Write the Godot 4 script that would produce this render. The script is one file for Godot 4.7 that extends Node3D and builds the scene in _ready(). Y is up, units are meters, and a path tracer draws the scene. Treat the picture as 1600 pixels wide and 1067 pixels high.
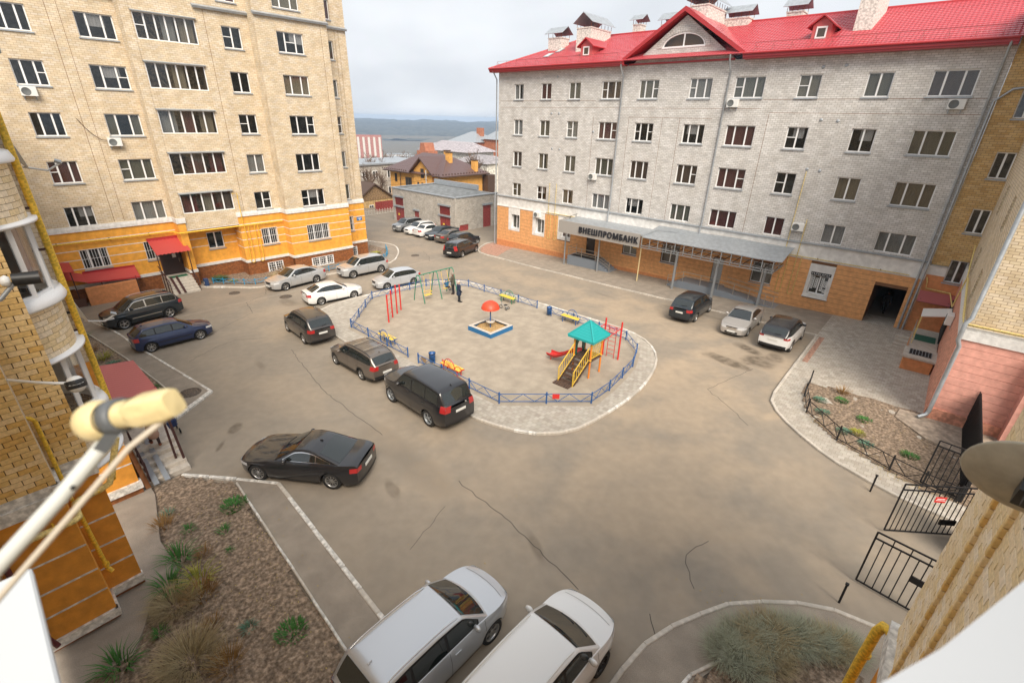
extends Node3D

var M := {}
var rng := RandomNumberGenerator.new()
var used := {}
var cache := {}


# the yard falls gently away from the viewer; every height is measured from this slope
func gy(x: float, z: float) -> float:
	return -1.2455 + 0.02352 * x + 0.00866 * z


func G(x: float, z: float, up := 0.0) -> Vector3:
	return Vector3(x, gy(x, z) + up, z)


class MB:
	var st := SurfaceTool.new()
	var X := Transform3D.IDENTITY

	func _init() -> void:
		st.begin(Mesh.PRIMITIVE_TRIANGLES)
		st.set_smooth_group(-1)

	func smooth(on: bool) -> MB:
		st.set_smooth_group(1 if on else -1)
		return self

	func at(p: Vector3, turn := 0.0) -> MB:
		X = Transform3D(Basis(Vector3.UP, turn), p)
		return self

	func tri(a: Vector3, b: Vector3, c: Vector3) -> void:
		var n := (b - a).cross(c - a).abs()
		for p: Vector3 in [a, c, b]:
			var uv: Vector2
			if n.y >= n.x and n.y >= n.z:
				uv = Vector2(p.x, p.z)
			elif n.x >= n.z:
				uv = Vector2(p.z, -p.y)
			else:
				uv = Vector2(p.x, -p.y)
			st.set_uv(uv)
			st.add_vertex(X * p)

	func quad(a: Vector3, b: Vector3, c: Vector3, d: Vector3) -> void:
		tri(a, b, c)
		tri(a, c, d)

	func box(c: Vector3, s: Vector3, b := Basis.IDENTITY) -> MB:
		var x := b.x * s.x * 0.5
		var y := b.y * s.y * 0.5
		var z := b.z * s.z * 0.5
		quad(c - x - y + z, c + x - y + z, c + x + y + z, c - x + y + z)
		quad(c + x - y - z, c - x - y - z, c - x + y - z, c + x + y - z)
		quad(c + x - y + z, c + x - y - z, c + x + y - z, c + x + y + z)
		quad(c - x - y - z, c - x - y + z, c - x + y + z, c - x + y - z)
		quad(c - x + y + z, c + x + y + z, c + x + y - z, c - x + y - z)
		quad(c - x - y - z, c + x - y - z, c + x - y + z, c - x - y + z)
		return self

	# box from corner to corner
	func span(x0: float, y0: float, z0: float, x1: float, y1: float, z1: float) -> MB:
		return box(Vector3(x0 + x1, y0 + y1, z0 + z1) * 0.5, Vector3(absf(x1 - x0), absf(y1 - y0), absf(z1 - z0)))

	# chamfered box
	func cbox(c: Vector3, s: Vector3, ch: float, b := Basis.IDENTITY) -> MB:
		var h := s * 0.5
		var ax := [b.x, b.y, b.z]
		var f := func(sx: int, sy: int, sz: int, m: int) -> Vector3:
			var q := Vector3(sx * (h.x - (0.0 if m == 0 else ch)), sy * (h.y - (0.0 if m == 1 else ch)), sz * (h.z - (0.0 if m == 2 else ch)))
			return c + ax[0] * q.x + ax[1] * q.y + ax[2] * q.z
		for s1 in [-1, 1]:
			_face([f.call(s1, -1, -1, 0), f.call(s1, 1, -1, 0), f.call(s1, 1, 1, 0), f.call(s1, -1, 1, 0)], c)
			_face([f.call(-1, s1, -1, 1), f.call(1, s1, -1, 1), f.call(1, s1, 1, 1), f.call(-1, s1, 1, 1)], c)
			_face([f.call(-1, -1, s1, 2), f.call(1, -1, s1, 2), f.call(1, 1, s1, 2), f.call(-1, 1, s1, 2)], c)
			for s2 in [-1, 1]:
				_face([f.call(s1, s2, -1, 0), f.call(s1, s2, 1, 0), f.call(s1, s2, 1, 1), f.call(s1, s2, -1, 1)], c)
				_face([f.call(s1, -1, s2, 0), f.call(s1, 1, s2, 0), f.call(s1, 1, s2, 2), f.call(s1, -1, s2, 2)], c)
				_face([f.call(-1, s1, s2, 1), f.call(1, s1, s2, 1), f.call(1, s1, s2, 2), f.call(-1, s1, s2, 2)], c)
				for s3 in [-1, 1]:
					_face([f.call(s1, s2, s3, 0), f.call(s1, s2, s3, 1), f.call(s1, s2, s3, 2)], c)
		return self

	func _face(p: Array, c: Vector3) -> void:
		var n: Vector3 = (p[1] - p[0]).cross(p[2] - p[0])
		if n.dot(p[0] - c) < 0:
			p.reverse()
		if p.size() == 3:
			tri(p[0], p[1], p[2])
		else:
			quad(p[0], p[1], p[2], p[3])

	# a bar of square section from a to b
	func bar(a: Vector3, b: Vector3, w: float, h := -1.0) -> MB:
		if h < 0:
			h = w
		var d := (b - a).normalized()
		var up := Vector3.UP if absf(d.y) < 0.95 else Vector3.RIGHT
		var z := d.cross(up).normalized()
		return box((a + b) * 0.5, Vector3((b - a).length(), h, w), Basis(d, z.cross(d), z))

	func tube(path: Array, r: float, n := 8, r2 := -1.0, caps := true) -> MB:
		st.set_smooth_group(1)
		if r2 < 0:
			r2 = r
		var rings := []
		var up := Vector3.ZERO
		for i in path.size():
			var d: Vector3 = (path[mini(i + 1, path.size() - 1)] - path[maxi(i - 1, 0)]).normalized()
			if i == 0:
				up = d.cross(Vector3.RIGHT if absf(d.x) < 0.8 else Vector3.UP).normalized()
			up = (up - d * d.dot(up)).normalized()
			var s := d.cross(up)
			var ring := []
			var rr := lerpf(r, r2, float(i) / maxi(1, path.size() - 1))
			for k in n:
				var t := TAU * k / n
				ring.append(path[i] + (up * cos(t) + s * sin(t)) * rr)
			rings.append(ring)
		for i in rings.size() - 1:
			for k in n:
				var j := (k + 1) % n
				quad(rings[i][k], rings[i][j], rings[i + 1][j], rings[i + 1][k])
		if caps:
			st.set_smooth_group(-1)
			for k in range(1, n - 1):
				tri(rings[0][0], rings[0][k + 1], rings[0][k])
				tri(rings[-1][0], rings[-1][k], rings[-1][k + 1])
		st.set_smooth_group(-1)
		return self

	# profile of (radius, height) pairs turned about the y axis through c
	func lathe(prof: Array, n := 16, c := Vector3.ZERO, b := Basis.IDENTITY, a0 := 0.0, a1 := TAU) -> MB:
		st.set_smooth_group(1)
		for i in prof.size() - 1:
			for k in n:
				var t0 := a0 + (a1 - a0) * k / n
				var t1 := a0 + (a1 - a0) * (k + 1) / n
				var p: Array = []
				for q in [[i, t0], [i, t1], [i + 1, t1], [i + 1, t0]]:
					var v: Vector2 = prof[q[0]]
					p.append(c + b * Vector3(v.x * cos(q[1]), v.y, v.x * sin(q[1])))
				quad(p[3], p[2], p[1], p[0])
		st.set_smooth_group(-1)
		return self

	# polygon in the xy plane, extruded from z0 to z1
	func prism(poly: PackedVector2Array, z0: float, z1: float) -> MB:
		var ids := Geometry2D.triangulate_polygon(poly)
		var cw := Geometry2D.is_polygon_clockwise(poly)
		for i in range(0, ids.size(), 3):
			var a := poly[ids[i]]
			var b := poly[ids[i + 1]]
			var c := poly[ids[i + 2]]
			if (b - a).cross(c - a) < 0:
				var t := b
				b = c
				c = t
			tri(Vector3(a.x, a.y, z1), Vector3(b.x, b.y, z1), Vector3(c.x, c.y, z1))
			tri(Vector3(a.x, a.y, z0), Vector3(c.x, c.y, z0), Vector3(b.x, b.y, z0))
		for i in poly.size():
			var a := poly[i]
			var b := poly[(i + 1) % poly.size()]
			if cw:
				var t := a
				a = b
				b = t
			quad(Vector3(a.x, a.y, z0), Vector3(b.x, b.y, z0), Vector3(b.x, b.y, z1), Vector3(a.x, a.y, z1))
		return self

	# rows of points as one sheet; rows run right, rows stack up, seen from the front
	func sheet(rows: Array, soft := true, flip := false) -> MB:
		st.set_smooth_group(1 if soft else -1)
		for i in rows.size() - 1:
			for k in rows[i].size() - 1:
				if flip:
					quad(rows[i][k + 1], rows[i][k], rows[i + 1][k], rows[i + 1][k + 1])
				else:
					quad(rows[i][k], rows[i][k + 1], rows[i + 1][k + 1], rows[i + 1][k])
		st.set_smooth_group(-1)
		return self

	# wall sheet in the xy plane facing +z at depth z, with rectangular holes and their reveals
	func wall(x0: float, x1: float, y0: float, y1: float, z: float, holes := [], reveal := 0.16) -> MB:
		var xs := [x0, x1]
		var ys := [y0, y1]
		for h: Rect2 in holes:
			for v in [h.position.x, h.end.x]:
				if v > x0 and v < x1:
					xs.append(v)
			for v in [h.position.y, h.end.y]:
				if v > y0 and v < y1:
					ys.append(v)
		xs.sort()
		ys.sort()
		for i in xs.size() - 1:
			if xs[i + 1] - xs[i] < 1e-4:
				continue
			for k in ys.size() - 1:
				if ys[k + 1] - ys[k] < 1e-4:
					continue
				var mid := Vector2((xs[i] + xs[i + 1]) * 0.5, (ys[k] + ys[k + 1]) * 0.5)
				var open := false
				for h: Rect2 in holes:
					if h.has_point(mid):
						open = true
						break
				if not open:
					quad(Vector3(xs[i], ys[k], z), Vector3(xs[i + 1], ys[k], z), Vector3(xs[i + 1], ys[k + 1], z), Vector3(xs[i], ys[k + 1], z))
		for h: Rect2 in holes:
			var a := h.position
			var b := h.end
			if a.x > x1 or b.x < x0 or a.y > y1 or b.y < y0:
				continue
			quad(Vector3(a.x, a.y, z), Vector3(b.x, a.y, z), Vector3(b.x, a.y, z - reveal), Vector3(a.x, a.y, z - reveal))
			quad(Vector3(a.x, b.y, z - reveal), Vector3(b.x, b.y, z - reveal), Vector3(b.x, b.y, z), Vector3(a.x, b.y, z))
			quad(Vector3(a.x, a.y, z - reveal), Vector3(a.x, b.y, z - reveal), Vector3(a.x, b.y, z), Vector3(a.x, a.y, z))
			quad(Vector3(b.x, a.y, z), Vector3(b.x, b.y, z), Vector3(b.x, b.y, z - reveal), Vector3(b.x, a.y, z - reveal))
		return self

	func done() -> ArrayMesh:
		st.index()
		st.generate_normals()
		return st.commit()


func numbered(n: String) -> String:
	if not used.has(n):
		used[n] = 0
		return n
	used[n] += 1
	return "%s_%03d" % [n, used[n]]


# one mesh as a node: a part when it has a parent, a thing or a piece of the setting when not
func put(parent: Node, called: String, mesh: Variant, mat: Material, at := Transform3D.IDENTITY) -> MeshInstance3D:
	var o := MeshInstance3D.new()
	o.mesh = mesh.done() if mesh is MB else mesh
	o.material_override = mat
	o.transform = at
	if parent == null or parent == self:
		o.name = numbered(called)
		add_child(o)
	else:
		o.name = called
		parent.add_child(o, true)
	return o


func tag(o: Node, label: String, category: String, group := "") -> Node:
	o.set_meta("label", label)
	o.set_meta("category", category)
	if group:
		o.set_meta("group", group)
	return o


func thing(called: String, label: String, category: String, at := Vector3.ZERO, turn := 0.0, group := "") -> Node3D:
	var o := Node3D.new()
	o.name = numbered(called)
	add_child(o)
	o.position = at
	o.rotation.y = turn
	tag(o, label, category, group)
	return o


func setting(called: String, mesh: Variant, mat: Material, at := Transform3D.IDENTITY) -> MeshInstance3D:
	var o := put(self, called, mesh, mat, at)
	o.set_meta("kind", "structure")
	return o


func stuff(parent: Node, called: String, mesh: Variant, mat: Material) -> MeshInstance3D:
	var o := put(parent, called, mesh, mat)
	o.set_meta("kind", "stuff")
	return o


func shift(x: float, y: float, z: float) -> Transform3D:
	return Transform3D(Basis.IDENTITY, Vector3(x, y, z))


func lin(r: float, g: float, b: float) -> Color:
	return Color(r, g, b).linear_to_srgb()


func paint(c: Color, rough := 0.7, metal := 0.0) -> StandardMaterial3D:
	var m := StandardMaterial3D.new()
	m.albedo_color = c
	m.roughness = rough
	m.metallic = metal
	return m


func noise_image(w: int, h: int, freq: float, octaves: int, sd: int, wrap := true) -> Image:
	var n := FastNoiseLite.new()
	n.seed = sd
	n.noise_type = FastNoiseLite.TYPE_SIMPLEX_SMOOTH
	n.frequency = freq
	n.fractal_octaves = octaves
	n.fractal_gain = 0.55
	var img := n.get_seamless_image(w, h) if wrap else n.get_image(w, h)
	img.convert(Image.FORMAT_L8)
	return img


# a tile of fine grain between two tones, seamless
func grain_texture(lo: Color, hi: Color, freq: float, octaves := 4, sd := 1, size := 256) -> ImageTexture:
	var src := noise_image(size, size, freq, octaves, sd).get_data()
	var out := PackedByteArray()
	out.resize(size * size * 3)
	for i in size * size:
		var t := clampf((src[i] / 255.0 - 0.5) * 1.5 + 0.5, 0.0, 1.0)
		out[i * 3] = int(lerpf(lo.r, hi.r, t) * 255)
		out[i * 3 + 1] = int(lerpf(lo.g, hi.g, t) * 255)
		out[i * 3 + 2] = int(lerpf(lo.b, hi.b, t) * 255)
	return ImageTexture.create_from_image(Image.create_from_data(size, size, false, Image.FORMAT_RGB8, out))


# plain surface with uneven tone: grain at metre scale, box mapped by the meshes' own metre UVs
func rough_mat(c: Color, spread: float, metres: float, rough := 0.85, sd := 1, bump := 0.0) -> StandardMaterial3D:
	var m := StandardMaterial3D.new()
	var step := 0.05 if spread < 0.075 else 0.12 if spread < 0.17 else 0.24
	var key := "tone%.2f_%d" % [step, sd % 3]
	if not cache.has(key):
		cache[key] = grain_texture(Color.WHITE.darkened(step * 2.0), Color.WHITE, 0.02, 5, 400 + sd % 3)
	m.albedo_color = Color(minf(c.r / (1.0 - step), 1.0), minf(c.g / (1.0 - step), 1.0), minf(c.b / (1.0 - step), 1.0))
	m.albedo_texture = cache[key]
	m.uv1_scale = Vector3(1.0 / metres, 1.0 / metres, 1)
	m.uv1_offset = Vector3(sd * 0.137, sd * 0.291, 0)
	m.roughness = rough
	if bump > 0:
		if not cache.has("lumps"):
			cache.lumps = ImageTexture.create_from_image(noise_image(256, 256, 0.06, 4, 7))
		m.heightmap_enabled = true
		m.heightmap_texture = cache.lumps
		m.heightmap_scale = bump
	return m


# bricks too far off to tell apart one by one: courses with mortar, each brick its own tone
func brick_mat(tones: Array, mortar: Color, bw: float, bh: float, sd: int, joint := 0.012, soil := 0.06) -> StandardMaterial3D:
	var nx := 16
	var ny := 32
	var px := 32
	var py := int(round(px * bh / bw * 2.0)) / 2 * 2
	py = maxi(py, 8)
	var w := nx * px
	var h := ny * py
	var img := Image.create(w, h, false, Image.FORMAT_RGB8)
	var rel := Image.create(w, h, false, Image.FORMAT_RGB8)
	img.fill(mortar)
	rel.fill(Color(0.25, 0.25, 0.25))
	var r := RandomNumberGenerator.new()
	r.seed = sd
	var jx := maxi(1, int(round(joint / bw * px)))
	var jy := maxi(1, int(round(joint / bh * py)))
	for j in ny:
		for i in nx:
			var c: Color = tones[r.randi() % tones.size()]
			var k := r.randf_range(-soil, soil)
			c = c.lightened(k) if k > 0 else c.darkened(-k)
			var x0 := i * px + (px / 2 if j % 2 else 0)
			for s in [x0, x0 - w]:
				img.fill_rect(Rect2i(s, j * py, px - jx, py - jy), c)
				rel.fill_rect(Rect2i(s, j * py, px - jx, py - jy), Color.WHITE * r.randf_range(0.7, 0.9))
	var m := StandardMaterial3D.new()
	m.albedo_texture = ImageTexture.create_from_image(img)
	m.uv1_scale = Vector3(1.0 / (nx * bw), 1.0 / (ny * bh), 1)
	m.roughness = 0.88
	m.heightmap_enabled = true
	m.heightmap_texture = ImageTexture.create_from_image(rel)
	m.heightmap_scale = 0.5
	m.detail_enabled = true
	m.detail_blend_mode = BaseMaterial3D.BLEND_MODE_MUL
	m.detail_uv_layer = BaseMaterial3D.DETAIL_UV_1
	return m


func _ready() -> void:
	rng.seed = 20240611
	view_and_light()
	make_materials()
	ground_and_paths()
	white_building()
	yellow_building()
	right_block()
	own_block()
	beyond()
	playground()
	fences_and_gates()
	all_cars()
	yard_things()
	foreground()
	people()


func view_and_light() -> void:
	var cam := Camera3D.new()
	cam.name = "camera"
	add_child(cam)
	cam.transform = Transform3D(Basis(Vector3(0.7453, 0.02338, -0.66632), Vector3(-0.29762, 0.90596, -0.30111), Vector3(0.59662, 0.42272, 0.68217)).orthonormalized(), Vector3(38.07, 12.15, 40.45))
	cam.fov = 71.3
	cam.near = 0.05
	cam.far = 9000.0
	cam.current = true
	var lens := CameraAttributesPhysical.new()
	lens.frustum_focal_length = 16.73
	lens.frustum_focus_distance = 26.0
	lens.frustum_near = 0.05
	lens.frustum_far = 9000.0
	lens.exposure_aperture = 2.8
	cam.attributes = lens

	# overcast: a pale cloud deck with slow grey swells, the same all the way round
	var w := 1024
	var h := 512
	var pix := PackedByteArray()
	pix.resize(w * h * 3)
	var n := FastNoiseLite.new()
	n.seed = 5
	n.noise_type = FastNoiseLite.TYPE_SIMPLEX_SMOOTH
	n.frequency = 1.0
	n.fractal_octaves = 5
	n.fractal_gain = 0.5
	for j in h:
		var el := PI * (0.5 - (j + 0.5) / h)
		for i in w:
			var az := TAU * i / w
			var d := Vector3(cos(el) * sin(az), sin(el), cos(el) * cos(az))
			var t := 0.0
			if d.y > -0.02:
				var q := Vector2(d.x, d.z) / (d.y + 0.22)
				t = n.get_noise_2d(q.x * 0.75 + 3.1, q.y * 0.75 + 1.7)
			var v := 0.552 + 0.026 * clampf(t * 1.6, -1.0, 1.0)
			var warm := clampf(t, -1.0, 1.0)
			var k := (j * w + i) * 3
			pix[k] = int(clampf(v * (0.972 + 0.014 * warm), 0, 1) * 255)
			pix[k + 1] = int(clampf(v * (0.992 + 0.006 * warm), 0, 1) * 255)
			pix[k + 2] = int(clampf(v * (1.018 - 0.004 * warm), 0, 1) * 255)
	var pano := PanoramaSkyMaterial.new()
	pano.panorama = ImageTexture.create_from_image(Image.create_from_data(w, h, false, Image.FORMAT_RGB8, pix))
	var sky := Sky.new()
	sky.sky_material = pano
	var env := Environment.new()
	env.background_mode = Environment.BG_SKY
	env.sky = sky
	env.tonemap_mode = Environment.TONE_MAPPER_LINEAR
	env.tonemap_exposure = 3.4
	env.sdfgi_enabled = true
	env.ssao_enabled = true
	env.ssil_enabled = true
	env.fog_enabled = true
	env.fog_density = 0.00021
	env.fog_light_color = Color(0.44, 0.50, 0.57)
	var we := WorldEnvironment.new()
	we.name = "environment"
	we.environment = env
	add_child(we)

	var sun := DirectionalLight3D.new()
	sun.name = "sun"
	add_child(sun)
	sun.light_energy = 0.5
	sun.light_color = Color(1.0, 0.955, 0.89)
	sun.light_angular_distance = 36.0
	sun.shadow_enabled = true
	sun.look_at_from_position(Vector3(25, 31, 19), Vector3.ZERO)


func make_materials() -> void:
	M.white_brick = brick_mat([lin(0.66, 0.645, 0.63), lin(0.69, 0.675, 0.66), lin(0.62, 0.605, 0.59), lin(0.67, 0.65, 0.63), lin(0.72, 0.705, 0.69)], lin(0.33, 0.31, 0.29), 0.325, 0.125, 3, 0.016, 0.05)
	M.yellow_brick = brick_mat([lin(0.70, 0.59, 0.43), lin(0.72, 0.625, 0.47), lin(0.67, 0.55, 0.38), lin(0.71, 0.62, 0.49), lin(0.69, 0.57, 0.40)], lin(0.45, 0.32, 0.21), 0.325, 0.125, 4, 0.016, 0.05)
	M.pale_brick = brick_mat([lin(0.74, 0.61, 0.42), lin(0.77, 0.64, 0.46), lin(0.70, 0.56, 0.37), lin(0.75, 0.63, 0.47)], lin(0.33, 0.24, 0.16), 0.325, 0.125, 6, 0.016, 0.05)
	M.deep_brick = brick_mat([lin(0.62, 0.41, 0.17), lin(0.66, 0.45, 0.20), lin(0.57, 0.36, 0.14), lin(0.64, 0.44, 0.21)], lin(0.28, 0.19, 0.10), 0.325, 0.125, 9, 0.016, 0.05)
	M.grey_brick = brick_mat([lin(0.50, 0.46, 0.41), lin(0.55, 0.51, 0.46), lin(0.45, 0.42, 0.37), lin(0.53, 0.48, 0.42)], lin(0.36, 0.33, 0.30), 0.262, 0.0985, 12, 0.014, 0.09)
	M.red_brick = brick_mat([lin(0.46, 0.14, 0.06), lin(0.50, 0.17, 0.08), lin(0.42, 0.12, 0.06)], lin(0.40, 0.30, 0.24), 0.262, 0.0985, 13, 0.014, 0.08)
	var soil := grain_texture(Color(0.91, 0.905, 0.895), Color(1, 1, 1), 0.012, 6, 77, 512)
	for k in ["white_brick", "yellow_brick", "pale_brick", "deep_brick", "grey_brick", "red_brick"]:
		var m: StandardMaterial3D = M[k]
		m.detail_albedo = soil
		m.detail_uv_layer = BaseMaterial3D.DETAIL_UV_2
		m.uv2_triplanar = true
		m.uv2_world_triplanar = true
		m.uv2_scale = Vector3(0.13, 0.13, 0.13)
	M.white_plaster = rough_mat(lin(0.74, 0.73, 0.71), 0.05, 3.5, 0.85, 21, 0.2)
	M.white_trim = rough_mat(lin(0.70, 0.69, 0.67), 0.07, 1.7, 0.8, 22, 0.3)
	M.orange_board = rough_mat(lin(0.72, 0.37, 0.155), 0.035, 2.3, 0.75, 23, 0.25)
	M.orange_plinth = rough_mat(lin(0.60, 0.25, 0.10), 0.07, 1.9, 0.8, 24, 0.3)
	M.yellow_stucco = rough_mat(lin(0.76, 0.36, 0.052), 0.045, 2.7, 0.85, 25, 0.35)
	M.ochre_stucco = rough_mat(lin(0.66, 0.28, 0.035), 0.04, 2.6, 0.85, 26, 0.4)
	M.brown_plinth = rough_mat(lin(0.24, 0.085, 0.025), 0.10, 1.4, 0.8, 27, 0.3)
	M.pink_stucco = rough_mat(lin(0.72, 0.36, 0.29), 0.05, 2.1, 0.85, 28, 0.3)
	M.pink_plinth = rough_mat(lin(0.62, 0.29, 0.20), 0.08, 1.6, 0.85, 29, 0.3)
	M.groove = paint(lin(0.20, 0.10, 0.05), 0.9)
	M.grey_metal = paint(lin(0.36, 0.39, 0.42), 0.42, 0.5)
	M.zinc = rough_mat(lin(0.38, 0.41, 0.44), 0.03, 2.1, 0.45, 30, 0.0)
	M.zinc.metallic = 0.4
	M.roof_edge = paint(lin(0.40, 0.03, 0.035), 0.35)
	M.red_sheet = paint(lin(0.46, 0.06, 0.055), 0.45)
	M.pvc = paint(lin(0.80, 0.80, 0.80), 0.35)
	M.room = rough_mat(lin(0.20, 0.175, 0.14), 0.2, 4.0, 0.9, 31)
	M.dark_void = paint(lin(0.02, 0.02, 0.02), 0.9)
	M.iron = paint(lin(0.012, 0.012, 0.014), 0.5, 0.2)
	M.brown_iron = paint(lin(0.055, 0.02, 0.018), 0.5)
	M.gas_yellow = rough_mat(lin(0.74, 0.47, 0.045), 0.12, 0.5, 0.5, 32)
	M.pale_yellow = rough_mat(lin(0.74, 0.58, 0.22), 0.10, 0.5, 0.5, 33)
	M.blue_paint = paint(lin(0.02, 0.10, 0.30), 0.4)
	M.sky_blue_paint = paint(lin(0.03, 0.27, 0.48), 0.45)
	M.red_paint = paint(lin(0.62, 0.03, 0.025), 0.35)
	M.orange_paint = paint(lin(0.78, 0.24, 0.03), 0.4)
	M.yellow_paint = paint(lin(0.80, 0.53, 0.06), 0.4)
	M.green_paint = paint(lin(0.02, 0.20, 0.12), 0.4)
	M.side_blue = paint(lin(0.015, 0.14, 0.34), 0.45)
	M.canopy_red = paint(lin(0.72, 0.07, 0.03), 0.45)
	M.teal = paint(lin(0.015, 0.33, 0.33), 0.4)
	M.dark_green = paint(lin(0.01, 0.13, 0.10), 0.4)
	M.brown_board = rough_mat(lin(0.085, 0.05, 0.035), 0.2, 0.6, 0.6, 34)
	M.cream = rough_mat(lin(0.70, 0.58, 0.31), 0.04, 0.2, 0.45, 35)
	M.concrete = rough_mat(lin(0.47, 0.43, 0.375), 0.07, 1.6, 0.9, 36, 0.5)
	M.pale_concrete = rough_mat(lin(0.54, 0.49, 0.425), 0.07, 1.3, 0.9, 37, 0.5)
	M.white_wash = rough_mat(lin(0.62, 0.595, 0.55), 0.12, 1.1, 0.9, 38, 0.5)
	M.grey_tile = paint(lin(0.20, 0.23, 0.27), 0.4)
	M.sign_panel = paint(lin(0.34, 0.32, 0.30), 0.45)
	M.letter = paint(lin(0.018, 0.02, 0.028), 0.35)
	M.plastic_white = paint(lin(0.72, 0.72, 0.70), 0.4)
	M.chrome = paint(lin(0.66, 0.66, 0.66), 0.2, 1.0)
	M.steel_rail = paint(lin(0.50, 0.47, 0.42), 0.35, 0.7)
	M.red_door = rough_mat(lin(0.27, 0.045, 0.04), 0.10, 1.0, 0.55, 39)
	M.bark = rough_mat(lin(0.13, 0.09, 0.065), 0.2, 0.4, 0.95, 40)
	M.twig = paint(lin(0.17, 0.115, 0.085), 0.95)
	M.needle = paint(lin(0.012, 0.065, 0.028), 0.85)
	M.wood = rough_mat(lin(0.30, 0.20, 0.11), 0.15, 0.5, 0.7, 41)
	M.sand = rough_mat(lin(0.46, 0.30, 0.13), 0.12, 0.6, 0.95, 42, 1.5)
	M.soil = rough_mat(lin(0.37, 0.28, 0.205), 0.16, 1.7, 0.97, 43, 3.0)
	M.soil.detail_enabled = true
	M.soil.detail_blend_mode = BaseMaterial3D.BLEND_MODE_MUL
	M.soil.detail_albedo = grain_texture(Color(0.6, 0.58, 0.55), Color(1, 1, 1), 0.05, 5, 91)
	M.soil.detail_uv_layer = BaseMaterial3D.DETAIL_UV_2
	M.soil.uv2_triplanar = true
	M.soil.uv2_world_triplanar = true
	M.soil.uv2_scale = Vector3(0.55, 0.55, 0.55)
	var glass := paint(Color(0.10, 0.12, 0.12, 0.30), 0.04)
	glass.transparency = BaseMaterial3D.TRANSPARENCY_ALPHA
	glass.metallic_specular = 0.6
	M.glass = glass
	# tiles
	M.tile = brick_mat([lin(0.45, 0.405, 0.345), lin(0.475, 0.43, 0.37), lin(0.43, 0.385, 0.33), lin(0.48, 0.44, 0.38)], lin(0.30, 0.265, 0.22), 0.24, 0.24, 51, 0.012, 0.06)
	M.tile.detail_albedo = grain_texture(Color(0.93, 0.925, 0.915), Color(1, 1, 1), 0.02, 6, 78, 512)
	M.tile.detail_uv_layer = BaseMaterial3D.DETAIL_UV_2
	M.tile.uv2_triplanar = true
	M.tile.uv2_world_triplanar = true
	M.tile.uv2_scale = Vector3(0.2, 0.2, 0.2)
	M.roof_tile = roof_mat(lin(0.50, 0.075, 0.09), 52, 0.26)
	M.brown_roof = roof_mat(lin(0.12, 0.072, 0.068), 53, 0.35)
	M.play_asphalt = rough_mat(lin(0.43, 0.37, 0.295), 0.05, 6.0, 0.93, 54, 0.8)
	speckle(M.play_asphalt, 81)
	M.path_asphalt = rough_mat(lin(0.35, 0.30, 0.245), 0.05, 5.0, 0.93, 55, 0.8)
	speckle(M.path_asphalt, 82)
	M.red_paving = rough_mat(lin(0.38, 0.22, 0.16), 0.10, 1.5, 0.9, 56, 0.5)
	M.roofing_felt = rough_mat(lin(0.19, 0.20, 0.205), 0.12, 4.0, 0.9, 57, 0.5)


func speckle(m: StandardMaterial3D, sd: int) -> void:
	m.detail_enabled = true
	m.detail_blend_mode = BaseMaterial3D.BLEND_MODE_MUL
	m.detail_albedo = grain_texture(Color(0.84, 0.83, 0.82), Color(1, 1, 1), 0.16, 3, sd)
	m.detail_uv_layer = BaseMaterial3D.DETAIL_UV_2
	m.uv2_triplanar = true
	m.uv2_world_triplanar = true
	m.uv2_scale = Vector3(0.9, 0.9, 0.9)


# pressed metal tiles: waves across, a step at every course
func roof_mat(c: Color, sd: int, rough: float) -> StandardMaterial3D:
	var s := 128
	var rel := Image.create(s, s, false, Image.FORMAT_L8)
	var col := Image.create(s, s, false, Image.FORMAT_RGB8)
	var r := RandomNumberGenerator.new()
	r.seed = sd
	for j in s:
		for i in s:
			var u := float(i % 32) / 32.0
			var v := float(j % 64) / 64.0
			var hgt := 0.45 + 0.25 * cos(u * TAU) + 0.3 * v
			if v > 0.95:
				hgt *= 0.4
			rel.set_pixel(i, j, Color(hgt, hgt, hgt))
			var k := r.randf_range(-0.03, 0.03)
			col.set_pixel(i, j, c.lightened(k) if k > 0 else c.darkened(-k))
	var m := StandardMaterial3D.new()
	m.albedo_texture = ImageTexture.create_from_image(col)
	m.heightmap_enabled = true
	m.heightmap_texture = ImageTexture.create_from_image(rel)
	m.heightmap_scale = 4.0
	m.uv1_scale = Vector3(1.0 / 0.92, 1.0 / 0.8, 1)
	m.roughness = rough
	return m


# ---- the ground ----------------------------------------------------------------------------------

const YARD := Rect2(-24, -6, 70, 50)


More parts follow.
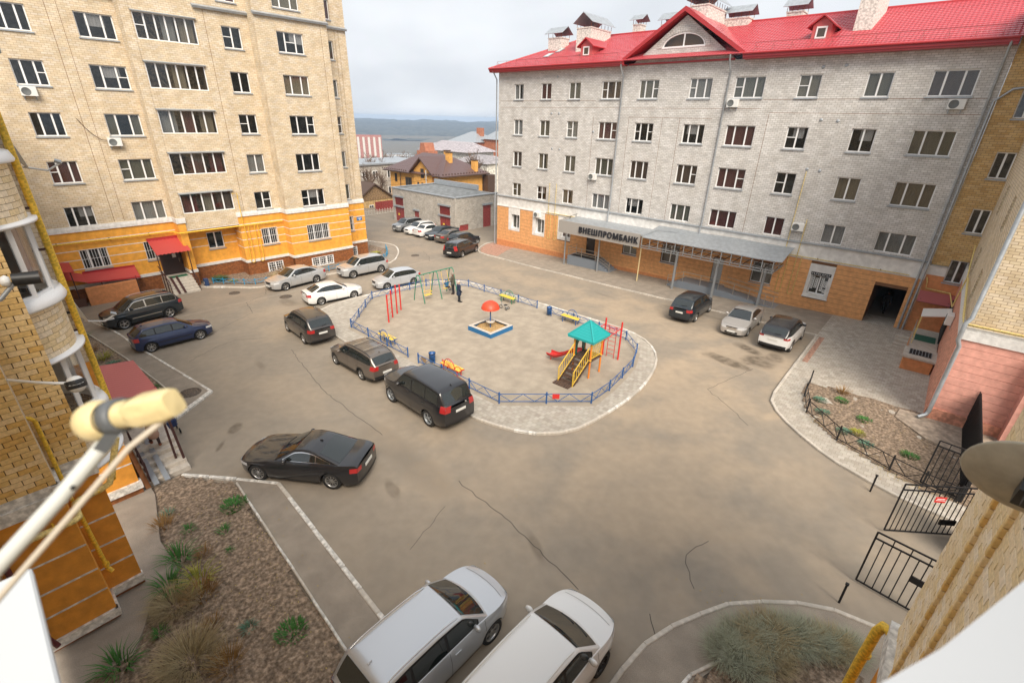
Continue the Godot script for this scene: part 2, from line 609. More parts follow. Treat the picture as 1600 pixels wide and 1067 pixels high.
func yard_texture() -> ImageTexture:
	var w := 1400
	var h := 1000
	var a := noise_image(w, h, 0.0042, 5, 101, false).get_data()
	var b := noise_image(w, h, 0.0145, 5, 102, false).get_data()
	var c := noise_image(w, h, 0.085, 4, 103, false).get_data()
	# drifts and stains read off the photograph: x, z, radius along, radius across, turn, strength; positive = blown sand, negative = oil and damp
	var spots := [
		[24.0, 9.5, 9.0, 3.2, 0.0, 0.8], [32.0, 11.5, 3.5, 4.0, 0.1, 0.75], [31.0, 19.0, 3.0, 6.0, 0.0, 0.8], [33.0, 26.0, 4.5, 5.5, 0.2, 0.65],
		[12.0, 9.0, 6.0, 2.5, 0.05, 0.55], [28.0, 29.5, 6.0, 2.6, 0.1, 0.5], [37.5, 23.0, 2.6, 3.5, 0.2, 0.5], [36.5, 26.5, 1.2, 2.5, 0.4, 0.45],
		[6.0, 28.5, 4.0, 2.5, 0.2, 0.45], [16.0, 32.5, 6.0, 2.0, 0.0, 0.25], [-4.0, 8.0, 5.0, 3.0, 0.0, 0.35], [-15.0, 6.0, 5.0, 3.0, 0.0, 0.3],
		[31.4, 10.6, 1.3, 0.5, 0.5, -1.0], [32.5, 12.1, 0.9, 1.1, 0.3, -0.9], [31.6, 13.4, 1.4, 0.5, 0.2, -0.9], [33.0, 11.0, 0.5, 0.9, 0.0, -0.7],
		[26.0, 6.6, 2.2, 0.35, 0.0, -0.6], [19.0, 7.6, 1.5, 0.25, 0.1, -0.35], [22.5, 35.0, 1.6, 0.4, -0.55, -0.35], [17.5, 35.4, 0.5, 0.25, 0.6, -0.8],
		[18.4, 36.3, 0.5, 0.14, 0.7, -0.9], [31.5, 31.5, 0.9, 0.2, 0.5, -0.5], [25.8, 33.0, 0.6, 0.18, 0.3, -0.5], [12.0, 32.0, 1.0, 0.3, 0.2, -0.4],
		[2.5, 26.0, 1.1, 0.6, 0.0, -0.5], [13.0, 12.5, 2.0, 0.4, 0.0, -0.3], [35.0, 17.6, 0.3, 1.3, 0.35, 0.7], [30.1, 22.0, 0.5, 3.0, 0.0, 0.7],
		[34.0, 15.6, 0.5, 1.6, 0.0, 0.6], [24.0, 31.6, 3.0, 0.7, 0.0, -0.25], [36.9, 27.9, 0.8, 0.6, 0.3, 0.6],
	]
	var reach := []
	for s in spots:
		var m: float = maxf(s[2], s[3]) * 1.9
		reach.append(Rect2(s[0] - m, s[1] - m, 2 * m, 2 * m))
	var out := PackedByteArray()
	out.resize(w * h * 3)
	var base := Vector3(0.395, 0.345, 0.288)
	var sand := Vector3(0.52, 0.425, 0.325)
	var damp := Vector3(0.17, 0.135, 0.10)
	for j in h:
		var z := YARD.position.y + YARD.size.y * j / h
		var near := []
		for k in spots.size():
			if z > reach[k].position.y and z < reach[k].end.y:
				near.append(k)
		for i in w:
			var x := YARD.position.x + YARD.size.x * i / w
			var n1 := a[j * w + i] / 255.0 - 0.5
			var n2 := b[j * w + i] / 255.0 - 0.5
			var n3 := c[j * w + i] / 255.0 - 0.5
			var drift := 0.12 + n1 * 0.5
			var wet := 0.0
			for k: int in near:
				var r: Rect2 = reach[k]
				if x < r.position.x or x > r.end.x:
					continue
				var s: Array = spots[k]
				var dx := x - float(s[0])
				var dz := z - float(s[1])
				var cs := cos(float(s[4]))
				var sn := sin(float(s[4]))
				var e := Vector2((dx * cs + dz * sn) / float(s[2]), (dz * cs - dx * sn) / float(s[3]))
				var f := clampf(1.35 - e.length() + n2 * 1.3, 0.0, 1.0)
				if s[5] > 0:
					drift = maxf(drift, f * float(s[5]) + n1 * 0.3)
				else:
					wet = maxf(wet, clampf((f - 0.25) * 2.0, 0, 1) * -float(s[5]))
			drift = clampf(drift + n2 * 0.45, 0.0, 1.0)
			var col := base.lerp(sand, drift) * (1.0 + n3 * 0.16 + n2 * 0.10)
			col = col.lerp(damp, wet * clampf(0.75 + n3 * 1.2, 0, 1))
			var q := (j * w + i) * 3
			out[q] = int(sqrt(clampf(col.x, 0, 1)) * 255)
			out[q + 1] = int(sqrt(clampf(col.y, 0, 1)) * 255)
			out[q + 2] = int(sqrt(clampf(col.z, 0, 1)) * 255)
	return ImageTexture.create_from_image(Image.create_from_data(w, h, false, Image.FORMAT_RGB8, out))


# a flat piece lying on the slope, with an edge that reaches below it
func slab(poly: Array, up: float, down := 0.25) -> MB:
	var m := MB.new()
	var p := PackedVector2Array(poly)
	if Geometry2D.is_polygon_clockwise(p):
		p.reverse()
	var ids := Geometry2D.triangulate_polygon(p)
	for i in range(0, ids.size(), 3):
		var a := p[ids[i]]
		var b := p[ids[i + 1]]
		var c := p[ids[i + 2]]
		if (b - a).cross(c - a) > 0:
			var t := b
			b = c
			c = t
		m.tri(G(a.x, a.y, up), G(b.x, b.y, up), G(c.x, c.y, up))
	for i in p.size():
		var a := p[i]
		var b := p[(i + 1) % p.size()]
		m.quad(G(a.x, a.y, up), G(b.x, b.y, up), G(b.x, b.y, up - down), G(a.x, a.y, up - down))
	return m


func smooth_line(pts: Array, step: float) -> Array:
	var c := Curve2D.new()
	for i in pts.size():
		var t := Vector2.ZERO
		if i > 0 and i < pts.size() - 1:
			t = (pts[i + 1] - pts[i - 1]) / 6.0
		c.add_point(pts[i], -t, t)
	c.bake_interval = step * 0.25
	var n := maxi(1, int(round(c.get_baked_length() / step)))
	var out := []
	for i in n + 1:
		out.append(c.sample_baked(c.get_baked_length() * i / n))
	return out


# a row of kerb stones, each a stone of its own
func kerb(pts: Array, h := 0.13, w := 0.14, mats := ["concrete", "pale_concrete"], curved := true, step := 1.0) -> Node3D:
	var root := Node3D.new()
	root.name = numbered("kerb")
	add_child(root)
	root.set_meta("kind", "structure")
	var line := smooth_line(pts, step) if curved else pts
	if not curved:
		line = []
		for i in pts.size() - 1:
			var n := maxi(1, int(round(pts[i].distance_to(pts[i + 1]) / step)))
			for k in n:
				line.append(pts[i].lerp(pts[i + 1], float(k) / n))
		line.append(pts[-1])
	for i in line.size() - 1:
		var a: Vector2 = line[i]
		var b: Vector2 = line[i + 1]
		var mid := (a + b) * 0.5
		var len := a.distance_to(b)
		var key := "kerb%d_%.2f_%.2f" % [int(len * 20), h, w]
		if not cache.has(key):
			cache[key] = MB.new().cbox(Vector3(0, -0.1, 0), Vector3(int(len * 20) / 20.0 + 0.028, h + 0.2, w), 0.02).done()
		var pa := G(a.x, a.y)
		var pb := G(b.x, b.y)
		var d := (pb - pa).normalized()
		var zz := d.cross(Vector3.UP).normalized()
		var t := Transform3D(Basis(d, zz.cross(d), zz) * Basis(Vector3.UP, rng.randf_range(-0.012, 0.012)), G(mid.x, mid.y, h * 0.5 + rng.randf_range(-0.012, 0.012)))
		put(root, "kerb_stone", cache[key], M[mats[rng.randi() % mats.size()]], t)
	return root


func ribbon(pts: Array, w: float, up: float) -> MB:
	var m := MB.new()
	for i in pts.size() - 1:
		var a: Vector2 = pts[i]
		var b: Vector2 = pts[i + 1]
		var n := (b - a).normalized().orthogonal() * w * 0.5
		m.quad(G(a.x + n.x, a.y + n.y, up), G(b.x + n.x, b.y + n.y, up), G(b.x - n.x, b.y - n.y, up), G(a.x - n.x, a.y - n.y, up))
	return m


func crooked(pts: Array, jit: float) -> Array:
	var out := []
	for i in pts.size() - 1:
		var n := maxi(2, int(pts[i].distance_to(pts[i + 1]) / 0.25))
		for k in n:
			out.append(pts[i].lerp(pts[i + 1], float(k) / n) + Vector2(rng.randf_range(-jit, jit), rng.randf_range(-jit, jit)))
	out.append(pts[-1])
	return out


func ground_and_paths() -> void:
	var ym := StandardMaterial3D.new()
	ym.albedo_texture = yard_texture()
	ym.uv1_scale = Vector3(1.0 / YARD.size.x, 1.0 / YARD.size.y, 1)
	ym.uv1_offset = Vector3(-YARD.position.x / YARD.size.x, -YARD.position.y / YARD.size.y, 0)
	ym.texture_repeat = false
	ym.roughness = 0.92
	speckle(ym, 83)
	ym.detail_albedo = grain_texture(Color(0.80, 0.79, 0.77), Color(1, 1, 1), 0.12, 4, 83)
	M.yard = ym
	var yard := setting("asphalt_yard", slab([Vector2(-40, -14), Vector2(52, -14), Vector2(52, 46), Vector2(-40, 46)], 0.0), ym)
	yard.set_meta("label", "worn dusty asphalt yard between the buildings")
	# cracks that run through the asphalt
	var crack := paint(lin(0.07, 0.058, 0.05), 0.95)
	var cracks := [
		[[Vector2(11.2, 29.9), Vector2(12.9, 30.3), Vector2(17.4, 31.1), Vector2(22.7, 31.3)], 0.035], [[Vector2(27.4, 31.1), Vector2(30.2, 31.3), Vector2(33.4, 31.9)], 0.035],
		[[Vector2(8.2, 30.4), Vector2(7.2, 31.6), Vector2(7.6, 32.9), Vector2(8.6, 34.6)], 0.03], [[Vector2(-1.9, 25.9), Vector2(-0.6, 26.4), Vector2(0.4, 28.3), Vector2(3.0, 28.9)], 0.04],
		[[Vector2(3.0, 28.9), Vector2(4.0, 30.6), Vector2(5.4, 32.6)], 0.025], [[Vector2(-0.6, 26.4), Vector2(1.6, 25.4)], 0.025], [[Vector2(32.6, 13.4), Vector2(31.6, 17.5), Vector2(33.6, 18.9), Vector2(34.3, 19.6)], 0.03],
		[[Vector2(35.5, 27.5), Vector2(35.2, 28.6), Vector2(35.9, 29.6)], 0.025], [[Vector2(20.8, 33.9), Vector2(21.9, 33.7)], 0.04], [[Vector2(-3.5, 8.2), Vector2(-1.0, 9.4), Vector2(0.4, 10.5)], 0.03],
		[[Vector2(9.6, 10.1), Vector2(11.8, 10.6)], 0.03], [[Vector2(36.0, 32.0), Vector2(35.3, 31.2)], 0.03], [[Vector2(28.6, 34.3), Vector2(28.0, 32.3)], 0.02],
	]
	for c in cracks:
		put(yard, "crack", ribbon(crooked(c[0], 0.05), c[1] * 0.7, 0.004), crack)
	for p in [[-2.55, 10.03, 0.42], [1.17, 25.62, 0.45], [-2.67, 28.02, 0.4], [2.0, 35.0, 0.4]]:
		manhole(p[0], p[1], 0.0, p[2])

	# the tiled apron that carries the playground, and the playground's own asphalt
	var pk := [Vector2(5.75, 24.4), Vector2(6.32, 25.5), Vector2(8.0, 26.5), Vector2(10.9, 27.0), Vector2(16.0, 27.25), Vector2(24.4, 27.65), Vector2(25.4, 27.55), Vector2(26.7, 27.2), Vector2(27.9, 26.5), Vector2(28.65, 25.4), Vector2(28.95, 23.8), Vector2(29.1, 21.1), Vector2(28.9, 18.9), Vector2(28.2, 16.4), Vector2(27.0, 14.6), Vector2(25.3, 13.5), Vector2(23.0, 13.2), Vector2(14.0, 12.95), Vector2(9.3, 12.95), Vector2(7.5, 13.6), Vector2(6.4, 15.4), Vector2(5.9, 18.0), Vector2(5.6, 21.2), Vector2(5.5, 22.8)]
	setting("paved_apron", slab(pk, 0.075), M.tile)
	var ring := pk.duplicate()
	ring.append(pk[0])
	kerb(ring, 0.115, 0.13, ["concrete", "pale_concrete", "white_wash"])
	setting("playground_floor", slab([Vector2(10.84, 25.9), Vector2(22.6, 26.2), Vector2(24.8, 26.2), Vector2(28.3, 23.0), Vector2(28.2, 21.2), Vector2(28.0, 19.5), Vector2(27.7, 17.9), Vector2(27.0, 16.1), Vector2(25.4, 14.6), Vector2(18.8, 14.0), Vector2(9.8, 13.7), Vector2(8.0, 14.8), Vector2(6.9, 16.4), Vector2(6.5, 21.4)], 0.081, 0.1), M.play_asphalt)

	# pavement along the white building
	var wk := [Vector2(-1.2, -0.6), Vector2(-1.1, 0.9), Vector2(0.05, 3.1), Vector2(1.3, 4.25), Vector2(2.75, 4.6), Vector2(8.8, 4.95), Vector2(13.0, 5.1), Vector2(18.8, 5.25), Vector2(27.25, 5.25), Vector2(33.5, 5.35)]
	kerb(wk, 0.11, 0.14)
	var we := [Vector2(34.2, 5.35), Vector2(34.25, 9.0), Vector2(34.3, 14.2), Vector2(34.42, 16.4), Vector2(34.97, 17.48), Vector2(36.32, 18.9), Vector2(37.66, 19.9), Vector2(38.8, 20.4), Vector2(39.85, 20.76), Vector2(41.6, 20.95), Vector2(45.0, 21.2)]
	kerb(we, 0.11, 0.14)
	kerb([Vector2(33.5, 5.35), Vector2(34.2, 5.35)], 0.11, 0.14, ["concrete"], false)
	var walk := wk.duplicate()
	walk.append_array([Vector2(34.2, 5.35), Vector2(34.2, -2.0), Vector2(-1.2, -2.0)])
	setting("pavement", slab(walk, 0.085), M.path_asphalt)
	var tiled := we.duplicate()
	tiled.append_array([Vector2(45.0, -2.0), Vector2(34.2, -2.0)])
	setting("tiled_pavement", slab(tiled, 0.089), M.tile)
	setting("red_paving", slab([Vector2(-1.0, -0.4), Vector2(-0.9, 0.9), Vector2(0.2, 2.95), Vector2(1.4, 4.1), Vector2(2.8, 4.4), Vector2(4.1, 4.3), Vector2(3.0, 1.6), Vector2(2.6, -0.4)], 0.0895, 0.1), M.red_paving)
	setting("red_paving", slab([Vector2(34.4, 5.6), Vector2(34.7, 5.6), Vector2(34.75, 10.5), Vector2(34.45, 10.5)], 0.0932, 0.05), M.red_paving)

	# bed on the right with its fence, and the trodden earth behind it
	setting("flower_bed", lumpy([Vector2(35.35, 13.2), Vector2(35.5, 15.2), Vector2(36.1, 16.8), Vector2(37.55, 18.4), Vector2(39.45, 19.35), Vector2(40.6, 19.75), Vector2(43.0, 19.9), Vector2(44.5, 19.0), Vector2(44.5, 13.4), Vector2(40.2, 13.0), Vector2(37.3, 13.0)], 0.115, 0.06), M.soil)
	setting("trodden_path", slab([Vector2(39.3, 13.3), Vector2(44.4, 13.4), Vector2(44.4, 16.2), Vector2(42.4, 16.4), Vector2(40.4, 15.6), Vector2(39.2, 14.3)], 0.165, 0.1), rough_mat(lin(0.34, 0.275, 0.215), 0.12, 2.0, 0.95, 60, 1.0))

	# left: path and bed below the curved bays
	var lo := [Vector2(-6.4, 37.6), Vector2(-3.32, 37.2), Vector2(-0.2, 36.5), Vector2(3.2, 36.14), Vector2(5.44, 35.92), Vector2(13.26, 34.97)]
	kerb(lo, 0.10, 0.13, ["white_wash", "pale_concrete"])
	kerb([Vector2(13.26, 34.97), Vector2(15.2, 37.5)], 0.12, 0.22, ["white_wash"], false)
	setting("path", slab([Vector2(-6.4, 37.6), Vector2(-3.32, 37.2), Vector2(-0.2, 36.5), Vector2(3.2, 36.14), Vector2(5.44, 35.92), Vector2(13.26, 34.97), Vector2(15.0, 37.42), Vector2(15.2, 40), Vector2(-6.4, 42)], 0.06), M.path_asphalt)
	kerb([Vector2(-2.0, 37.9), Vector2(5.5, 36.95), Vector2(10.5, 36.5), Vector2(14.2, 36.3)], 0.14, 0.08, ["concrete", "pale_concrete"], true, 1.3)
	setting("flower_bed", lumpy([Vector2(-2.0, 37.95), Vector2(5.5, 37.0), Vector2(10.5, 36.55), Vector2(14.1, 36.35), Vector2(14.6, 37.3), Vector2(15.4, 39.6), Vector2(-2.0, 41.0)], 0.10, 0.05), M.soil)
	manhole(12.7, 35.75, 0.064, 0.48)

	# near left: path and bed at the foot of this building
	kerb([Vector2(19.4, 38.0), Vector2(21.16, 36.7), Vector2(22.56, 35.75)], 0.10, 0.13, ["white_wash"], false)
	kerb([Vector2(22.56, 35.75), Vector2(25.5, 35.95), Vector2(29.98, 36.26), Vector2(36.0, 36.7)], 0.10, 0.14, ["white_wash", "pale_concrete"])
	kerb([Vector2(21.45, 36.8), Vector2(26.0, 37.1), Vector2(30.2, 37.4), Vector2(36.0, 37.8)], 0.14, 0.07, ["white_wash", "pale_concrete"], true, 1.3)
	setting("path", slab([Vector2(21.2, 36.75), Vector2(22.56, 35.8), Vector2(30, 36.3), Vector2(36, 36.75), Vector2(36, 37.8), Vector2(30.2, 37.42), Vector2(21.45, 36.85)], 0.06), M.path_asphalt)
	setting("garden_soil", lumpy([Vector2(19.4, 38.1), Vector2(21.4, 36.88), Vector2(26, 37.17), Vector2(30.2, 37.47), Vector2(36, 37.87), Vector2(36, 42.4), Vector2(24.7, 42.4), Vector2(24.7, 41.2), Vector2(23.9, 41.2), Vector2(19.4, 39.6)], 0.07, 0.07), M.soil)
	setting("concrete_apron", slab([Vector2(19.5, 39.0), Vector2(20.0, 39.0), Vector2(22.6, 39.5), Vector2(24.3, 39.45), Vector2(24.9, 40.3), Vector2(25.6, 40.6), Vector2(26.3, 41.0), Vector2(26.2, 42.4), Vector2(24.0, 42.4), Vector2(19.5, 41)], 0.145, 0.2), M.path_asphalt)

	# near right: kerb round the bed of dry grass
	var rb := [Vector2(35.5, 36.0), Vector2(35.5, 33.45), Vector2(35.57, 32.45), Vector2(35.8, 31.5), Vector2(36.23, 30.6), Vector2(36.7, 29.65), Vector2(37.37, 28.9), Vector2(38.12, 28.24), Vector2(38.9, 27.75), Vector2(39.7, 27.54), Vector2(41.0, 27.45)]
	kerb(rb, 0.11, 0.13, ["concrete", "pale_concrete"])
	var rp := rb.duplicate()
	rp.append_array([Vector2(41.0, 36.0)])
	setting("path", slab(rp, 0.07), M.path_asphalt)
	kerb([Vector2(36.6, 36.0), Vector2(36.7, 32.6), Vector2(37.25, 31.2)], 0.13, 0.09, ["white_wash", "pale_concrete"])
	setting("flower_bed", lumpy([Vector2(36.7, 36.0), Vector2(36.8, 32.6), Vector2(37.3, 31.2), Vector2(37.9, 30.0), Vector2(38.9, 29.4), Vector2(40.0, 29.3), Vector2(40.0, 36.0)], 0.10, 0.06), M.soil)

	# beds in front of the yellow building
	var yk := [Vector2(-6.2, 29.3), Vector2(-4.4, 27.7), Vector2(-2.75, 26.2), Vector2(-2.45, 23.5), Vector2(-2.2, 20.5), Vector2(-1.9, 17.0), Vector2(-1.7, 14.8), Vector2(-1.94, 13.3), Vector2(-3.75, 11.4), Vector2(-5.5, 10.05), Vector2(-7.5, 9.0), Vector2(-9.2, 8.8), Vector2(-12, 9.6)]
	kerb(yk, 0.12, 0.16, ["white_wash", "pale_concrete"])
	var yb := yk.duplicate()
	yb.append_array([Vector2(-12, 30.0)])
	setting("path", slab(yb, 0.07), M.path_asphalt)
	setting("flower_bed", lumpy([Vector2(-6.9, 28.9), Vector2(-4.7, 26.9), Vector2(-3.6, 25.9), Vector2(-3.4, 23.0), Vector2(-3.1, 19.5), Vector2(-2.9, 15.6), Vector2(-3.3, 13.6), Vector2(-5.2, 11.8), Vector2(-7.2, 10.6), Vector2(-10, 10.6), Vector2(-10, 28.9)], 0.10, 0.06), M.soil)


func manhole(x: float, z: float, up: float, r: float) -> void:
	var t := put(self, "manhole_cover", MB.new().lathe([Vector2(r * 0.02, 0.03), Vector2(r * 0.78, 0.03), Vector2(r * 0.8, 0.012), Vector2(r * 0.84, 0.012), Vector2(r * 0.86, 0.035), Vector2(r, 0.035), Vector2(r * 1.05, 0.0)], 28), M.manhole if M.has("manhole") else rough_mat(lin(0.11, 0.085, 0.065), 0.25, 0.5, 0.8, 61))
	M.manhole = t.material_override
	t.transform = Transform3D(Basis(Vector3(1, 0.0235, 0), Vector3(-0.0235, 1, -0.00866), Vector3(0, 0.00866, 1)).orthonormalized(), G(x, z, up))
	var says := {10.03: "round iron manhole cover in the road near the row of parked cars", 25.62: "round iron manhole cover in front of the silver notchback sedan", 28.02: "round iron manhole cover near the porch steps of the yellow building", 35.0: "round iron manhole cover beneath the nose of the black crossover", 35.75: "wide round manhole cover at the pointed end of the left path"}
	tag(t, says[z], "manhole cover", "manhole covers")


# uneven ground inside an outline
func lumpy(poly: Array, up: float, amp: float) -> MB:
	var p := PackedVector2Array(poly)
	var lo := p[0]
	var hi := p[0]
	for q in p:
		lo = lo.min(q)
		hi = hi.max(q)
	var n := FastNoiseLite.new()
	n.seed = int(lo.x * 10) + 500
	n.frequency = 0.9
	n.fractal_octaves = 4
	var m := MB.new().smooth(true)
	var st := 0.22
	var nx := int((hi.x - lo.x) / st) + 2
	var nz := int((hi.y - lo.y) / st) + 2
	var f := func(i: int, k: int) -> Vector3:
		var x := lo.x + i * st
		var z := lo.y + k * st
		return G(x, z, up + n.get_noise_2d(x, z) * amp)
	for i in nx:
		for k in nz:
			if Geometry2D.is_point_in_polygon(lo + Vector2((i + 0.5) * st, (k + 0.5) * st), p):
				m.quad(f.call(i, k), f.call(i, k + 1), f.call(i + 1, k + 1), f.call(i + 1, k))
	var flat := slab(poly, up - amp * 0.5, 0.15)
	m.st.index()
	m.st.append_from(flat.done(), 0, Transform3D.IDENTITY)
	return m


# ---- windows -------------------------------------------------------------------------------------

func curtain_mesh(w: float, h: float) -> ArrayMesh:
	var key := "curtain%.2f_%.2f" % [w, h]
	if not cache.has(key):
		var n := maxi(6, int(w / 0.05))
		var lo := []
		var hi := []
		for i in n + 1:
			var x := w * i / n
			var z := 0.025 * sin(i * 1.9) + 0.012 * sin(i * 0.7)
			lo.append(Vector3(x, 0, z))
			hi.append(Vector3(x, h, z * 0.6))
		cache[key] = MB.new().sheet([lo, hi]).done()
	return cache[key]


func curtain_mat() -> StandardMaterial3D:
	if not M.has("curtains"):
		M.curtains = []
		for c in [lin(0.60, 0.60, 0.56), lin(0.55, 0.47, 0.33), lin(0.38, 0.39, 0.33), lin(0.22, 0.15, 0.11), lin(0.28, 0.10, 0.09), lin(0.46, 0.42, 0.31), lin(0.68, 0.70, 0.71), lin(0.30, 0.29, 0.22)]:
			var m := paint(c, 0.9)
			m.backlight_enabled = true
			m.backlight = Color(c.r * 0.3, c.g * 0.3, c.b * 0.3)
			M.curtains.append(m)
	return M.curtains[rng.randi() % M.curtains.size()]


# a window set back in its reveal: frame, panes, outer sill and what hangs behind the glass
func window(parent: Node, x: float, y: float, w: float, h: float, z: float, lay: String, opt := {}) -> MeshInstance3D:
	var n := int(lay[0])
	var flags := lay.substr(1)
	var share := []
	for i in n:
		share.append(1.0 / n)
	if n == 3:
		share = [0.30, 0.40, 0.30]
	var b := 0.065
	var key := "frame%.2f_%.2f_%s" % [w, h, lay]
	var edges := [0.0]
	for s in share:
		edges.append(edges[-1] + s * w)
	var has := func(i: int) -> bool:
		return (flags.contains("L") and i == 0) or (flags.contains("R") and i == n - 1) or (flags.contains("M") and i > 0 and i < n - 1)
	if not cache.has(key):
		var m := MB.new()
		m.span(0, 0, -0.07, w, b, 0)
		m.span(0, h - b, -0.07, w, h, 0)
		for i in n + 1:
			var e: float = edges[i]
			var x0 := clampf(e - b * (0.0 if i == 0 else 0.75), 0, w)
			var x1 := clampf(e + b * (0.0 if i == n else 0.75), 0, w)
			if i == 0:
				x1 = b
			if i == n:
				x0 = w - b
			m.span(x0, b, -0.068, x1, h - b, 0.002)
		for i in n:
			if has.call(i):
				m.span(edges[i] + b * 0.75, h * 0.52 - 0.025, -0.06, edges[i + 1] - b * 0.75, h * 0.52 + 0.025, -0.004)
		cache[key] = m.done()
	var inset: float = opt.get("inset", 0.12)
	var f := put(parent, "window", cache[key], opt.get("frame", M.pvc), shift(x, y, z - inset))
	for i in n:
		var x0: float = edges[i] + b * 0.6
		var x1: float = edges[i + 1] - b * 0.6
		var pk := "pane%.2f_%.2f" % [x1 - x0, h]
		if not cache.has(pk):
			cache[pk] = MB.new().span(0, b * 0.8, -0.008, x1 - x0, h - b * 0.8, 0).done()
		put(f, "pane", cache[pk], opt.get("glass", M.glass), Transform3D(Basis(Vector3.RIGHT, rng.randf_range(-0.004, 0.004)) * Basis(Vector3.UP, rng.randf_range(-0.006, 0.006)), Vector3(x0, 0, -0.03)))
	if opt.get("sill", true):
		var sk := "sill%.2f" % w
		if not cache.has(sk):
			var m := MB.new()
			m.quad(Vector3(-0.06, -0.035, 0.20), Vector3(w + 0.06, -0.035, 0.20), Vector3(w + 0.06, 0.01, 0), Vector3(-0.06, 0.01, 0))
			m.quad(Vector3(-0.06, -0.10, 0.20), Vector3(w + 0.06, -0.10, 0.20), Vector3(w + 0.06, -0.035, 0.20), Vector3(-0.06, -0.035, 0.20))
			for e in [-0.06, w + 0.06]:
				m.quad(Vector3(e, -0.10, 0.20), Vector3(e, -0.10, 0.118), Vector3(e, 0.0, 0.118), Vector3(e, -0.035, 0.20))
			m.quad(Vector3(-0.06, -0.10, 0.118), Vector3(w + 0.06, -0.10, 0.118), Vector3(w + 0.06, -0.10, 0.20), Vector3(-0.06, -0.10, 0.20))
			cache[sk] = m.done()
		put(f, "sill", cache[sk], M.zinc)
	var what: int = opt.get("hang", rng.randi() % 8)
	if what <= 4:
		put(f, "curtain", curtain_mesh(w, h), curtain_mat(), shift(0, 0, -0.11))
	elif what == 5:
		var cm := curtain_mat()
		put(f, "curtain", curtain_mesh(w * 0.34, h), cm, shift(0, 0, -0.11))
		put(f, "curtain", curtain_mesh(w * 0.3, h), cm, shift(w * 0.7, 0, -0.11))
	elif what == 6:
		put(f, "blind", curtain_mesh(w * 0.5, h * 0.5), M.pvc, shift(w * rng.randf_range(0.05, 0.5), h * 0.48, -0.10))
	return f


# welded window grille of flat bars
func grille(parent: Node, x: float, y: float, w: float, h: float, z: float, nx: int, ny: int) -> void:
	var key := "grille%.2f_%.2f_%d_%d" % [w, h, nx, ny]
	if not cache.has(key):
		var m := MB.new()
		for i in nx + 1:
			m.span(w * i / nx - 0.012, 0, -0.012, w * i / nx + 0.012, h, 0.012)
		for k in ny + 1:
			m.span(-0.012, h * k / ny - 0.012, -0.010, w + 0.012, h * k / ny + 0.012, 0.014)
		if ny > 2:
			for i in range(0, nx, 2):
				m.bar(Vector3(w * i / nx, h * 0.05, 0), Vector3(w * (i + 1) / nx, h * 0.32, 0), 0.02)
				m.bar(Vector3(w * (i + 1) / nx, h * 0.66, 0), Vector3(w * i / nx, h * 0.95, 0), 0.02)
		cache[key] = m.done()
	put(parent, "window_grille", cache[key], M.pvc, shift(x, y, z))


func air_conditioner(at: Vector3, turn: float, label: String) -> void:
	var t := thing("air_conditioner", label, "air conditioner", at, turn, "air conditioners on the walls")
	put(t, "casing", MB.new().cbox(Vector3(0, 0, 0.17), Vector3(0.80, 0.55, 0.30), 0.02), M.plastic_white)
	var g := MB.new()
	for r in [0.05, 0.10, 0.15, 0.20]:
		g.tube(ringpts(Vector3(-0.13, 0, 0.326), r, 20), 0.006, 4)
	g.lathe([Vector2(0.0, 0.0), Vector2(0.21, 0.0), Vector2(0.225, 0.012), Vector2(0.235, 0.0)], 20, Vector3(-0.13, 0, 0.321), Basis(Vector3.RIGHT, PI / 2))
	put(t, "fan_grille", g, paint(lin(0.16, 0.17, 0.17), 0.5))
	var b := MB.new()
	for x in [-0.28, 0.28]:
		b.span(x - 0.02, -0.31, 0.0, x + 0.02, -0.28, 0.34)
		b.span(x - 0.02, -0.5, 0.0, x + 0.02, -0.28, 0.03)
	put(t, "bracket", b, M.grey_metal)


func ringpts(c: Vector3, r: float, n: int, b := Basis.IDENTITY) -> Array:
	var p := []
	for i in n + 1:
		var a := TAU * i / n
		p.append(c + b * Vector3(cos(a) * r, sin(a) * r, 0))
	return p


func mbo(o: Vector3) -> MB:
	var m := MB.new()
	m.X = Transform3D(Basis.IDENTITY, o)
	return m


# ---- the white building with the red roof --------------------------------------------------------

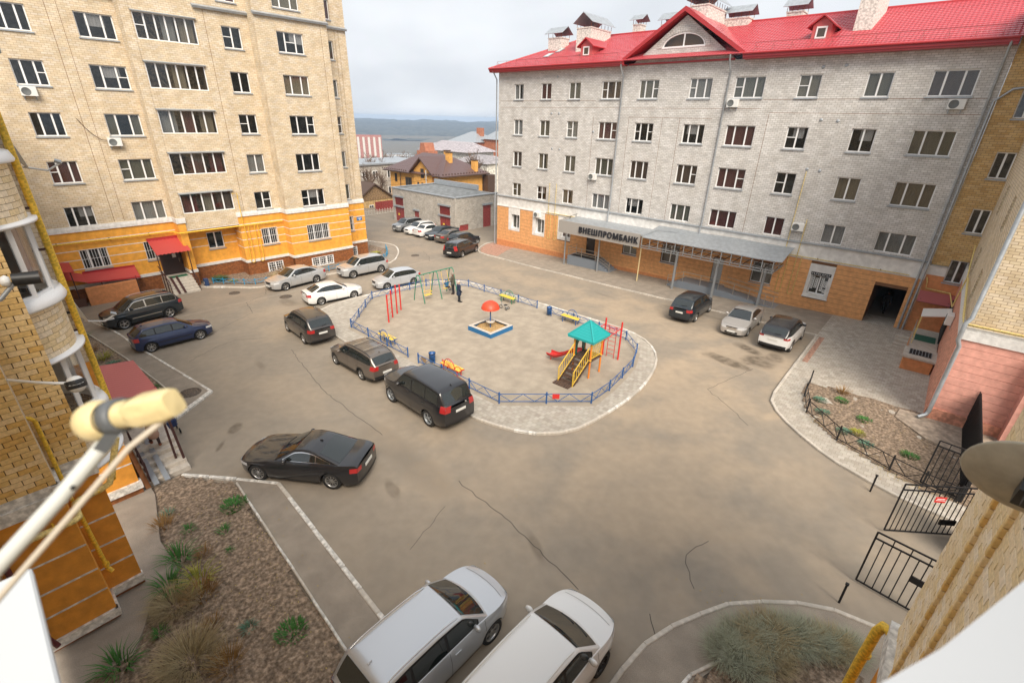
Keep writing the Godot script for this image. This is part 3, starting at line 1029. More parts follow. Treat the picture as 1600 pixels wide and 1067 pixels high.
func white_building() -> void:
	var t := thing("brick_office_building", "long white brick building with a red tiled roof and orange ground floor", "building")
	var tops := [15.35, 12.15, 9.12, 5.95]
	var bots := [13.97, 10.72, 7.64, 4.6]
	var cols := [[2.15, 3.37, 2], [5.58, 6.84, 2], [8.87, 10.17, 2], [12.4, 14.3, 3], [16.06, 17.79, 3], [20.38, 22.13, 3], [23.8, 25.9, 3], [28.05, 29.4, 2], [31.95, 33.32, 2], [35.18, 37.27, 3]]
	var flags := ["", "", "", "L", "R", "L", "L", "L", "", "", "", "", "L", "R", "LR", "", "", "L", "", "", "", "", "", "", "", "R", "R", "L", "", "", "L", "L", "", "", "", "", "", "", "", ""]
	var holes := []
	for r in 4:
		for c in cols:
			holes.append(Rect2(c[0], bots[r], c[1] - c[0], tops[r] - bots[r]))
	put(t, "wall", MB.new().wall(0, 38.4, 4.45, 16.45, 0, holes), M.white_brick)
	for r in 4:
		for k in cols.size():
			var c: Array = cols[k]
			window(t, c[0], bots[r], c[1] - c[0], tops[r] - bots[r], 0, str(c[2]) + flags[r * 10 + k], {"sill": r < 3})
	# the shell behind
	var sh := MB.new()
	sh.quad(Vector3(0, -2.2, -13), Vector3(0, -2.2, 0), Vector3(0, 16.45, 0), Vector3(0, 16.45, -13))
	sh.quad(Vector3(38.4, -2.2, 0), Vector3(38.4, -2.2, -13), Vector3(38.4, 16.45, -13), Vector3(38.4, 16.45, 0))
	sh.quad(Vector3(38.4, -2.2, -13), Vector3(0, -2.2, -13), Vector3(0, 16.45, -13), Vector3(38.4, 16.45, -13))
	put(t, "side_walls", sh, M.white_brick)
	var core := MB.new()
	core.quad(Vector3(0.02, 3.3, -2.2), Vector3(38.38, 3.3, -2.2), Vector3(38.38, 16.4, -2.2), Vector3(0.02, 16.4, -2.2))
	for f in [3.42, 6.75, 9.85, 12.95, 16.4]:
		core.quad(Vector3(0.02, f, -0.17), Vector3(38.38, f, -0.17), Vector3(38.38, f, -2.2), Vector3(0.02, f, -2.2))
	core.quad(Vector3(0.02, -1.5, -1.4), Vector3(35.7, -1.5, -1.4), Vector3(35.7, 3.3, -1.4), Vector3(0.02, 3.3, -1.4))
	put(t, "inner_walls", core, M.room)
	# seams between the brick panels
	for s in [[15.4, 12.55, 15.4, 4.5], [18.5, 12.55, 18.5, 4.5], [20.0, 12.55, 20.0, 4.5], [26.6, 12.9, 26.6, 4.5], [0.2, 13.25, 26.0, 13.25], [26.6, 13.0, 38.0, 13.0], [0.2, 13.83, 11.9, 13.83], [26.0, 13.84, 38.0, 13.84], [15.4, 12.55, 22.6, 12.55], [11.8, 12.55, 11.8, 4.5]]:
		put(t, "panel_joint", MB.new().span(s[0], s[1], 0.0, maxf(s[2], s[0] + 0.025), s[3] if s[3] < s[1] else s[1] + 0.025, 0.003), M.groove)
	# white band and its flashing
	put(t, "plaster_band", MB.new().wall(0, 38.4, 3.42, 4.45, 0.05).span(0, 3.30, 0.0, 38.4, 3.42, 0.11), M.white_plaster)
	put(t, "band_flashing", MB.new().box(Vector3(19.2, 4.455, 0.09), Vector3(38.46, 0.05, 0.22), Basis(Vector3.RIGHT, 0.25)), M.zinc)
	# ground floor: boards course by course, cut at the openings
	var gh := [Rect2(1.76, 0.82, 1.68, 2.48), Rect2(5.26, 0.82, 1.66, 2.48), Rect2(8.65, 0.92, 1.65, 2.38), Rect2(12.3, 0.1, 1.0, 2.1), Rect2(16.35, 0.88, 1.48, 1.6), Rect2(20.24, 0.86, 1.65, 1.6), Rect2(24.9, 0.0, 0.85, 2.1), Rect2(27.97, 0.8, 1.55, 1.6), Rect2(31.88, 0.62, 1.62, 2.46), Rect2(35.97, -3.0, 1.83, 5.38)]
	var y := 3.30
	var depth := 0.06
	while y > -0.45:
		var h := 0.355
		var cuts := [[0.0, 38.4]]
		for g: Rect2 in gh:
			if g.position.y < y - 0.02 and g.end.y > y - h + 0.02:
				var nx := []
				for c in cuts:
					if g.position.x > c[0] and g.end.x < c[1]:
						nx.append([c[0], g.position.x])
						nx.append([g.end.x, c[1]])
					else:
						nx.append(c)
				cuts = nx
		for c in cuts:
			put(t, "siding_board", MB.new().span(c[0], y - h + 0.018, 0.0, c[1], y, depth), M.orange_board)
		y -= h
	var back := MB.new()
	back.wall(0, 38.4, -0.5, 3.3, 0.03, gh, 0.35)
	put(t, "backing_wall", back, M.groove)
	put(t, "plinth", MB.new().span(0, -2.4, -0.3, 35.97, -0.47, 0.10).span(37.8, -2.4, -0.3, 38.4, -0.47, 0.10), M.orange_plinth)
	# ground floor openings
	for k in [0, 1, 2]:
		var g: Rect2 = gh[k]
		var fr := put(t, "window_surround", MB.new().wall(g.position.x, g.end.x, g.position.y, g.end.y, 0.075, [Rect2(g.position.x + 0.42, g.position.y + 0.28, 1.16, 1.5)], 0.3), M.white_plaster)
		window(fr, g.position.x + 0.42, g.position.y + 0.28, 1.16, 1.5, -0.1, "2", {"hang": 0})
	for k in [4, 5, 7]:
		var g: Rect2 = gh[k]
		window(t, g.position.x, g.position.y, g.size.x, g.size.y, 0.0, "2", {"hang": 0})
	var posters := [[0.82, 1.3, 0.5, 0.35, lin(0.62, 0.05, 0.05)], [0.98, 0.92, 0.42, 0.33, lin(0.72, 0.42, 0.04)], [0.2, 1.15, 0.42, 0.3, lin(0.6, 0.1, 0.1)]]
	for p in posters:
		put(t, "poster", MB.new().span(16.35 + p[0], 0.6 + p[1], -0.10, 16.35 + p[0] + p[2], 0.6 + p[1] + p[3], -0.095), paint(p[4], 0.5))
	for k in [3, 6]:
		var g: Rect2 = gh[k]
		var d := put(t, "door", MB.new().cbox(Vector3(g.get_center().x, g.get_center().y, -0.05), Vector3(g.size.x, g.size.y, 0.06), 0.01), paint(lin(0.03, 0.018, 0.015), 0.4) if k == 3 else M.grey_metal)
		put(d, "handle", MB.new().tube([Vector3(g.position.x + 0.12, g.position.y + 0.9, 0.0), Vector3(g.position.x + 0.12, g.position.y + 1.2, 0.0)], 0.015), M.chrome)
	# window with printed signs on the right
	var g8: Rect2 = gh[8]
	var ws := put(t, "window_surround", MB.new().wall(g8.position.x, g8.end.x, g8.position.y, g8.end.y, 0.075, [Rect2(32.12, 0.86, 1.16, 1.4)], 0.2).span(31.86, 0.56, 0.0, 33.54, 0.64, 0.2), M.white_plaster)
	window(ws, 32.12, 0.86, 1.16, 1.4, 0.0, "2", {"hang": 7, "sill": false})
	put(ws, "sign_strip", MB.new().span(32.06, 2.27, 0.0, 33.36, 2.5, 0.082), M.letter)
	var paper := paint(lin(0.66, 0.67, 0.66), 0.6)
	for p in [[32.2, 1.2, 0.17, 0.95], [32.42, 1.28, 0.2, 0.78], [32.82, 1.1, 0.19, 1.02], [33.03, 1.42, 0.2, 0.5], [33.03, 1.02, 0.2, 0.28]]:
		put(ws, "paper_sign", MB.new().span(p[0], p[1], -0.112, p[0] + p[2], p[1] + p[3], -0.108), paper)
		var ink := MB.new()
		var yy: float = p[1] + p[3] - 0.12
		while yy > p[1] + 0.03:
			ink.span(p[0] + 0.05, yy, -0.108, p[0] + p[2] - 0.05, yy + 0.03, -0.106)
			ink.span(p[0] + 0.05, yy, -0.108, p[0] + 0.08, yy + 0.09, -0.106)
			yy -= 0.15
		put(ws, "print", ink, M.letter)
	var st := MB.new()
	for i in 9:
		st.span(32.12 + i * 0.135, 2.33, 0.082, 32.15 + i * 0.135, 2.44, 0.085)
		if i % 3 != 1:
			st.span(32.12 + i * 0.135, 2.41, 0.082, 32.21 + i * 0.135, 2.44, 0.085)
		if i % 2:
			st.span(32.12 + i * 0.135, 2.33, 0.082, 32.21 + i * 0.135, 2.36, 0.085)
	put(ws, "print", st, paper)
	# passage through the building
	var pg := MB.new()
	pg.quad(Vector3(35.97, -2.4, 0.06), Vector3(35.97, -2.4, -13), Vector3(35.97, 2.38, -13), Vector3(35.97, 2.38, 0.06))
	pg.quad(Vector3(37.8, -2.4, -13), Vector3(37.8, -2.4, 0.06), Vector3(37.8, 2.38, 0.06), Vector3(37.8, 2.38, -13))
	pg.quad(Vector3(35.97, 2.38, -13), Vector3(37.8, 2.38, -13), Vector3(37.8, 2.38, 0.06), Vector3(35.97, 2.38, 0.06))
	pg.quad(Vector3(35.97, -2.4, -13), Vector3(37.8, -2.4, -13), Vector3(37.8, 1.2, -13), Vector3(35.97, 1.2, -13))
	put(t, "passage", pg, rough_mat(lin(0.30, 0.16, 0.08), 0.15, 2, 0.9, 62))
	# eaves, roof, gable
	for s in [[-0.66, 14.75], [24.25, 38.35]]:
		var gut := MB.new()
		gut.span(s[0], 16.50, 0.62, s[1], 16.74, 0.80)
		gut.span(s[0], 16.40, 0.0, s[1], 16.50, 0.72)
		gut.tube([Vector3(s[0], 16.72, 0.86), Vector3(s[1], 16.72, 0.86)], 0.075, 8)
		put(t, "eaves", gut, M.roof_edge)
	var rf := MB.new()
	var A := Vector3(-0.7, 16.74, 0.82)
	var B := Vector3(38.8, 16.74, 0.82)
	var C := Vector3(38.8, 19.77, -6.5)
	var D := Vector3(6.0, 19.77, -6.5)
	var E := Vector3(-0.7, 16.74, -13.8)
	var F := Vector3(38.8, 16.74, -13.8)
	for i in 21:
		var p := A.lerp(D, i / 21.0)
		var q := A.lerp(D, (i + 1) / 21.0)
		var e := B.lerp(C, i / 21.0)
		var f := B.lerp(C, (i + 1) / 21.0)
		var lift := Vector3(0, 0.035, 0)
		rf.quad(p + lift, e + lift, f, q)
		rf.quad(p, e, e + lift, p + lift)
	rf.tri(E, A, D)
	rf.quad(F, E, D, C)
	rf.quad(E, F, B, A)
	rf.tri(B, F, C)
	var roof := put(t, "roof", rf, M.roof_tile)
	put(roof, "ridge_cap", MB.new().tube([D, C], 0.10, 6).tube([A, D], 0.09, 6), M.roof_edge)
	var gl := PackedVector2Array()
	for sgn in [-1, 1]:
		var pts := [Vector2(19.375 + sgn * 4.25, 16.42), Vector2(19.375, 16.42), Vector2(19.375, 17.46), Vector2(19.375 + sgn * 1.7, 17.46)]
		for i in range(1, 13):
			var a := PI / 2 * i / 12
			pts.append(Vector2(19.375 + sgn * 1.7 * cos(a), 17.46 + 0.95 * sin(a)))
		pts.append(Vector2(19.375, 19.55))
		gl = PackedVector2Array(pts)
		put(t, "gable_wall", MB.new().prism(gl, -0.25, 0.03), M.white_brick)
	var arch := MB.new()
	for i in 30:
		var a0 := PI * i / 30.0
		var a1 := PI * (i + 0.86) / 30.0
		var q := PackedVector2Array()
		for e in [[a0, 0.08], [a1, 0.08], [a1, 0.42], [a0, 0.42]]:
			q.append(Vector2(19.375 + (1.7 + e[1]) * cos(e[0]), 17.46 + (0.95 + e[1]) * sin(e[0])))
		arch.prism(q, 0.03, 0.075)
	put(t, "arch_bricks", arch, M.white_brick)
	var af := MB.new()
	var rim := []
	for i in 25:
		var a := PI * i / 24
		rim.append(Vector3(19.375 + 1.66 * cos(a), 17.5 + 0.90 * sin(a), -0.02))
	af.tube(rim, 0.06, 6)
	af.span(17.66, 17.44, -0.1, 21.1, 17.56, 0.06)
	af.span(19.33, 17.5, -0.06, 19.42, 18.38, 0.02)
	var aw := put(t, "arched_window", af, M.pvc)
	var ag := MB.new()
	for i in 24:
		ag.tri(Vector3(19.375, 17.5, -0.05), rim[i] + Vector3(0, 0, -0.03), rim[i + 1] + Vector3(0, 0, -0.03))
	put(aw, "pane", ag, M.glass)
	put(aw, "curtain", MB.new().span(17.7, 17.4, -0.5, 21.05, 18.5, -0.45), paint(lin(0.24, 0.13, 0.06), 0.9))
	var ch := PackedVector2Array([Vector2(14.5, 16.62), Vector2(19.375, 19.72), Vector2(24.25, 16.62), Vector2(24.25, 16.90), Vector2(19.375, 20.02), Vector2(14.5, 16.90)])
	var gr := put(t, "gable_roof", MB.new().prism(ch, -7.0, 0.62), M.roof_edge)
	var gs := MB.new()
	gs.quad(Vector3(14.5, 16.91, 0.6), Vector3(19.375, 20.03, 0.6), Vector3(19.375, 20.03, -7), Vector3(14.5, 16.91, -7))
	gs.quad(Vector3(19.375, 20.03, 0.6), Vector3(24.25, 16.91, 0.6), Vector3(24.25, 16.91, -7), Vector3(19.375, 20.03, -7))
	put(gr, "tiles", gs, M.roof_tile)
	put(t, "gable_band", MB.new().span(14.9, 16.42, 0.0, 23.5, 16.55, 0.12), M.roof_edge)
	# snow guard along the eaves
	var rusty := paint(lin(0.30, 0.09, 0.09), 0.5)
	for s in [[0.3, 14.0], [24.9, 37.6]]:
		var sg := MB.new()
		var n := int((s[1] - s[0]) / 1.15)
		for i in n + 1:
			var x: float = s[0] + (s[1] - s[0]) * i / n
			sg.bar(Vector3(x, 16.8, 0.72), Vector3(x, 17.35, 0.55), 0.02)
			sg.bar(Vector3(x, 17.25, 0.58), Vector3(x, 17.05, 0.02), 0.015)
		for yy in [17.08, 17.34]:
			sg.bar(Vector3(s[0], yy, 0.72 - (yy - 16.8) * 0.3), Vector3(s[1], yy, 0.72 - (yy - 16.8) * 0.3), 0.018)
		put(t, "snow_guard", sg, rusty)
	for d in [[9.3, 10.5, -0.85], [27.88, 29.0, -0.95]]:
		dormer(t, d[0], d[1], d[2])
	for k in [[4.55, 5.15, -1.35, -2.3], [5.1, 5.6, -2.6, -3.4]]:
		var ya: float = 16.76 + (0.8 - k[2]) / 7.3 * 3.03
		var yb: float = 16.76 + (0.8 - k[3]) / 7.3 * 3.03
		var s := put(t, "skylight", MB.new().box(Vector3((k[0] + k[1]) * 0.5, (ya + yb) * 0.5 + 0.03, (k[2] + k[3]) * 0.5), Vector3(k[1] - k[0], 0.07, 1.05), Basis(Vector3.RIGHT, 0.39)), M.grey_metal)
		put(s, "pane", MB.new().box(Vector3((k[0] + k[1]) * 0.5, (ya + yb) * 0.5 + 0.072, (k[2] + k[3]) * 0.5), Vector3(k[1] - k[0] - 0.12, 0.01, 0.92), Basis(Vector3.RIGHT, 0.39)), paint(lin(0.5, 0.56, 0.56), 0.1))
	chimney(t, 3.6, 5.2, -4.6, -3.3, 19.55, true)
	chimney(t, 7.7, 9.25, -5.7, -2.3, 19.95, false)
	chimney(t, 10.7, 11.5, -8.2, -7.2, 20.6, true)
	chimney(t, 13.6, 16.6, -8.6, -7.2, 20.35, true)
	chimney(t, 18.6, 20.05, -5.6, -1.9, 20.5, false)
	chimney(t, 20.06, 21.9, -6.8, -5.6, 20.0, true)
	chimney(t, 24.2, 25.4, -8.4, -7.2, 20.3, true)
	put(t, "chimney", MB.new().span(30.03, 17.5, -5.6, 31.05, 22.5, -2.0), M.white_wash)
	# downpipes
	for p in [[-0.18, 16.5, 0.12], [14.52, 16.3, 0.10], [23.36, 16.4, 0.10], [38.05, 16.2, 0.12], [38.3, 14.3, 0.14]]:
		var bot := gy(p[0], 0.2) + 0.15 if p[0] < 1 or p[0] > 30 else 3.6
		var path := [Vector3(p[0], p[1] + 0.35, 0.75), Vector3(p[0], p[1], 0.7), Vector3(p[0], p[1] - 0.7, p[2]), Vector3(p[0], 4.8, p[2]), Vector3(p[0], 4.3, p[2] + 0.14), Vector3(p[0], bot, p[2] + 0.14)]
		if p[0] > 38.2:
			path = [Vector3(39.6, p[1] + 0.1, 0.2), Vector3(38.9, p[1], p[2]), Vector3(p[0], p[1] - 0.6, p[2]), Vector3(p[0], 4.8, p[2]), Vector3(p[0], 4.3, p[2] + 0.14), Vector3(p[0], bot, p[2] + 0.14)]
		put(t, "downpipe", MB.new().tube(path, 0.065, 8), M.zinc)
	# small vents in the brickwork
	for v in [[7.0, 12.75], [7.9, 12.75], [7.3, 9.62], [8.2, 9.6], [30.0, 12.6], [31.0, 12.55], [29.95, 9.45], [30.75, 9.4], [29.3, 15.75], [30.6, 15.8], [7.5, 15.85], [11.9, 11.3]]:
		put(t, "wall_vent", MB.new().lathe([Vector2(0.0, 0.03), Vector2(0.09, 0.03), Vector2(0.11, 0.0)], 10, Vector3(v[0], v[1], 0), Basis(Vector3.RIGHT, PI / 2)), M.zinc)
	entrance_canopies()
	gas_pipes()
	for a in [[24.0, 13.62, "air conditioner beside the right downpipe, top window row of white building"], [36.75, 13.55, "air conditioner under the burgundy curtained top right window of white building"], [30.42, 5.5, "air conditioner between two low windows at right of white building"], [12.4, 7.45, "air conditioner under a window left of the first downpipe"], [5.95, 3.05, "air conditioner set above a ground floor window left of the sign"]]:
		air_conditioner(Vector3(a[0], a[1], 0.02), 0.0, a[2])


func dormer(t: Node, x0: float, x1: float, z: float) -> void:
	var m := (x0 + x1) * 0.5
	var d := put(t, "dormer", MB.new().prism(PackedVector2Array([Vector2(x0, 17.2), Vector2(x1, 17.2), Vector2(x1, 18.3), Vector2(m, 18.75), Vector2(x0, 18.3)]), z - 3.0, z), paint(lin(0.52, 0.10, 0.10), 0.5))
	put(d, "dormer_roof", MB.new().prism(PackedVector2Array([Vector2(x0 - 0.28, 18.12), Vector2(m, 18.78), Vector2(x1 + 0.28, 18.12), Vector2(x1 + 0.28, 18.2), Vector2(m, 18.88), Vector2(x0 - 0.28, 18.2)]), z - 3.2, z + 0.28), M.roof_edge)
	put(d, "dormer_window", MB.new().span(m - 0.32, 17.5, z, m + 0.32, 17.6, z + 0.05).span(m - 0.32, 18.1, z, m + 0.32, 18.2, z + 0.05).span(m - 0.32, 17.6, z, m - 0.23, 18.1, z + 0.05).span(m + 0.23, 17.6, z, m + 0.32, 18.1, z + 0.05), M.pvc)
	put(d, "dormer_pane", MB.new().span(m - 0.23, 17.6, z, m + 0.23, 18.1, z + 0.02), paint(lin(0.07, 0.055, 0.04), 0.1))


# rendered stack with a little sheet metal roof on stilts; across = ridge along x
func chimney(t: Node, x0: float, x1: float, z0: float, z1: float, top: float, across: bool) -> void:
	var c := put(t, "chimney", MB.new().span(x0, 17.0, z0, x1, top, z1).span(x0 - 0.04, top - 0.1, z0 - 0.04, x1 + 0.04, top, z1 + 0.04), M.white_wash)
	var lg := MB.new()
	var n := 3 if across else maxi(2, int((z1 - z0) / 0.5))
	for i in n + 1:
		for s in [0, 1]:
			var p := Vector3(lerpf(x0, x1, float(i) / n), top, lerpf(z0, z1, s)) if across else Vector3(lerpf(x0, x1, s), top, lerpf(z0, z1, float(i) / n))
			lg.bar(p, p + Vector3(0, 0.34, 0), 0.03)
	put(c, "stilts", lg, paint(lin(0.28, 0.11, 0.05), 0.8))
	var o := 0.28
	var y := top + 0.3
	var r := MB.new()
	if across:
		var m := (z0 + z1) * 0.5
		var rise := (z1 - z0) * 0.5 * 0.8 + 0.1
		r.box(Vector3((x0 + x1) * 0.5, y + rise * 0.5, (z1 + o + m) * 0.5), Vector3(x1 - x0 + 2 * o, 0.03, Vector2(z1 + o - m, rise).length()), Basis(Vector3.RIGHT, atan2(rise, z1 + o - m)))
		r.box(Vector3((x0 + x1) * 0.5, y + rise * 0.5, (z0 - o + m) * 0.5), Vector3(x1 - x0 + 2 * o, 0.03, Vector2(m - z0 + o, rise).length()), Basis(Vector3.RIGHT, -atan2(rise, m - z0 + o)))
	else:
		r.prism(PackedVector2Array([Vector2(x0 - o, y), Vector2((x0 + x1) * 0.5, y + 0.8), Vector2(x1 + o, y), Vector2(x1 + o, y + 0.04), Vector2((x0 + x1) * 0.5, y + 0.85), Vector2(x0 - o, y + 0.04)]), z0 - o, z1 + o)
	put(c, "cowl", r, M.zinc)


func entrance_canopies() -> void:
	# left: flat canopy with the sign; right: sagging canopy on an open frame
	var t := thing("entrance_canopy", "grey flat entrance canopy carrying a sign with dark letters", "canopy", G(15, 2.0))
	var o := -t.position
	put(t, "roof_sheet", mbo(o).box(Vector3(15.2, 3.5, 1.55), Vector3(8.4, 0.05, 2.9), Basis(Vector3.RIGHT, 0.03)).span(11.0, 3.35, 0.1, 19.4, 3.42, 2.95), M.zinc)
	put(t, "sign_panel", mbo(o).span(10.95, 2.47, 2.98, 19.5, 3.60, 3.1).span(10.95, 2.47, 1.2, 11.05, 3.60, 2.98), M.sign_panel)
	var tm := TextMesh.new()
	var f := SystemFont.new()
	f.font_names = PackedStringArray(["Droid Sans"])
	f.font_weight = 700
	tm.font = f
	tm.text = "ВНЕШПРОМБАНК"
	tm.font_size = 64
	tm.pixel_size = 0.0115
	tm.depth = 0.09
	var box := tm.get_aabb()
	var k := 6.05 / maxf(box.size.x, 0.01)
	var ky := 0.56 / maxf(box.size.y, 0.01)
	put(t, "sign_lettering", tm, M.letter, Transform3D(Basis.from_scale(Vector3(k, ky, 1)), Vector3(16.35, 3.05, 3.15) + o - Vector3(box.get_center().x * k, box.get_center().y * ky, 0)))
	for p in [[11.1, 2.0], [15.0, 2.05], [19.35, 2.3]]:
		var m: MB = mbo(o)
		m.tube([G(p[0], p[1], 0.05), Vector3(p[0], 3.4, p[1])], 0.075 if p[0] < 19 else 0.05, 10)
		put(t, "column", m, M.grey_metal if p[0] < 19 else M.cream)
	put(t, "roof_rail", mbo(o).bar(Vector3(11.1, 3.85, 0.3), Vector3(11.1, 3.7, 2.6), 0.03).bar(Vector3(11.1, 3.5, 0.5), Vector3(11.1, 3.85, 0.5), 0.03).bar(Vector3(11.1, 3.5, 1.5), Vector3(11.1, 3.78, 1.5), 0.03), M.iron)

	var s := thing("entrance_canopy", "sagging sheet metal canopy on an exposed steel frame right of the sign", "canopy", G(25, 2.0))
	o = -s.position
	var roof := []
	for i in 13:
		var x := 19.7 + (30.6 - 19.7) * i / 12
		var sag := 0.10 * sin(i * 1.1) * 0.5
		roof.append([Vector3(x, 3.42 + sag * 0.3, 3.15 + (0.15 * sin(i * 0.8))), Vector3(x, 3.72 + sag, 1.8), Vector3(x, 3.98 + sag * 0.5, 0.15)])
	var rs: MB = mbo(o)
	rs.sheet(roof)
	put(s, "roof_sheet", rs, M.zinc)
	var fr: MB = mbo(o)
	for i in 15:
		var x := 19.75 + (30.1 - 19.75) * i / 14
		put(s, "frame_post", mbo(o).bar(Vector3(x, 2.56, 3.2), Vector3(x, 3.45, 3.2), 0.05), M.grey_metal)
		put(s, "purlin", mbo(o).bar(Vector3(x, 2.62, 3.15), Vector3(x, 2.7, 0.2), 0.04), paint(lin(0.12, 0.08, 0.06), 0.7) if i == 0 else s.get_node("purlin").material_override)
	for e in [[2.56, 3.2], [3.42, 3.2], [2.74, 3.2], [2.62, 2.2], [2.66, 1.0]]:
		fr.bar(Vector3(19.7, e[0], e[1]), Vector3(30.2, e[0], e[1]), 0.05)
	fr.bar(Vector3(30.15, 2.56, 3.2), Vector3(30.15, 2.6, 0.2), 0.05)
	fr.bar(Vector3(30.15, 2.56, 3.2), Vector3(30.15, 3.4, 1.6), 0.04)
	fr.bar(Vector3(30.15, 3.4, 3.2), Vector3(30.15, 3.9, 0.2), 0.05)
	fr.bar(Vector3(30.15, 2.6, 1.6), Vector3(30.15, 3.65, 1.6), 0.04)
	put(s, "frame_rail", fr, M.grey_metal)
	put(s, "torn_edge", mbo(o).bar(Vector3(19.6, 3.5, 3.1), Vector3(20.3, 3.95, 1.6), 0.08).bar(Vector3(20.3, 3.95, 1.6), Vector3(22.8, 3.8, 1.0), 0.05), M.zinc)
	for p in [[22.65, 2.3], [26.0, 2.26], [29.4, 1.9]]:
		put(s, "column", mbo(o).tube([G(p[0], p[1], 0.05), Vector3(p[0], 2.65, p[1])], 0.11, 12), M.grey_metal)

	# steps of the left entrance
	var p := thing("entrance_steps", "grey tiled landing and steps under the sign canopy", "steps", G(13.0, 1.2))
	o = -p.position
	put(p, "landing", mbo(o).span(11.3, -1.4, 0.08, 14.6, 0.02, 1.75), M.grey_tile)
	put(p, "door_mat", mbo(o).span(11.5, 0.02, 0.3, 14.3, 0.035, 1.5), M.dark_void)
	for i in 5:
		var top := 0.02 - (i + 1) * 0.14
		put(p, "step", mbo(o).cbox(Vector3(14.6 + 0.15 + i * 0.3, (top - 1.3) * 0.5, 0.95), Vector3(0.3, top + 1.3, 1.5), 0.01), M.grey_tile)
	var rl: MB = mbo(o)
	for q in [[11.35, 1.7], [12.9, 1.7], [14.5, 1.7], [11.35, 0.3]]:
		rl.bar(Vector3(q[0], 0.02, q[1]), Vector3(q[0], 0.92, q[1]), 0.04)
	for hgt in [0.9, 0.6, 0.35]:
		rl.bar(Vector3(11.35, hgt, 0.3), Vector3(11.35, hgt, 1.7), 0.03)
		rl.bar(Vector3(11.35, hgt, 1.7), Vector3(14.5, hgt, 1.7), 0.03)
		rl.bar(Vector3(14.5, hgt, 1.7), Vector3(16.1, hgt - 0.75, 1.7), 0.03)
	rl.bar(Vector3(16.1, -0.7, 1.7), Vector3(16.1, 0.15, 1.7), 0.04)
	put(p, "handrail", rl, M.steel_rail)

	# ramp of the right entrance
	var r := thing("entrance_ramp", "grey tiled landing with a ramp and rails behind the right parked cars", "ramp", G(26.0, 1.5))
	o = -r.position
	put(r, "landing", mbo(o).span(22.8, -1.5, 0.1, 26.2, 0.0, 1.7), M.grey_tile)
	var rp: MB = mbo(o)
	rp.prism(PackedVector2Array([Vector2(26.2, -1.5), Vector2(30.6, -1.5), Vector2(30.6, -0.42), Vector2(26.2, 0.0)]), 0.4, 1.7)
	put(r, "ramp_slab", rp, M.grey_tile)
	for i in 3:
		var top := -0.02 - (i + 1) * 0.16
		put(r, "step", mbo(o).cbox(Vector3(22.8 - 0.15 - i * 0.3, (top - 1.4) * 0.5, 0.9), Vector3(0.3, top + 1.4, 1.5), 0.01), M.grey_tile)
	var rr: MB = mbo(o)
	for hgt in [0.85, 0.55]:
		rr.bar(Vector3(21.9, hgt - 0.55, 1.65), Vector3(23.2, hgt, 1.65), 0.035)
		rr.bar(Vector3(23.2, hgt, 1.65), Vector3(26.2, hgt, 1.65), 0.035)
		rr.bar(Vector3(26.2, hgt, 1.65), Vector3(30.4, hgt - 0.43, 1.65), 0.035)
		rr.bar(Vector3(26.4, hgt, 0.45), Vector3(30.4, hgt - 0.43, 0.45), 0.035)
	for x in [21.9, 23.2, 24.7, 26.2]:
		rr.bar(Vector3(x, -0.9 if x < 22 else 0.0, 1.65), Vector3(x, 0.3 if x < 22 else 0.85, 1.65), 0.04)
	for x in [27.4, 28.6, 29.8, 30.4]:
		var yy: float = -(x - 26.2) / 4.4 * 0.42
		rr.bar(Vector3(x, yy, 1.65), Vector3(x, yy + 0.85, 1.65), 0.04)
	put(r, "handrail", rr, M.steel_rail)


func gas_pipes() -> void:
	var t := thing("gas_pipe", "thin yellow gas pipe running under the white band of the long building", "gas pipe")
	put(t, "main_pipe", MB.new().tube([Vector3(7.1, 3.46, 0.16), Vector3(37.6, 3.44, 0.16)], 0.03, 6), M.pale_yellow)
	for x in [10.2, 15.4, 19.8, 24.2, 28.0, 32.2, 36.0]:
		put(t, "clip", MB.new().cbox(Vector3(x, 3.45, 0.1), Vector3(0.06, 0.1, 0.14), 0.01), M.brown_iron)
	for k in [[7.35, 8.2, 6.4, 0.80], [29.98, 30.85, 9.3, 0.52]]:
		var u := thing("gas_riser", "pale yellow gas risers looped down the wall left of the sign" if k[0] < 10 else "pale yellow gas risers looped down the wall right of the canopies", "gas pipe", Vector3.ZERO, 0.0, "gas risers")
		var hi2: float = k[2] if k[0] < 10 else 6.1
		for e in [[k[0], k[2]], [k[1], hi2]]:
			var loop := [Vector3(e[0], e[1], 0.12), Vector3(e[0], k[3] + 0.12, 0.12)]
			for i in 7:
				loop.append(Vector3(e[0] + 0.17 - 0.17 * cos(PI * i / 6), k[3] + 0.12 - 0.15 * sin(PI * i / 6), 0.12))
			loop.append(Vector3(e[0] + 0.34, 3.44, 0.12))
			put(u, "riser", MB.new().tube(loop, 0.028, 6), M.pale_yellow)


# ---- the yellow apartment building on the left ---------------------------------------------------

const L_AT := Vector3(-6.8604, 0.0, 12.9437)
const L_TURN := 1.55569


func lthing(called: String, label: String, category: String, p: Vector3, group := "") -> Node3D:
	return thing(called, label, category, L_AT + Basis(Vector3.UP, L_TURN) * p, L_TURN, group)


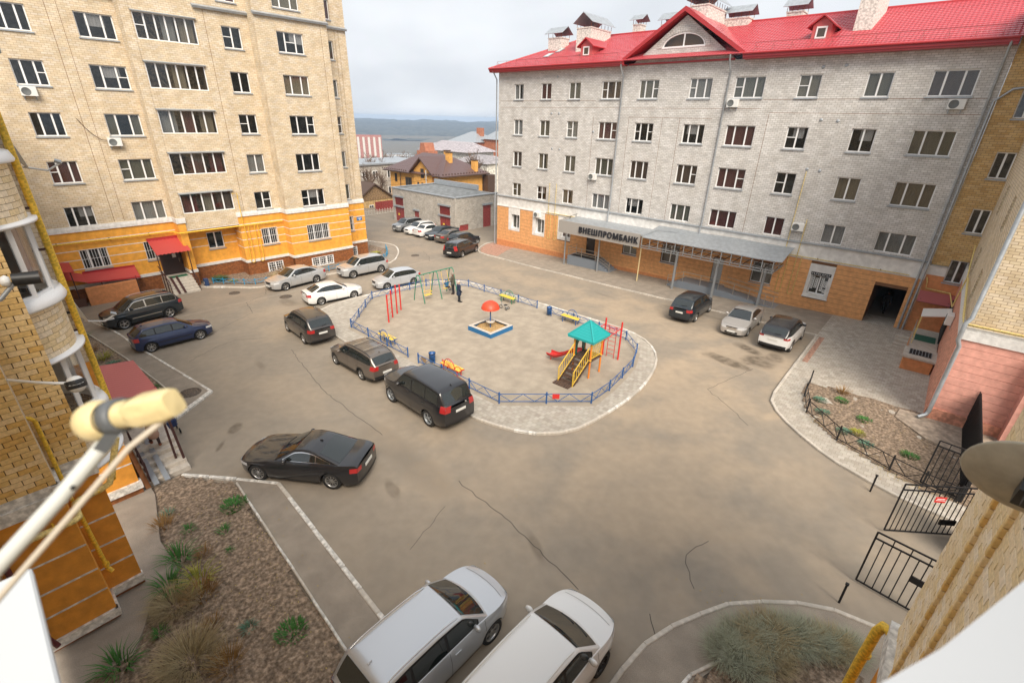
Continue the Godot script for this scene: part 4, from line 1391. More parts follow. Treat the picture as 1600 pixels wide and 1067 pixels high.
# one bay of the facade: x range, face depth, window columns [x0, x1, layout], shift of the rows
func facade_bay(t: Node, x0: float, x1: float, z: float, cols: Array, dy := 0.0) -> void:
	var holes := []
	var wins := []
	for c in cols:
		for k in range(-1, 5):
			var bot := 16.62 - 3.03 * k + dy
			var top := 18.07 - 3.03 * k + dy
			holes.append(Rect2(c[0], bot, c[1] - c[0], top - bot))
			var n := str(c[2])
			wins.append([c[0], bot, c[1] - c[0], top - bot, n + ["", "L", "", "M" if n == "3" else "L", "", "R"][(k + 1 + int(absf(x0))) % 6]])
	var gh := []
	for c in cols:
		gh.append(Rect2(c[0], 1.38 + dy * 0.5, c[1] - c[0], 1.45))
	put(t, "wall", MB.new().wall(x0, x1, 4.43, 22.6, z, holes), M.yellow_brick)
	for w in wins:
		window(t, w[0], w[1], w[2], w[3], z, w[4])
	put(t, "stucco_wall", MB.new().wall(x0, x1, 0.27, 4.05, z + 0.03, gh), M.yellow_stucco)
	put(t, "white_band", MB.new().span(x0 - 0.03, 4.05, z - 0.1, x1 + 0.03, 4.30, z + 0.12).span(x0 - 0.02, 4.30, z - 0.1, x1 + 0.02, 4.44, z + 0.07), M.white_trim)
	put(t, "white_band", MB.new().span(x0 - 0.03, 0.04, z - 0.1, x1 + 0.03, 0.27, z + 0.11), M.white_trim)
	put(t, "plinth", MB.new().span(x0, -2.8, z - 0.4, x1, 0.04, z + 0.05), M.brown_plinth)
	for y in [3.39, 2.73, 2.06, 1.39]:
		var cuts := [[x0, x1]]
		for g: Rect2 in gh:
			if y > g.position.y - 0.03 and y < g.end.y:
				var nx := []
				for c in cuts:
					if g.position.x > c[0] and g.position.x < c[1]:
						nx.append([c[0], g.position.x])
						nx.append([g.end.x, c[1]])
					else:
						nx.append(c)
				cuts = nx
		for c in cuts:
			put(t, "white_line", MB.new().span(c[0], y - 0.028, z, c[1], y + 0.028, z + 0.036), M.white_trim)
	for g: Rect2 in gh:
		window(t, g.position.x, g.position.y, g.size.x, g.size.y, z + 0.03, str(2 if g.size.x < 1.5 else 3), {"hang": 7})
		grille(t, g.position.x, g.position.y + 0.05, g.size.x, g.size.y - 0.05, z + 0.03, int(g.size.x / 0.17), 2)
	put(t, "cornice_flashing", MB.new().box(Vector3((x0 + x1) * 0.5, 19.08, z + 0.08), Vector3(x1 - x0 + 0.12, 0.16, 0.34), Basis(Vector3.RIGHT, 0.5)), M.zinc)


func side_face(m: MB, x: float, y0: float, y1: float, z0: float, z1: float, to_right: bool) -> MB:
	if to_right:
		m.quad(Vector3(x, y0, z1), Vector3(x, y0, z0), Vector3(x, y1, z0), Vector3(x, y1, z1))
	else:
		m.quad(Vector3(x, y0, z0), Vector3(x, y0, z1), Vector3(x, y1, z1), Vector3(x, y1, z0))
	return m


func yellow_building() -> void:
	var t := lthing("apartment_building", "tall yellow brick apartment building with orange base and brown plinth", "building", Vector3.ZERO)
	facade_bay(t, -2.53, 0.0, 0.0, [[-2.49 + 0.02, -1.33, 2]])
	facade_bay(t, -8.5, -2.53, 1.4, [[-6.9, -4.75, 3]])
	facade_bay(t, -12.2, -8.5, 0.2, [[-10.52, -9.15, 2]])
	facade_bay(t, -33.0, -16.69, -1.0, [[-28.9, -27.2, 3], [-22.95, -21.34, 3], [-19.03, -16.95, 3]], -0.16)
	# glazed loggias between them
	var gz := [[4.72, 6.24], [7.64, 9.23], [10.58, 12.2], [13.58, 15.24], [16.6, 18.23], [19.7, 21.3]]
	var holes := []
	for g in gz:
		holes.append(Rect2(-16.05, g[0], 3.8, g[1] - g[0]))
	put(t, "loggia_wall", MB.new().wall(-16.15, -12.2, 3.46, 22.6, 0.16, holes, 0.12), M.yellow_brick)
	for k in 6:
		var g: Array = gz[k]
		window(t, -16.05, g[0], 3.8, g[1] - g[0], 0.24, ["5", "5", "5", "6", "6L", "6"][k], {"sill": false, "hang": 7})
		put(t, "loggia_flashing", MB.new().box(Vector3(-14.15, g[1] + 0.04, 0.24), Vector3(3.95, 0.05, 0.3), Basis(Vector3.RIGHT, 0.3)), M.zinc)
		for c in [[-15.9, 1.0], [-14.4, 0.8], [-13.3, 0.9]]:
			if rng.randf() < 0.75:
				put(t, "loggia_curtain", curtain_mesh(c[1], g[1] - g[0] - 0.05), M.curtains[[0, 1, 5, 3, 4, 1][(k + int(c[1] * 10)) % 6]], shift(c[0], g[0], -0.15))
	var wood := MB.new()
	wood.quad(Vector3(-16.1, 3.5, -1.1), Vector3(-12.2, 3.5, -1.1), Vector3(-12.2, 22.5, -1.1), Vector3(-16.1, 22.5, -1.1))
	put(t, "loggia_back", wood, rough_mat(lin(0.36, 0.25, 0.13), 0.2, 1.5, 0.8, 63))
	put(t, "pilaster", MB.new().span(-16.69, 4.43, -1.2, -16.15, 22.6, 0.2), M.yellow_brick)
	put(t, "stucco_pilaster", MB.new().span(-16.69, 0.27, -1.2, -16.15, 4.05, 0.22), M.yellow_stucco)
	put(t, "white_band", MB.new().span(-16.74, 4.05, -1.1, -16.1, 4.44, 0.3).span(-16.74, 0.04, -1.1, -16.1, 0.27, 0.29), M.white_trim)
	put(t, "plinth", MB.new().span(-16.69, -2.8, -1.2, -16.15, 0.04, 0.25), M.brown_plinth)
	# recess under the loggias
	var rw := Rect2(-14.5, 1.40, 1.25, 1.4)
	put(t, "stucco_wall", MB.new().wall(-16.15, -12.2, 0.27, 3.46, -1.2, [rw]), M.yellow_stucco)
	window(t, rw.position.x, rw.position.y, rw.size.x, rw.size.y, -1.2, "2", {"hang": 7})
	put(t, "soffit", MB.new().span(-16.15, 3.40, -1.2, -12.2, 3.46, 0.16), M.white_trim)
	put(t, "white_band", MB.new().span(-16.15, 0.04, -1.3, -12.2, 0.27, -1.09), M.white_trim)
	put(t, "plinth", MB.new().span(-16.15, -2.8, -1.6, -12.2, 0.04, -1.15), M.brown_plinth)
	for y in [3.05, 2.4, 1.73]:
		for c in [[-16.15, -14.5], [-13.25, -12.2]]:
			put(t, "white_line", MB.new().span(c[0], y - 0.028, -1.21, c[1], y + 0.028, -1.19), M.white_trim)
	# the returns between bays
	for s in [[-8.5, 0.2, 1.4, false], [-2.53, 0.0, 1.4, true], [-12.2, -1.2, 0.2, false], [0.0, -14.0, 0.0, true], [-33.0, -14.0, -1.0, false]]:
		put(t, "return_wall", side_face(MB.new(), s[0], 4.44 if s[0] != -12.2 else 3.46, 22.6, s[1], s[2], s[3]), M.yellow_brick)
		put(t, "stucco_return", side_face(MB.new(), s[0], 0.27, 4.05, s[1], s[2] + 0.03, s[3]), M.yellow_stucco)
		put(t, "plinth", side_face(MB.new(), s[0], -2.8, 0.04, s[1], s[2] + 0.05, s[3]), M.brown_plinth)
		var dx := 0.04 if s[3] else -0.04
		if s[2] - s[1] < 3:
			put(t, "white_band", MB.new().span(s[0] - 0.04 + dx, 4.05, s[1], s[0] + 0.04 + dx, 4.42, s[2]).span(s[0] - 0.03 + dx, 0.04, s[1], s[0] + 0.03 + dx, 0.26, s[2]), M.white_trim)
			for y in [3.39, 2.73, 2.06, 1.39]:
				put(t, "white_line", MB.new().span(s[0] - 0.008, y - 0.028, s[1], s[0] + 0.008, y + 0.028, s[2] + 0.03), M.white_trim)
	var top := MB.new()
	top.quad(Vector3(-33, 22.6, 0), Vector3(0, 22.6, 0), Vector3(0, 22.6, -14), Vector3(-33, 22.6, -14))
	top.quad(Vector3(-8.5, 22.6, 1.4), Vector3(-2.53, 22.6, 1.4), Vector3(-2.53, 22.6, 0), Vector3(-8.5, 22.6, 0))
	top.quad(Vector3(-12.2, 22.6, 0.2), Vector3(-8.5, 22.6, 0.2), Vector3(-8.5, 22.6, 0), Vector3(-12.2, 22.6, 0))
	top.quad(Vector3(0, -2, -14), Vector3(-33, -2, -14), Vector3(-33, 22.6, -14), Vector3(0, 22.6, -14))
	put(t, "roof", top, M.roofing_felt)
	var core := MB.new()
	for seg in [[-2.5, -0.02, -1.6], [-8.45, -2.55, -0.4], [-12.15, -8.55, -1.4], [-32.9, -16.7, -2.6]]:
		core.quad(Vector3(seg[0], -2, seg[2]), Vector3(seg[1], -2, seg[2]), Vector3(seg[1], 22.5, seg[2]), Vector3(seg[0], 22.5, seg[2]))
		for k in 7:
			var y := 21.6 - 3.03 * k
			core.quad(Vector3(seg[0], y, seg[2] + 1.4), Vector3(seg[1], y, seg[2] + 1.4), Vector3(seg[1], y, seg[2]), Vector3(seg[0], y, seg[2]))
	core.quad(Vector3(-16.1, -2, -2.6), Vector3(-12.25, -2, -2.6), Vector3(-12.25, 3.4, -2.6), Vector3(-16.1, 3.4, -2.6))
	put(t, "inner_walls", core, M.room)
	# cellar windows with their grilles, small fixtures
	for c in [[-10.5, -9.2, 0.25, -1.15], [-6.9, -4.8, 1.45, -1.1], [-2.5, -1.35, 0.05, -1.2]]:
		var w := put(t, "cellar_window", MB.new().span(c[0], c[3], c[2], c[1], -0.25, c[2] + 0.02), paint(lin(0.03, 0.03, 0.03), 0.15))
		var fm := MB.new()
		var n := 2 if c[1] - c[0] < 1.5 else 3
		for i in n + 1:
			var x := lerpf(c[0], c[1], float(i) / n)
			fm.span(x - 0.05, c[3], c[2] + 0.02, x + 0.05, -0.25, c[2] + 0.06)
		fm.span(c[0], c[3], c[2] + 0.02, c[1], c[3] + 0.06, c[2] + 0.058)
		fm.span(c[0], -0.31, c[2] + 0.02, c[1], -0.25, c[2] + 0.058)
		put(w, "frame", fm, M.pvc)
		grille(w, c[0], c[3], c[1] - c[0], -0.25 - c[3], c[2] + 0.085, int((c[1] - c[0]) / 0.2), 4)
	put(t, "house_number_plate", MB.new().span(-0.95, 2.32, 0.03, -0.35, 2.66, 0.06), paint(lin(0.03, 0.16, 0.42), 0.4))
	put(t, "plate_print", MB.new().span(-0.88, 2.50, 0.06, -0.42, 2.55, 0.063).span(-0.7, 2.38, 0.06, -0.55, 2.46, 0.063), M.pvc)
	# thin shadow joints of the facade
	for e in [[-0.75, 0.0], [-1.1, 0.0], [-20.35, -1.0], [-19.75, -1.0], [-11.6, 0.2], [-3.15, 1.4]]:
		put(t, "panel_joint", MB.new().span(e[0], 4.5, e[1], e[0] + 0.025, 18.9, e[1] + 0.003), M.groove)
	air_conditioner(L_AT + Basis(Vector3.UP, L_TURN) * Vector3(-18.9, 10.0, -0.97), L_TURN, "air conditioner with a looping cable, lower one on yellow building")
	air_conditioner(L_AT + Basis(Vector3.UP, L_TURN) * Vector3(-22.55, 13.05, -0.97), L_TURN, "air conditioner at far left, higher one on yellow building")
	var cab := tag(put(self, "cable", MB.new().tube([Vector3(-20.6, 11.5, -0.96), Vector3(-20.35, 11.0, -0.9), Vector3(-20.0, 10.5, -0.86), Vector3(-19.6, 10.15, -0.86), Vector3(-19.2, 10.1, -0.9)], 0.02, 5), M.brown_iron, Transform3D(Basis(Vector3.UP, L_TURN), L_AT)), "dark cable hanging to the lower air conditioner of the yellow building", "cable")
	yellow_building_entrances()


func yellow_building_entrances() -> void:
	# gas pipe across the facade with its drops
	var g := lthing("gas_pipe", "bright yellow gas pipe along the orange base of the apartment building", "gas pipe", Vector3(-18, 3.5, 0))
	var o := Vector3(18, -3.5, 0)
	put(g, "main_pipe", mbo(o).tube([Vector3(-25.5, 3.33, -0.78), Vector3(-17.0, 3.33, -0.78), Vector3(-16.8, 3.33, 0.42), Vector3(-8.6, 3.33, 0.42)], 0.055, 8), M.gas_yellow)
	for x in [-24, -21.0, -18.5]:
		put(g, "clip", mbo(o).cbox(Vector3(x, 3.33, -0.88), Vector3(0.07, 0.16, 0.2), 0.01), M.brown_iron)
	for x in [-11.9, -11.1]:
		var p := [Vector3(x, 3.33, 0.42), Vector3(x, 0.2, 0.4)]
		for i in 7:
			p.append(Vector3(x + 0.15 - 0.15 * cos(PI * i / 6), 0.18 - 0.15 * sin(PI * i / 6), 0.4))
		p.append(Vector3(x + 0.3, 3.3, 0.4))
		put(g, "riser", mbo(o).tube(p, 0.032, 6), M.gas_yellow)
	put(g, "riser", mbo(o).tube([Vector3(-12.35, 6.0, 0.4), Vector3(-11.95, 6.0, 0.4), Vector3(-11.95, 3.33, 0.42)], 0.03, 6), M.gas_yellow)

	# porch with red canopy
	var c := lthing("entrance_canopy", "small red tiled canopy on brown posts over the apartment door", "canopy", Vector3(-17.6, -1.0, 0))
	o = Vector3(17.6, 1.0, 0)
	var roof := []
	for i in 19:
		var x := -18.75 + 2.35 * i / 18
		var w := 0.025 * cos(i * PI)
		var row := []
		for k in 7:
			row.append(Vector3(x, 2.80 - 0.80 * k / 6.0 + w + (0.03 if k % 2 else 0.0), -0.98 + 1.85 * k / 6.0))
		roof.append(row)
	put(c, "roof_sheet", mbo(o).sheet(roof, true, true), M.red_sheet)
	put(c, "fascia", mbo(o).span(-18.78, 2.75, -0.97, -16.38, 2.98, -0.9), M.roof_edge)
	for x in [-18.55, -16.6]:
		for z in [-0.2, 0.75]:
			put(c, "post", mbo(o).bar(Vector3(x, gy(-6, 30), z), Vector3(x, 2.0 + (0.75 - z) * 0.42, z), 0.06), M.brown_iron)
		put(c, "hand_rail", mbo(o).bar(Vector3(x, 0.75, -0.9), Vector3(x, -0.1, 1.6), 0.05).bar(Vector3(x, 0.4, -0.9), Vector3(x, -0.45, 1.6), 0.03).bar(Vector3(x, -0.15, 1.6), Vector3(x, -1.3, 1.6), 0.05), M.brown_iron)
	var d := lthing("entrance_door", "dark brown steel door under the red canopy of the apartment building", "door", Vector3(-17.5, -0.1, -0.9))
	put(d, "leaf", MB.new().cbox(Vector3(0, 1.05, 0), Vector3(1.5, 2.1, 0.1), 0.02), paint(lin(0.035, 0.017, 0.015), 0.5))
	put(d, "handle", MB.new().tube([Vector3(0.5, 0.95, 0.08), Vector3(0.5, 1.25, 0.08)], 0.02), M.chrome)
	put(d, "notice", MB.new().span(0.1, 1.35, 0.05, 0.35, 1.65, 0.055), M.pvc)
	var s := lthing("porch_steps", "pale concrete porch steps with a green mat below the red canopy", "steps", Vector3(-17.5, -1.1, 0.4))
	o = Vector3(17.5, 1.1, -0.4)
	put(s, "landing", mbo(o).span(-18.5, -1.6, -0.95, -16.65, -0.12, 0.35), M.pale_concrete)
	put(s, "mat", mbo(o).span(-18.2, -0.12, -0.3, -16.9, -0.10, 0.3), paint(lin(0.02, 0.12, 0.06), 0.95))
	for i in 5:
		var top := -0.12 - (i + 1) * 0.165
		put(s, "step", mbo(o).cbox(Vector3(-17.57, (top - 1.6) * 0.5, 0.5 + i * 0.3), Vector3(1.85, top + 1.6, 0.3), 0.015), M.pale_concrete)
	put(s, "pram_rail", mbo(o).bar(Vector3(-18.15, -0.02, 0.3), Vector3(-18.15, -0.95, 1.95), 0.16, 0.05).bar(Vector3(-17.75, -0.02, 0.3), Vector3(-17.75, -0.95, 1.95), 0.16, 0.05), M.brown_iron)

	# cellar stair with red lean-to roofs
	var r := lthing("cellar_entrance", "red lean-to roofs over the cellar stair at far left", "cellar entrance", Vector3(-22.0, -0.9, 0))
	o = Vector3(22.0, 0.9, 0)
	var lean := mbo(o)
	lean.quad(Vector3(-23.2, 0.62, 0.05), Vector3(-20.0, 0.40, 0.05), Vector3(-20.0, 0.98, -0.98), Vector3(-23.2, 1.05, -0.98))
	lean.quad(Vector3(-25.2, 1.35, 0.05), Vector3(-23.2, 0.62, 0.05), Vector3(-23.2, 1.05, -0.98), Vector3(-25.2, 1.85, -0.98))
	put(r, "roof_sheet", lean, M.red_sheet)
	put(r, "fascia", mbo(o).bar(Vector3(-23.2, 0.58, 0.06), Vector3(-20.0, 0.36, 0.06), 0.03, 0.10).bar(Vector3(-23.2, 1.12, -0.97), Vector3(-20.0, 1.05, -0.97), 0.03, 0.16), M.roof_edge)
	put(r, "roof_sheet", mbo(o).box(Vector3(-24.6, 1.95, -0.2), Vector3(1.8, 0.05, 1.9), Basis(Vector3.RIGHT, 0.2) * Basis(Vector3.BACK, -0.12)), M.red_sheet)
	for x in [-23.9, -22.4, -20.3]:
		put(r, "post", mbo(o).bar(Vector3(x, -1.5, 0.0), Vector3(x, 0.5 if x > -23 else 1.75, 0.0), 0.06), M.brown_iron)
	put(r, "low_wall", mbo(o).cbox(Vector3(-21.9, -0.55, 0.12), Vector3(3.1, 1.6, 0.24), 0.02), M.orange_plinth)
	put(r, "low_wall", mbo(o).cbox(Vector3(-24.6, -0.95, 0.0), Vector3(2.0, 0.9, 0.2), 0.02), paint(lin(0.10, 0.045, 0.03), 0.8))
	put(r, "white_strip", mbo(o).span(-23.9, -0.05, -0.97, -20.2, 0.25, -0.93), M.white_trim)
	put(r, "dark_pit", mbo(o).span(-24.0, -1.6, -0.95, -20.4, -0.25, -0.9), M.brown_plinth)


# ---- the block on the right ----------------------------------------------------------------------

func right_block() -> void:
	var t := thing("corner_building", "ochre and pale brick corner building with a pink ground floor at right", "building", Vector3(40.2, 0, 13.3))
	var o := -t.position
	# strip flush with the white building
	var h1 := []
	for b in [3.36, 6.5, 9.68, 12.85]:
		h1.append(Rect2(39.32, b, 0.86, 1.43))
	put(t, "wall", mbo(o).wall(38.42, 40.2, 4.3, 18.5, 0.02, h1), M.deep_brick)
	put(t, "white_band", mbo(o).wall(38.42, 40.2, 3.68, 4.3, 0.06, [h1[0]]), M.white_plaster)
	put(t, "band_flashing", mbo(o).span(38.42, 4.28, 0.02, 39.3, 4.34, 0.16), M.zinc)
	put(t, "stucco_wall", mbo(o).wall(38.42, 40.2, -1.0, 3.68, 0.05, [h1[0]]), M.orange_plinth)
	for r: Rect2 in h1:
		window(t, r.position.x + o.x, r.position.y + o.y, r.size.x, r.size.y, 0.02 + o.z, "2", {"hang": 7})
	var bk := mbo(o)
	bk.quad(Vector3(38.42, -2, -1.2), Vector3(40.2, -2, -1.2), Vector3(40.2, 18.5, -1.2), Vector3(38.42, 18.5, -1.2))
	put(t, "inner_walls", bk, M.room)
	# long wall seen edge on, facing the white building's side
	var m := MB.new()
	m.X = Transform3D(Basis(Vector3.UP, -PI / 2), Vector3(40.2, 0, 0) + o)
	var h2 := []
	for z in [3.3, 9.3]:
		for y in [4.85, 8.15, 11.3]:
			h2.append(Rect2(z, y, 1.2, 1.5))
	m.wall(0.02, 13.3, 4.55, 18.5, 0, h2, 0.25)
	put(t, "long_wall", m, M.pale_brick)
	var m2 := MB.new()
	m2.X = m.X
	m2.wall(0.02, 13.3, -1.0, 4.0, 0.02)
	put(t, "stucco_wall", m2, M.pink_plinth)
	var m3 := MB.new()
	m3.X = m.X
	m3.span(0.1, 4.0, -0.05, 13.4, 4.55, 0.08)
	put(t, "white_band", m3, M.white_trim)
	for r: Rect2 in h2:
		var w := window(t, 0, 0, 1.2, 1.5, 0, "2", {"hang": 7})
		w.transform = Transform3D(Basis(Vector3.UP, -PI / 2), Vector3(40.2 + 0.22, r.position.y, r.position.x) + o)
	var inn := mbo(o)
	inn.quad(Vector3(41.6, -1, 0), Vector3(41.6, -1, 13.2), Vector3(41.6, 18.5, 13.2), Vector3(41.6, 18.5, 0))
	put(t, "inner_walls", inn, M.room)
	# face towards the viewer: pink boards, band, brick
	put(t, "wall", mbo(o).wall(40.2, 52, 4.55, 18.5, 13.3), M.pale_brick)
	put(t, "white_band", mbo(o).span(40.15, 4.0, 13.2, 52, 4.4, 13.42).span(40.15, 4.4, 13.2, 52, 4.56, 13.37), M.white_trim)
	put(t, "backing_wall", mbo(o).wall(40.2, 52, 0.4, 4.0, 13.3), M.groove)
	var y := 4.0
	while y > 0.75:
		put(t, "siding_board", mbo(o).span(40.18, y - 0.345, 13.2, 52, y, 13.34), M.pink_stucco)
		y -= 0.36
	put(t, "plinth", mbo(o).span(40.16, -1.0, 13.0, 52, 0.53, 13.42), M.pink_plinth)
	put(t, "pilaster", mbo(o).span(42.72, -0.6, 13.3, 43.5, 4.0, 13.95), M.pink_stucco)
	put(t, "end_wall", mbo(o).span(52, -1, 0, 52.2, 18.5, 13.3), M.pale_brick)
	put(t, "roof", mbo(o).span(38.42, 18.5, -6, 52.2, 18.7, 13.3), M.roofing_felt)
	for x in [40.28, 43.15]:
		var zz := 13.5 if x < 41 else 14.1
		put(t, "downpipe", mbo(o).tube([Vector3(x, 15, zz), Vector3(x, 5.0, zz), Vector3(x - 0.12, 4.75, zz + 0.12), Vector3(x - 0.12, 4.0, zz + 0.14), Vector3(x, 3.7, zz + 0.02), Vector3(x, 0.35, zz), Vector3(x - 0.05, 0.18, zz + 0.05), Vector3(x - 0.3, 0.05, zz + 0.3)], 0.085, 8), M.zinc)
	var gp := thing("gas_pipe", "pale yellow gas pipe bent around the pink building's corner", "gas pipe")
	put(gp, "main_pipe", MB.new().tube([Vector3(38.5, 3.5, 0.15), Vector3(38.6, 3.2, 0.15), Vector3(38.65, 2.8, 0.15), Vector3(39.9, 2.75, 0.2), Vector3(40.05, 2.9, 4.0), Vector3(40.05, 5.0, 5.6), Vector3(40.05, 6.0, 1.0)], 0.035, 6), M.pale_yellow)
	put(gp, "main_pipe", MB.new().tube([Vector3(40.08, 5.0, 5.6), Vector3(40.08, 4.75, 12.6), Vector3(40.1, 4.7, 13.5), Vector3(52, 4.7, 13.5)], 0.05, 6), M.pale_yellow)

	# porch in the corner
	var p := thing("porch", "corner porch with cracked orange side walls and concrete top", "porch", G(39.4, 6.0))
	o = -p.position
	put(p, "side_wall", mbo(o).cbox(Vector3(39.45, -0.05, 6.9), Vector3(1.35, 1.2, 1.5), 0.02), M.orange_plinth)
	put(p, "side_wall", mbo(o).cbox(Vector3(38.95, 0.0, 4.6), Vector3(0.3, 1.2, 2.4), 0.02), M.orange_plinth)
	put(p, "landing", mbo(o).cbox(Vector3(39.5, 0.36, 4.0), Vector3(1.3, 0.5, 4.2), 0.02), M.concrete)
	put(p, "coping", mbo(o).cbox(Vector3(39.45, 0.62, 6.9), Vector3(1.5, 0.14, 1.7), 0.02), M.concrete)
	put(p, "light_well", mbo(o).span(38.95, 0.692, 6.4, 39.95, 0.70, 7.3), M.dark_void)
	var gr := mbo(o)
	for i in 8:
		gr.bar(Vector3(38.95 + i * 0.143, 0.73, 6.38), Vector3(38.95 + i * 0.143, 0.73, 7.32), 0.025)
	put(p, "well_grille", gr, M.grey_metal)
	for i in 3:
		put(p, "step", mbo(o).cbox(Vector3(38.45 - 0.0, 0.25 - i * 0.17 - 0.2, 3.0 + i * 0.3), Vector3(0.7, 0.35, 0.3), 0.01), M.concrete)
	var rl := mbo(o)
	for z in [3.4, 4.6, 5.8]:
		rl.bar(Vector3(38.82, 0.6, z), Vector3(38.82, 1.55, z), 0.04)
	for hgt in [1.05, 1.3, 1.55]:
		rl.bar(Vector3(38.82, hgt, 3.4), Vector3(38.82, hgt, 5.8), 0.03)
	put(p, "railing", rl, M.steel_rail)
	put(p, "green_mat", mbo(o).span(39.0, 0.612, 3.2, 40.0, 0.62, 4.4), paint(lin(0.03, 0.12, 0.08), 0.9))
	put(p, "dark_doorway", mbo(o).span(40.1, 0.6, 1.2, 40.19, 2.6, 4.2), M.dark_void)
	var cn := thing("porch_canopy", "faded red canopy in the corner by the passage", "canopy", Vector3(39.3, 2.4, 0.6))
	put(cn, "roof_sheet", MB.new().box(Vector3(0, 0, 0.2), Vector3(1.75, 0.05, 1.1), Basis(Vector3.RIGHT, 0.45)), paint(lin(0.36, 0.10, 0.10), 0.5))
	put(cn, "arm", MB.new().bar(Vector3(-0.7, -0.6, -0.5), Vector3(-0.7, -0.1, 0.5), 0.04).bar(Vector3(0.7, -0.6, -0.5), Vector3(0.7, -0.1, 0.5), 0.04), M.brown_iron)
	var wc := thing("porch_canopy", "white sheet canopy on thin cream posts above the porch", "canopy", Vector3(39.5, 2.5, 4.4))
	put(wc, "roof_sheet", MB.new().box(Vector3(0, 0, 0), Vector3(1.3, 0.05, 1.7), Basis(Vector3.BACK, 0.25)), M.plastic_white)
	for z in [-0.75, 0.75]:
		put(wc, "post", MB.new().bar(Vector3(-0.58, -1.95, z), Vector3(-0.58, -0.16, z), 0.035), M.pale_yellow)
	air_conditioner(Vector3(40.18, 2.9, 6.6), -PI / 2, "air conditioner on the side wall above the corner porch")


# ---- the building the picture is taken from ------------------------------------------------------

# courses of single bricks proud of the mortar; X maps local (along, up, out) to the wall
func brick_field(parent: Node3D, X: Transform3D, x0: float, x1: float, y0: float, y1: float, tones: Array, split_y: float, split_x := 1e9, holes := []) -> void:
	var bl := 0.33
	var bh := 0.125
	var back := MB.new()
	back.X = X
	back.wall(x0, x1, y0, y1, 0.0, holes)
	put(parent, "mortar", back, M.mortar)
	var rest := MB.new()
	var any := false
	var row := 0
	var y := y0
	while y < y1 - 0.03:
		var h := minf(bh - 0.010, y1 - y)
		var x := x0 - (bl * 0.5 if row % 2 else 0.0)
		while x < x1 - 0.01:
			var a := maxf(x, x0)
			var b := minf(x + bl - 0.017, x1)
			x += bl
			if b - a < 0.03:
				continue
			var mid := Vector2((a + b) * 0.5, y + h * 0.5)
			var skip := false
			for r: Rect2 in holes:
				if r.has_point(mid):
					skip = true
			if skip:
				continue
			if mid.y > split_y or mid.x > split_x:
				rest.X = X
				rest.box(Vector3(mid.x, mid.y, 0.002), Vector3(b - a, h, 0.03))
				any = true
			else:
				var key := "brick%d_%d" % [int((b - a) * 100), int(h * 1000)]
				if not cache.has(key):
					cache[key] = MB.new().cbox(Vector3.ZERO, Vector3(b - a, h, 0.04), 0.004).done()
				put(parent, "brick", cache[key], tones[rng.randi() % tones.size()], X * Transform3D(Basis(Vector3.RIGHT, rng.randf_range(-0.02, 0.02)) * Basis(Vector3.UP, rng.randf_range(-0.008, 0.008)), Vector3(mid.x, mid.y, rng.randf_range(-0.004, 0.003))))
		y += bh
		row += 1
	if any:
		stuff(parent, "bricks_beyond", rest, tones[0])


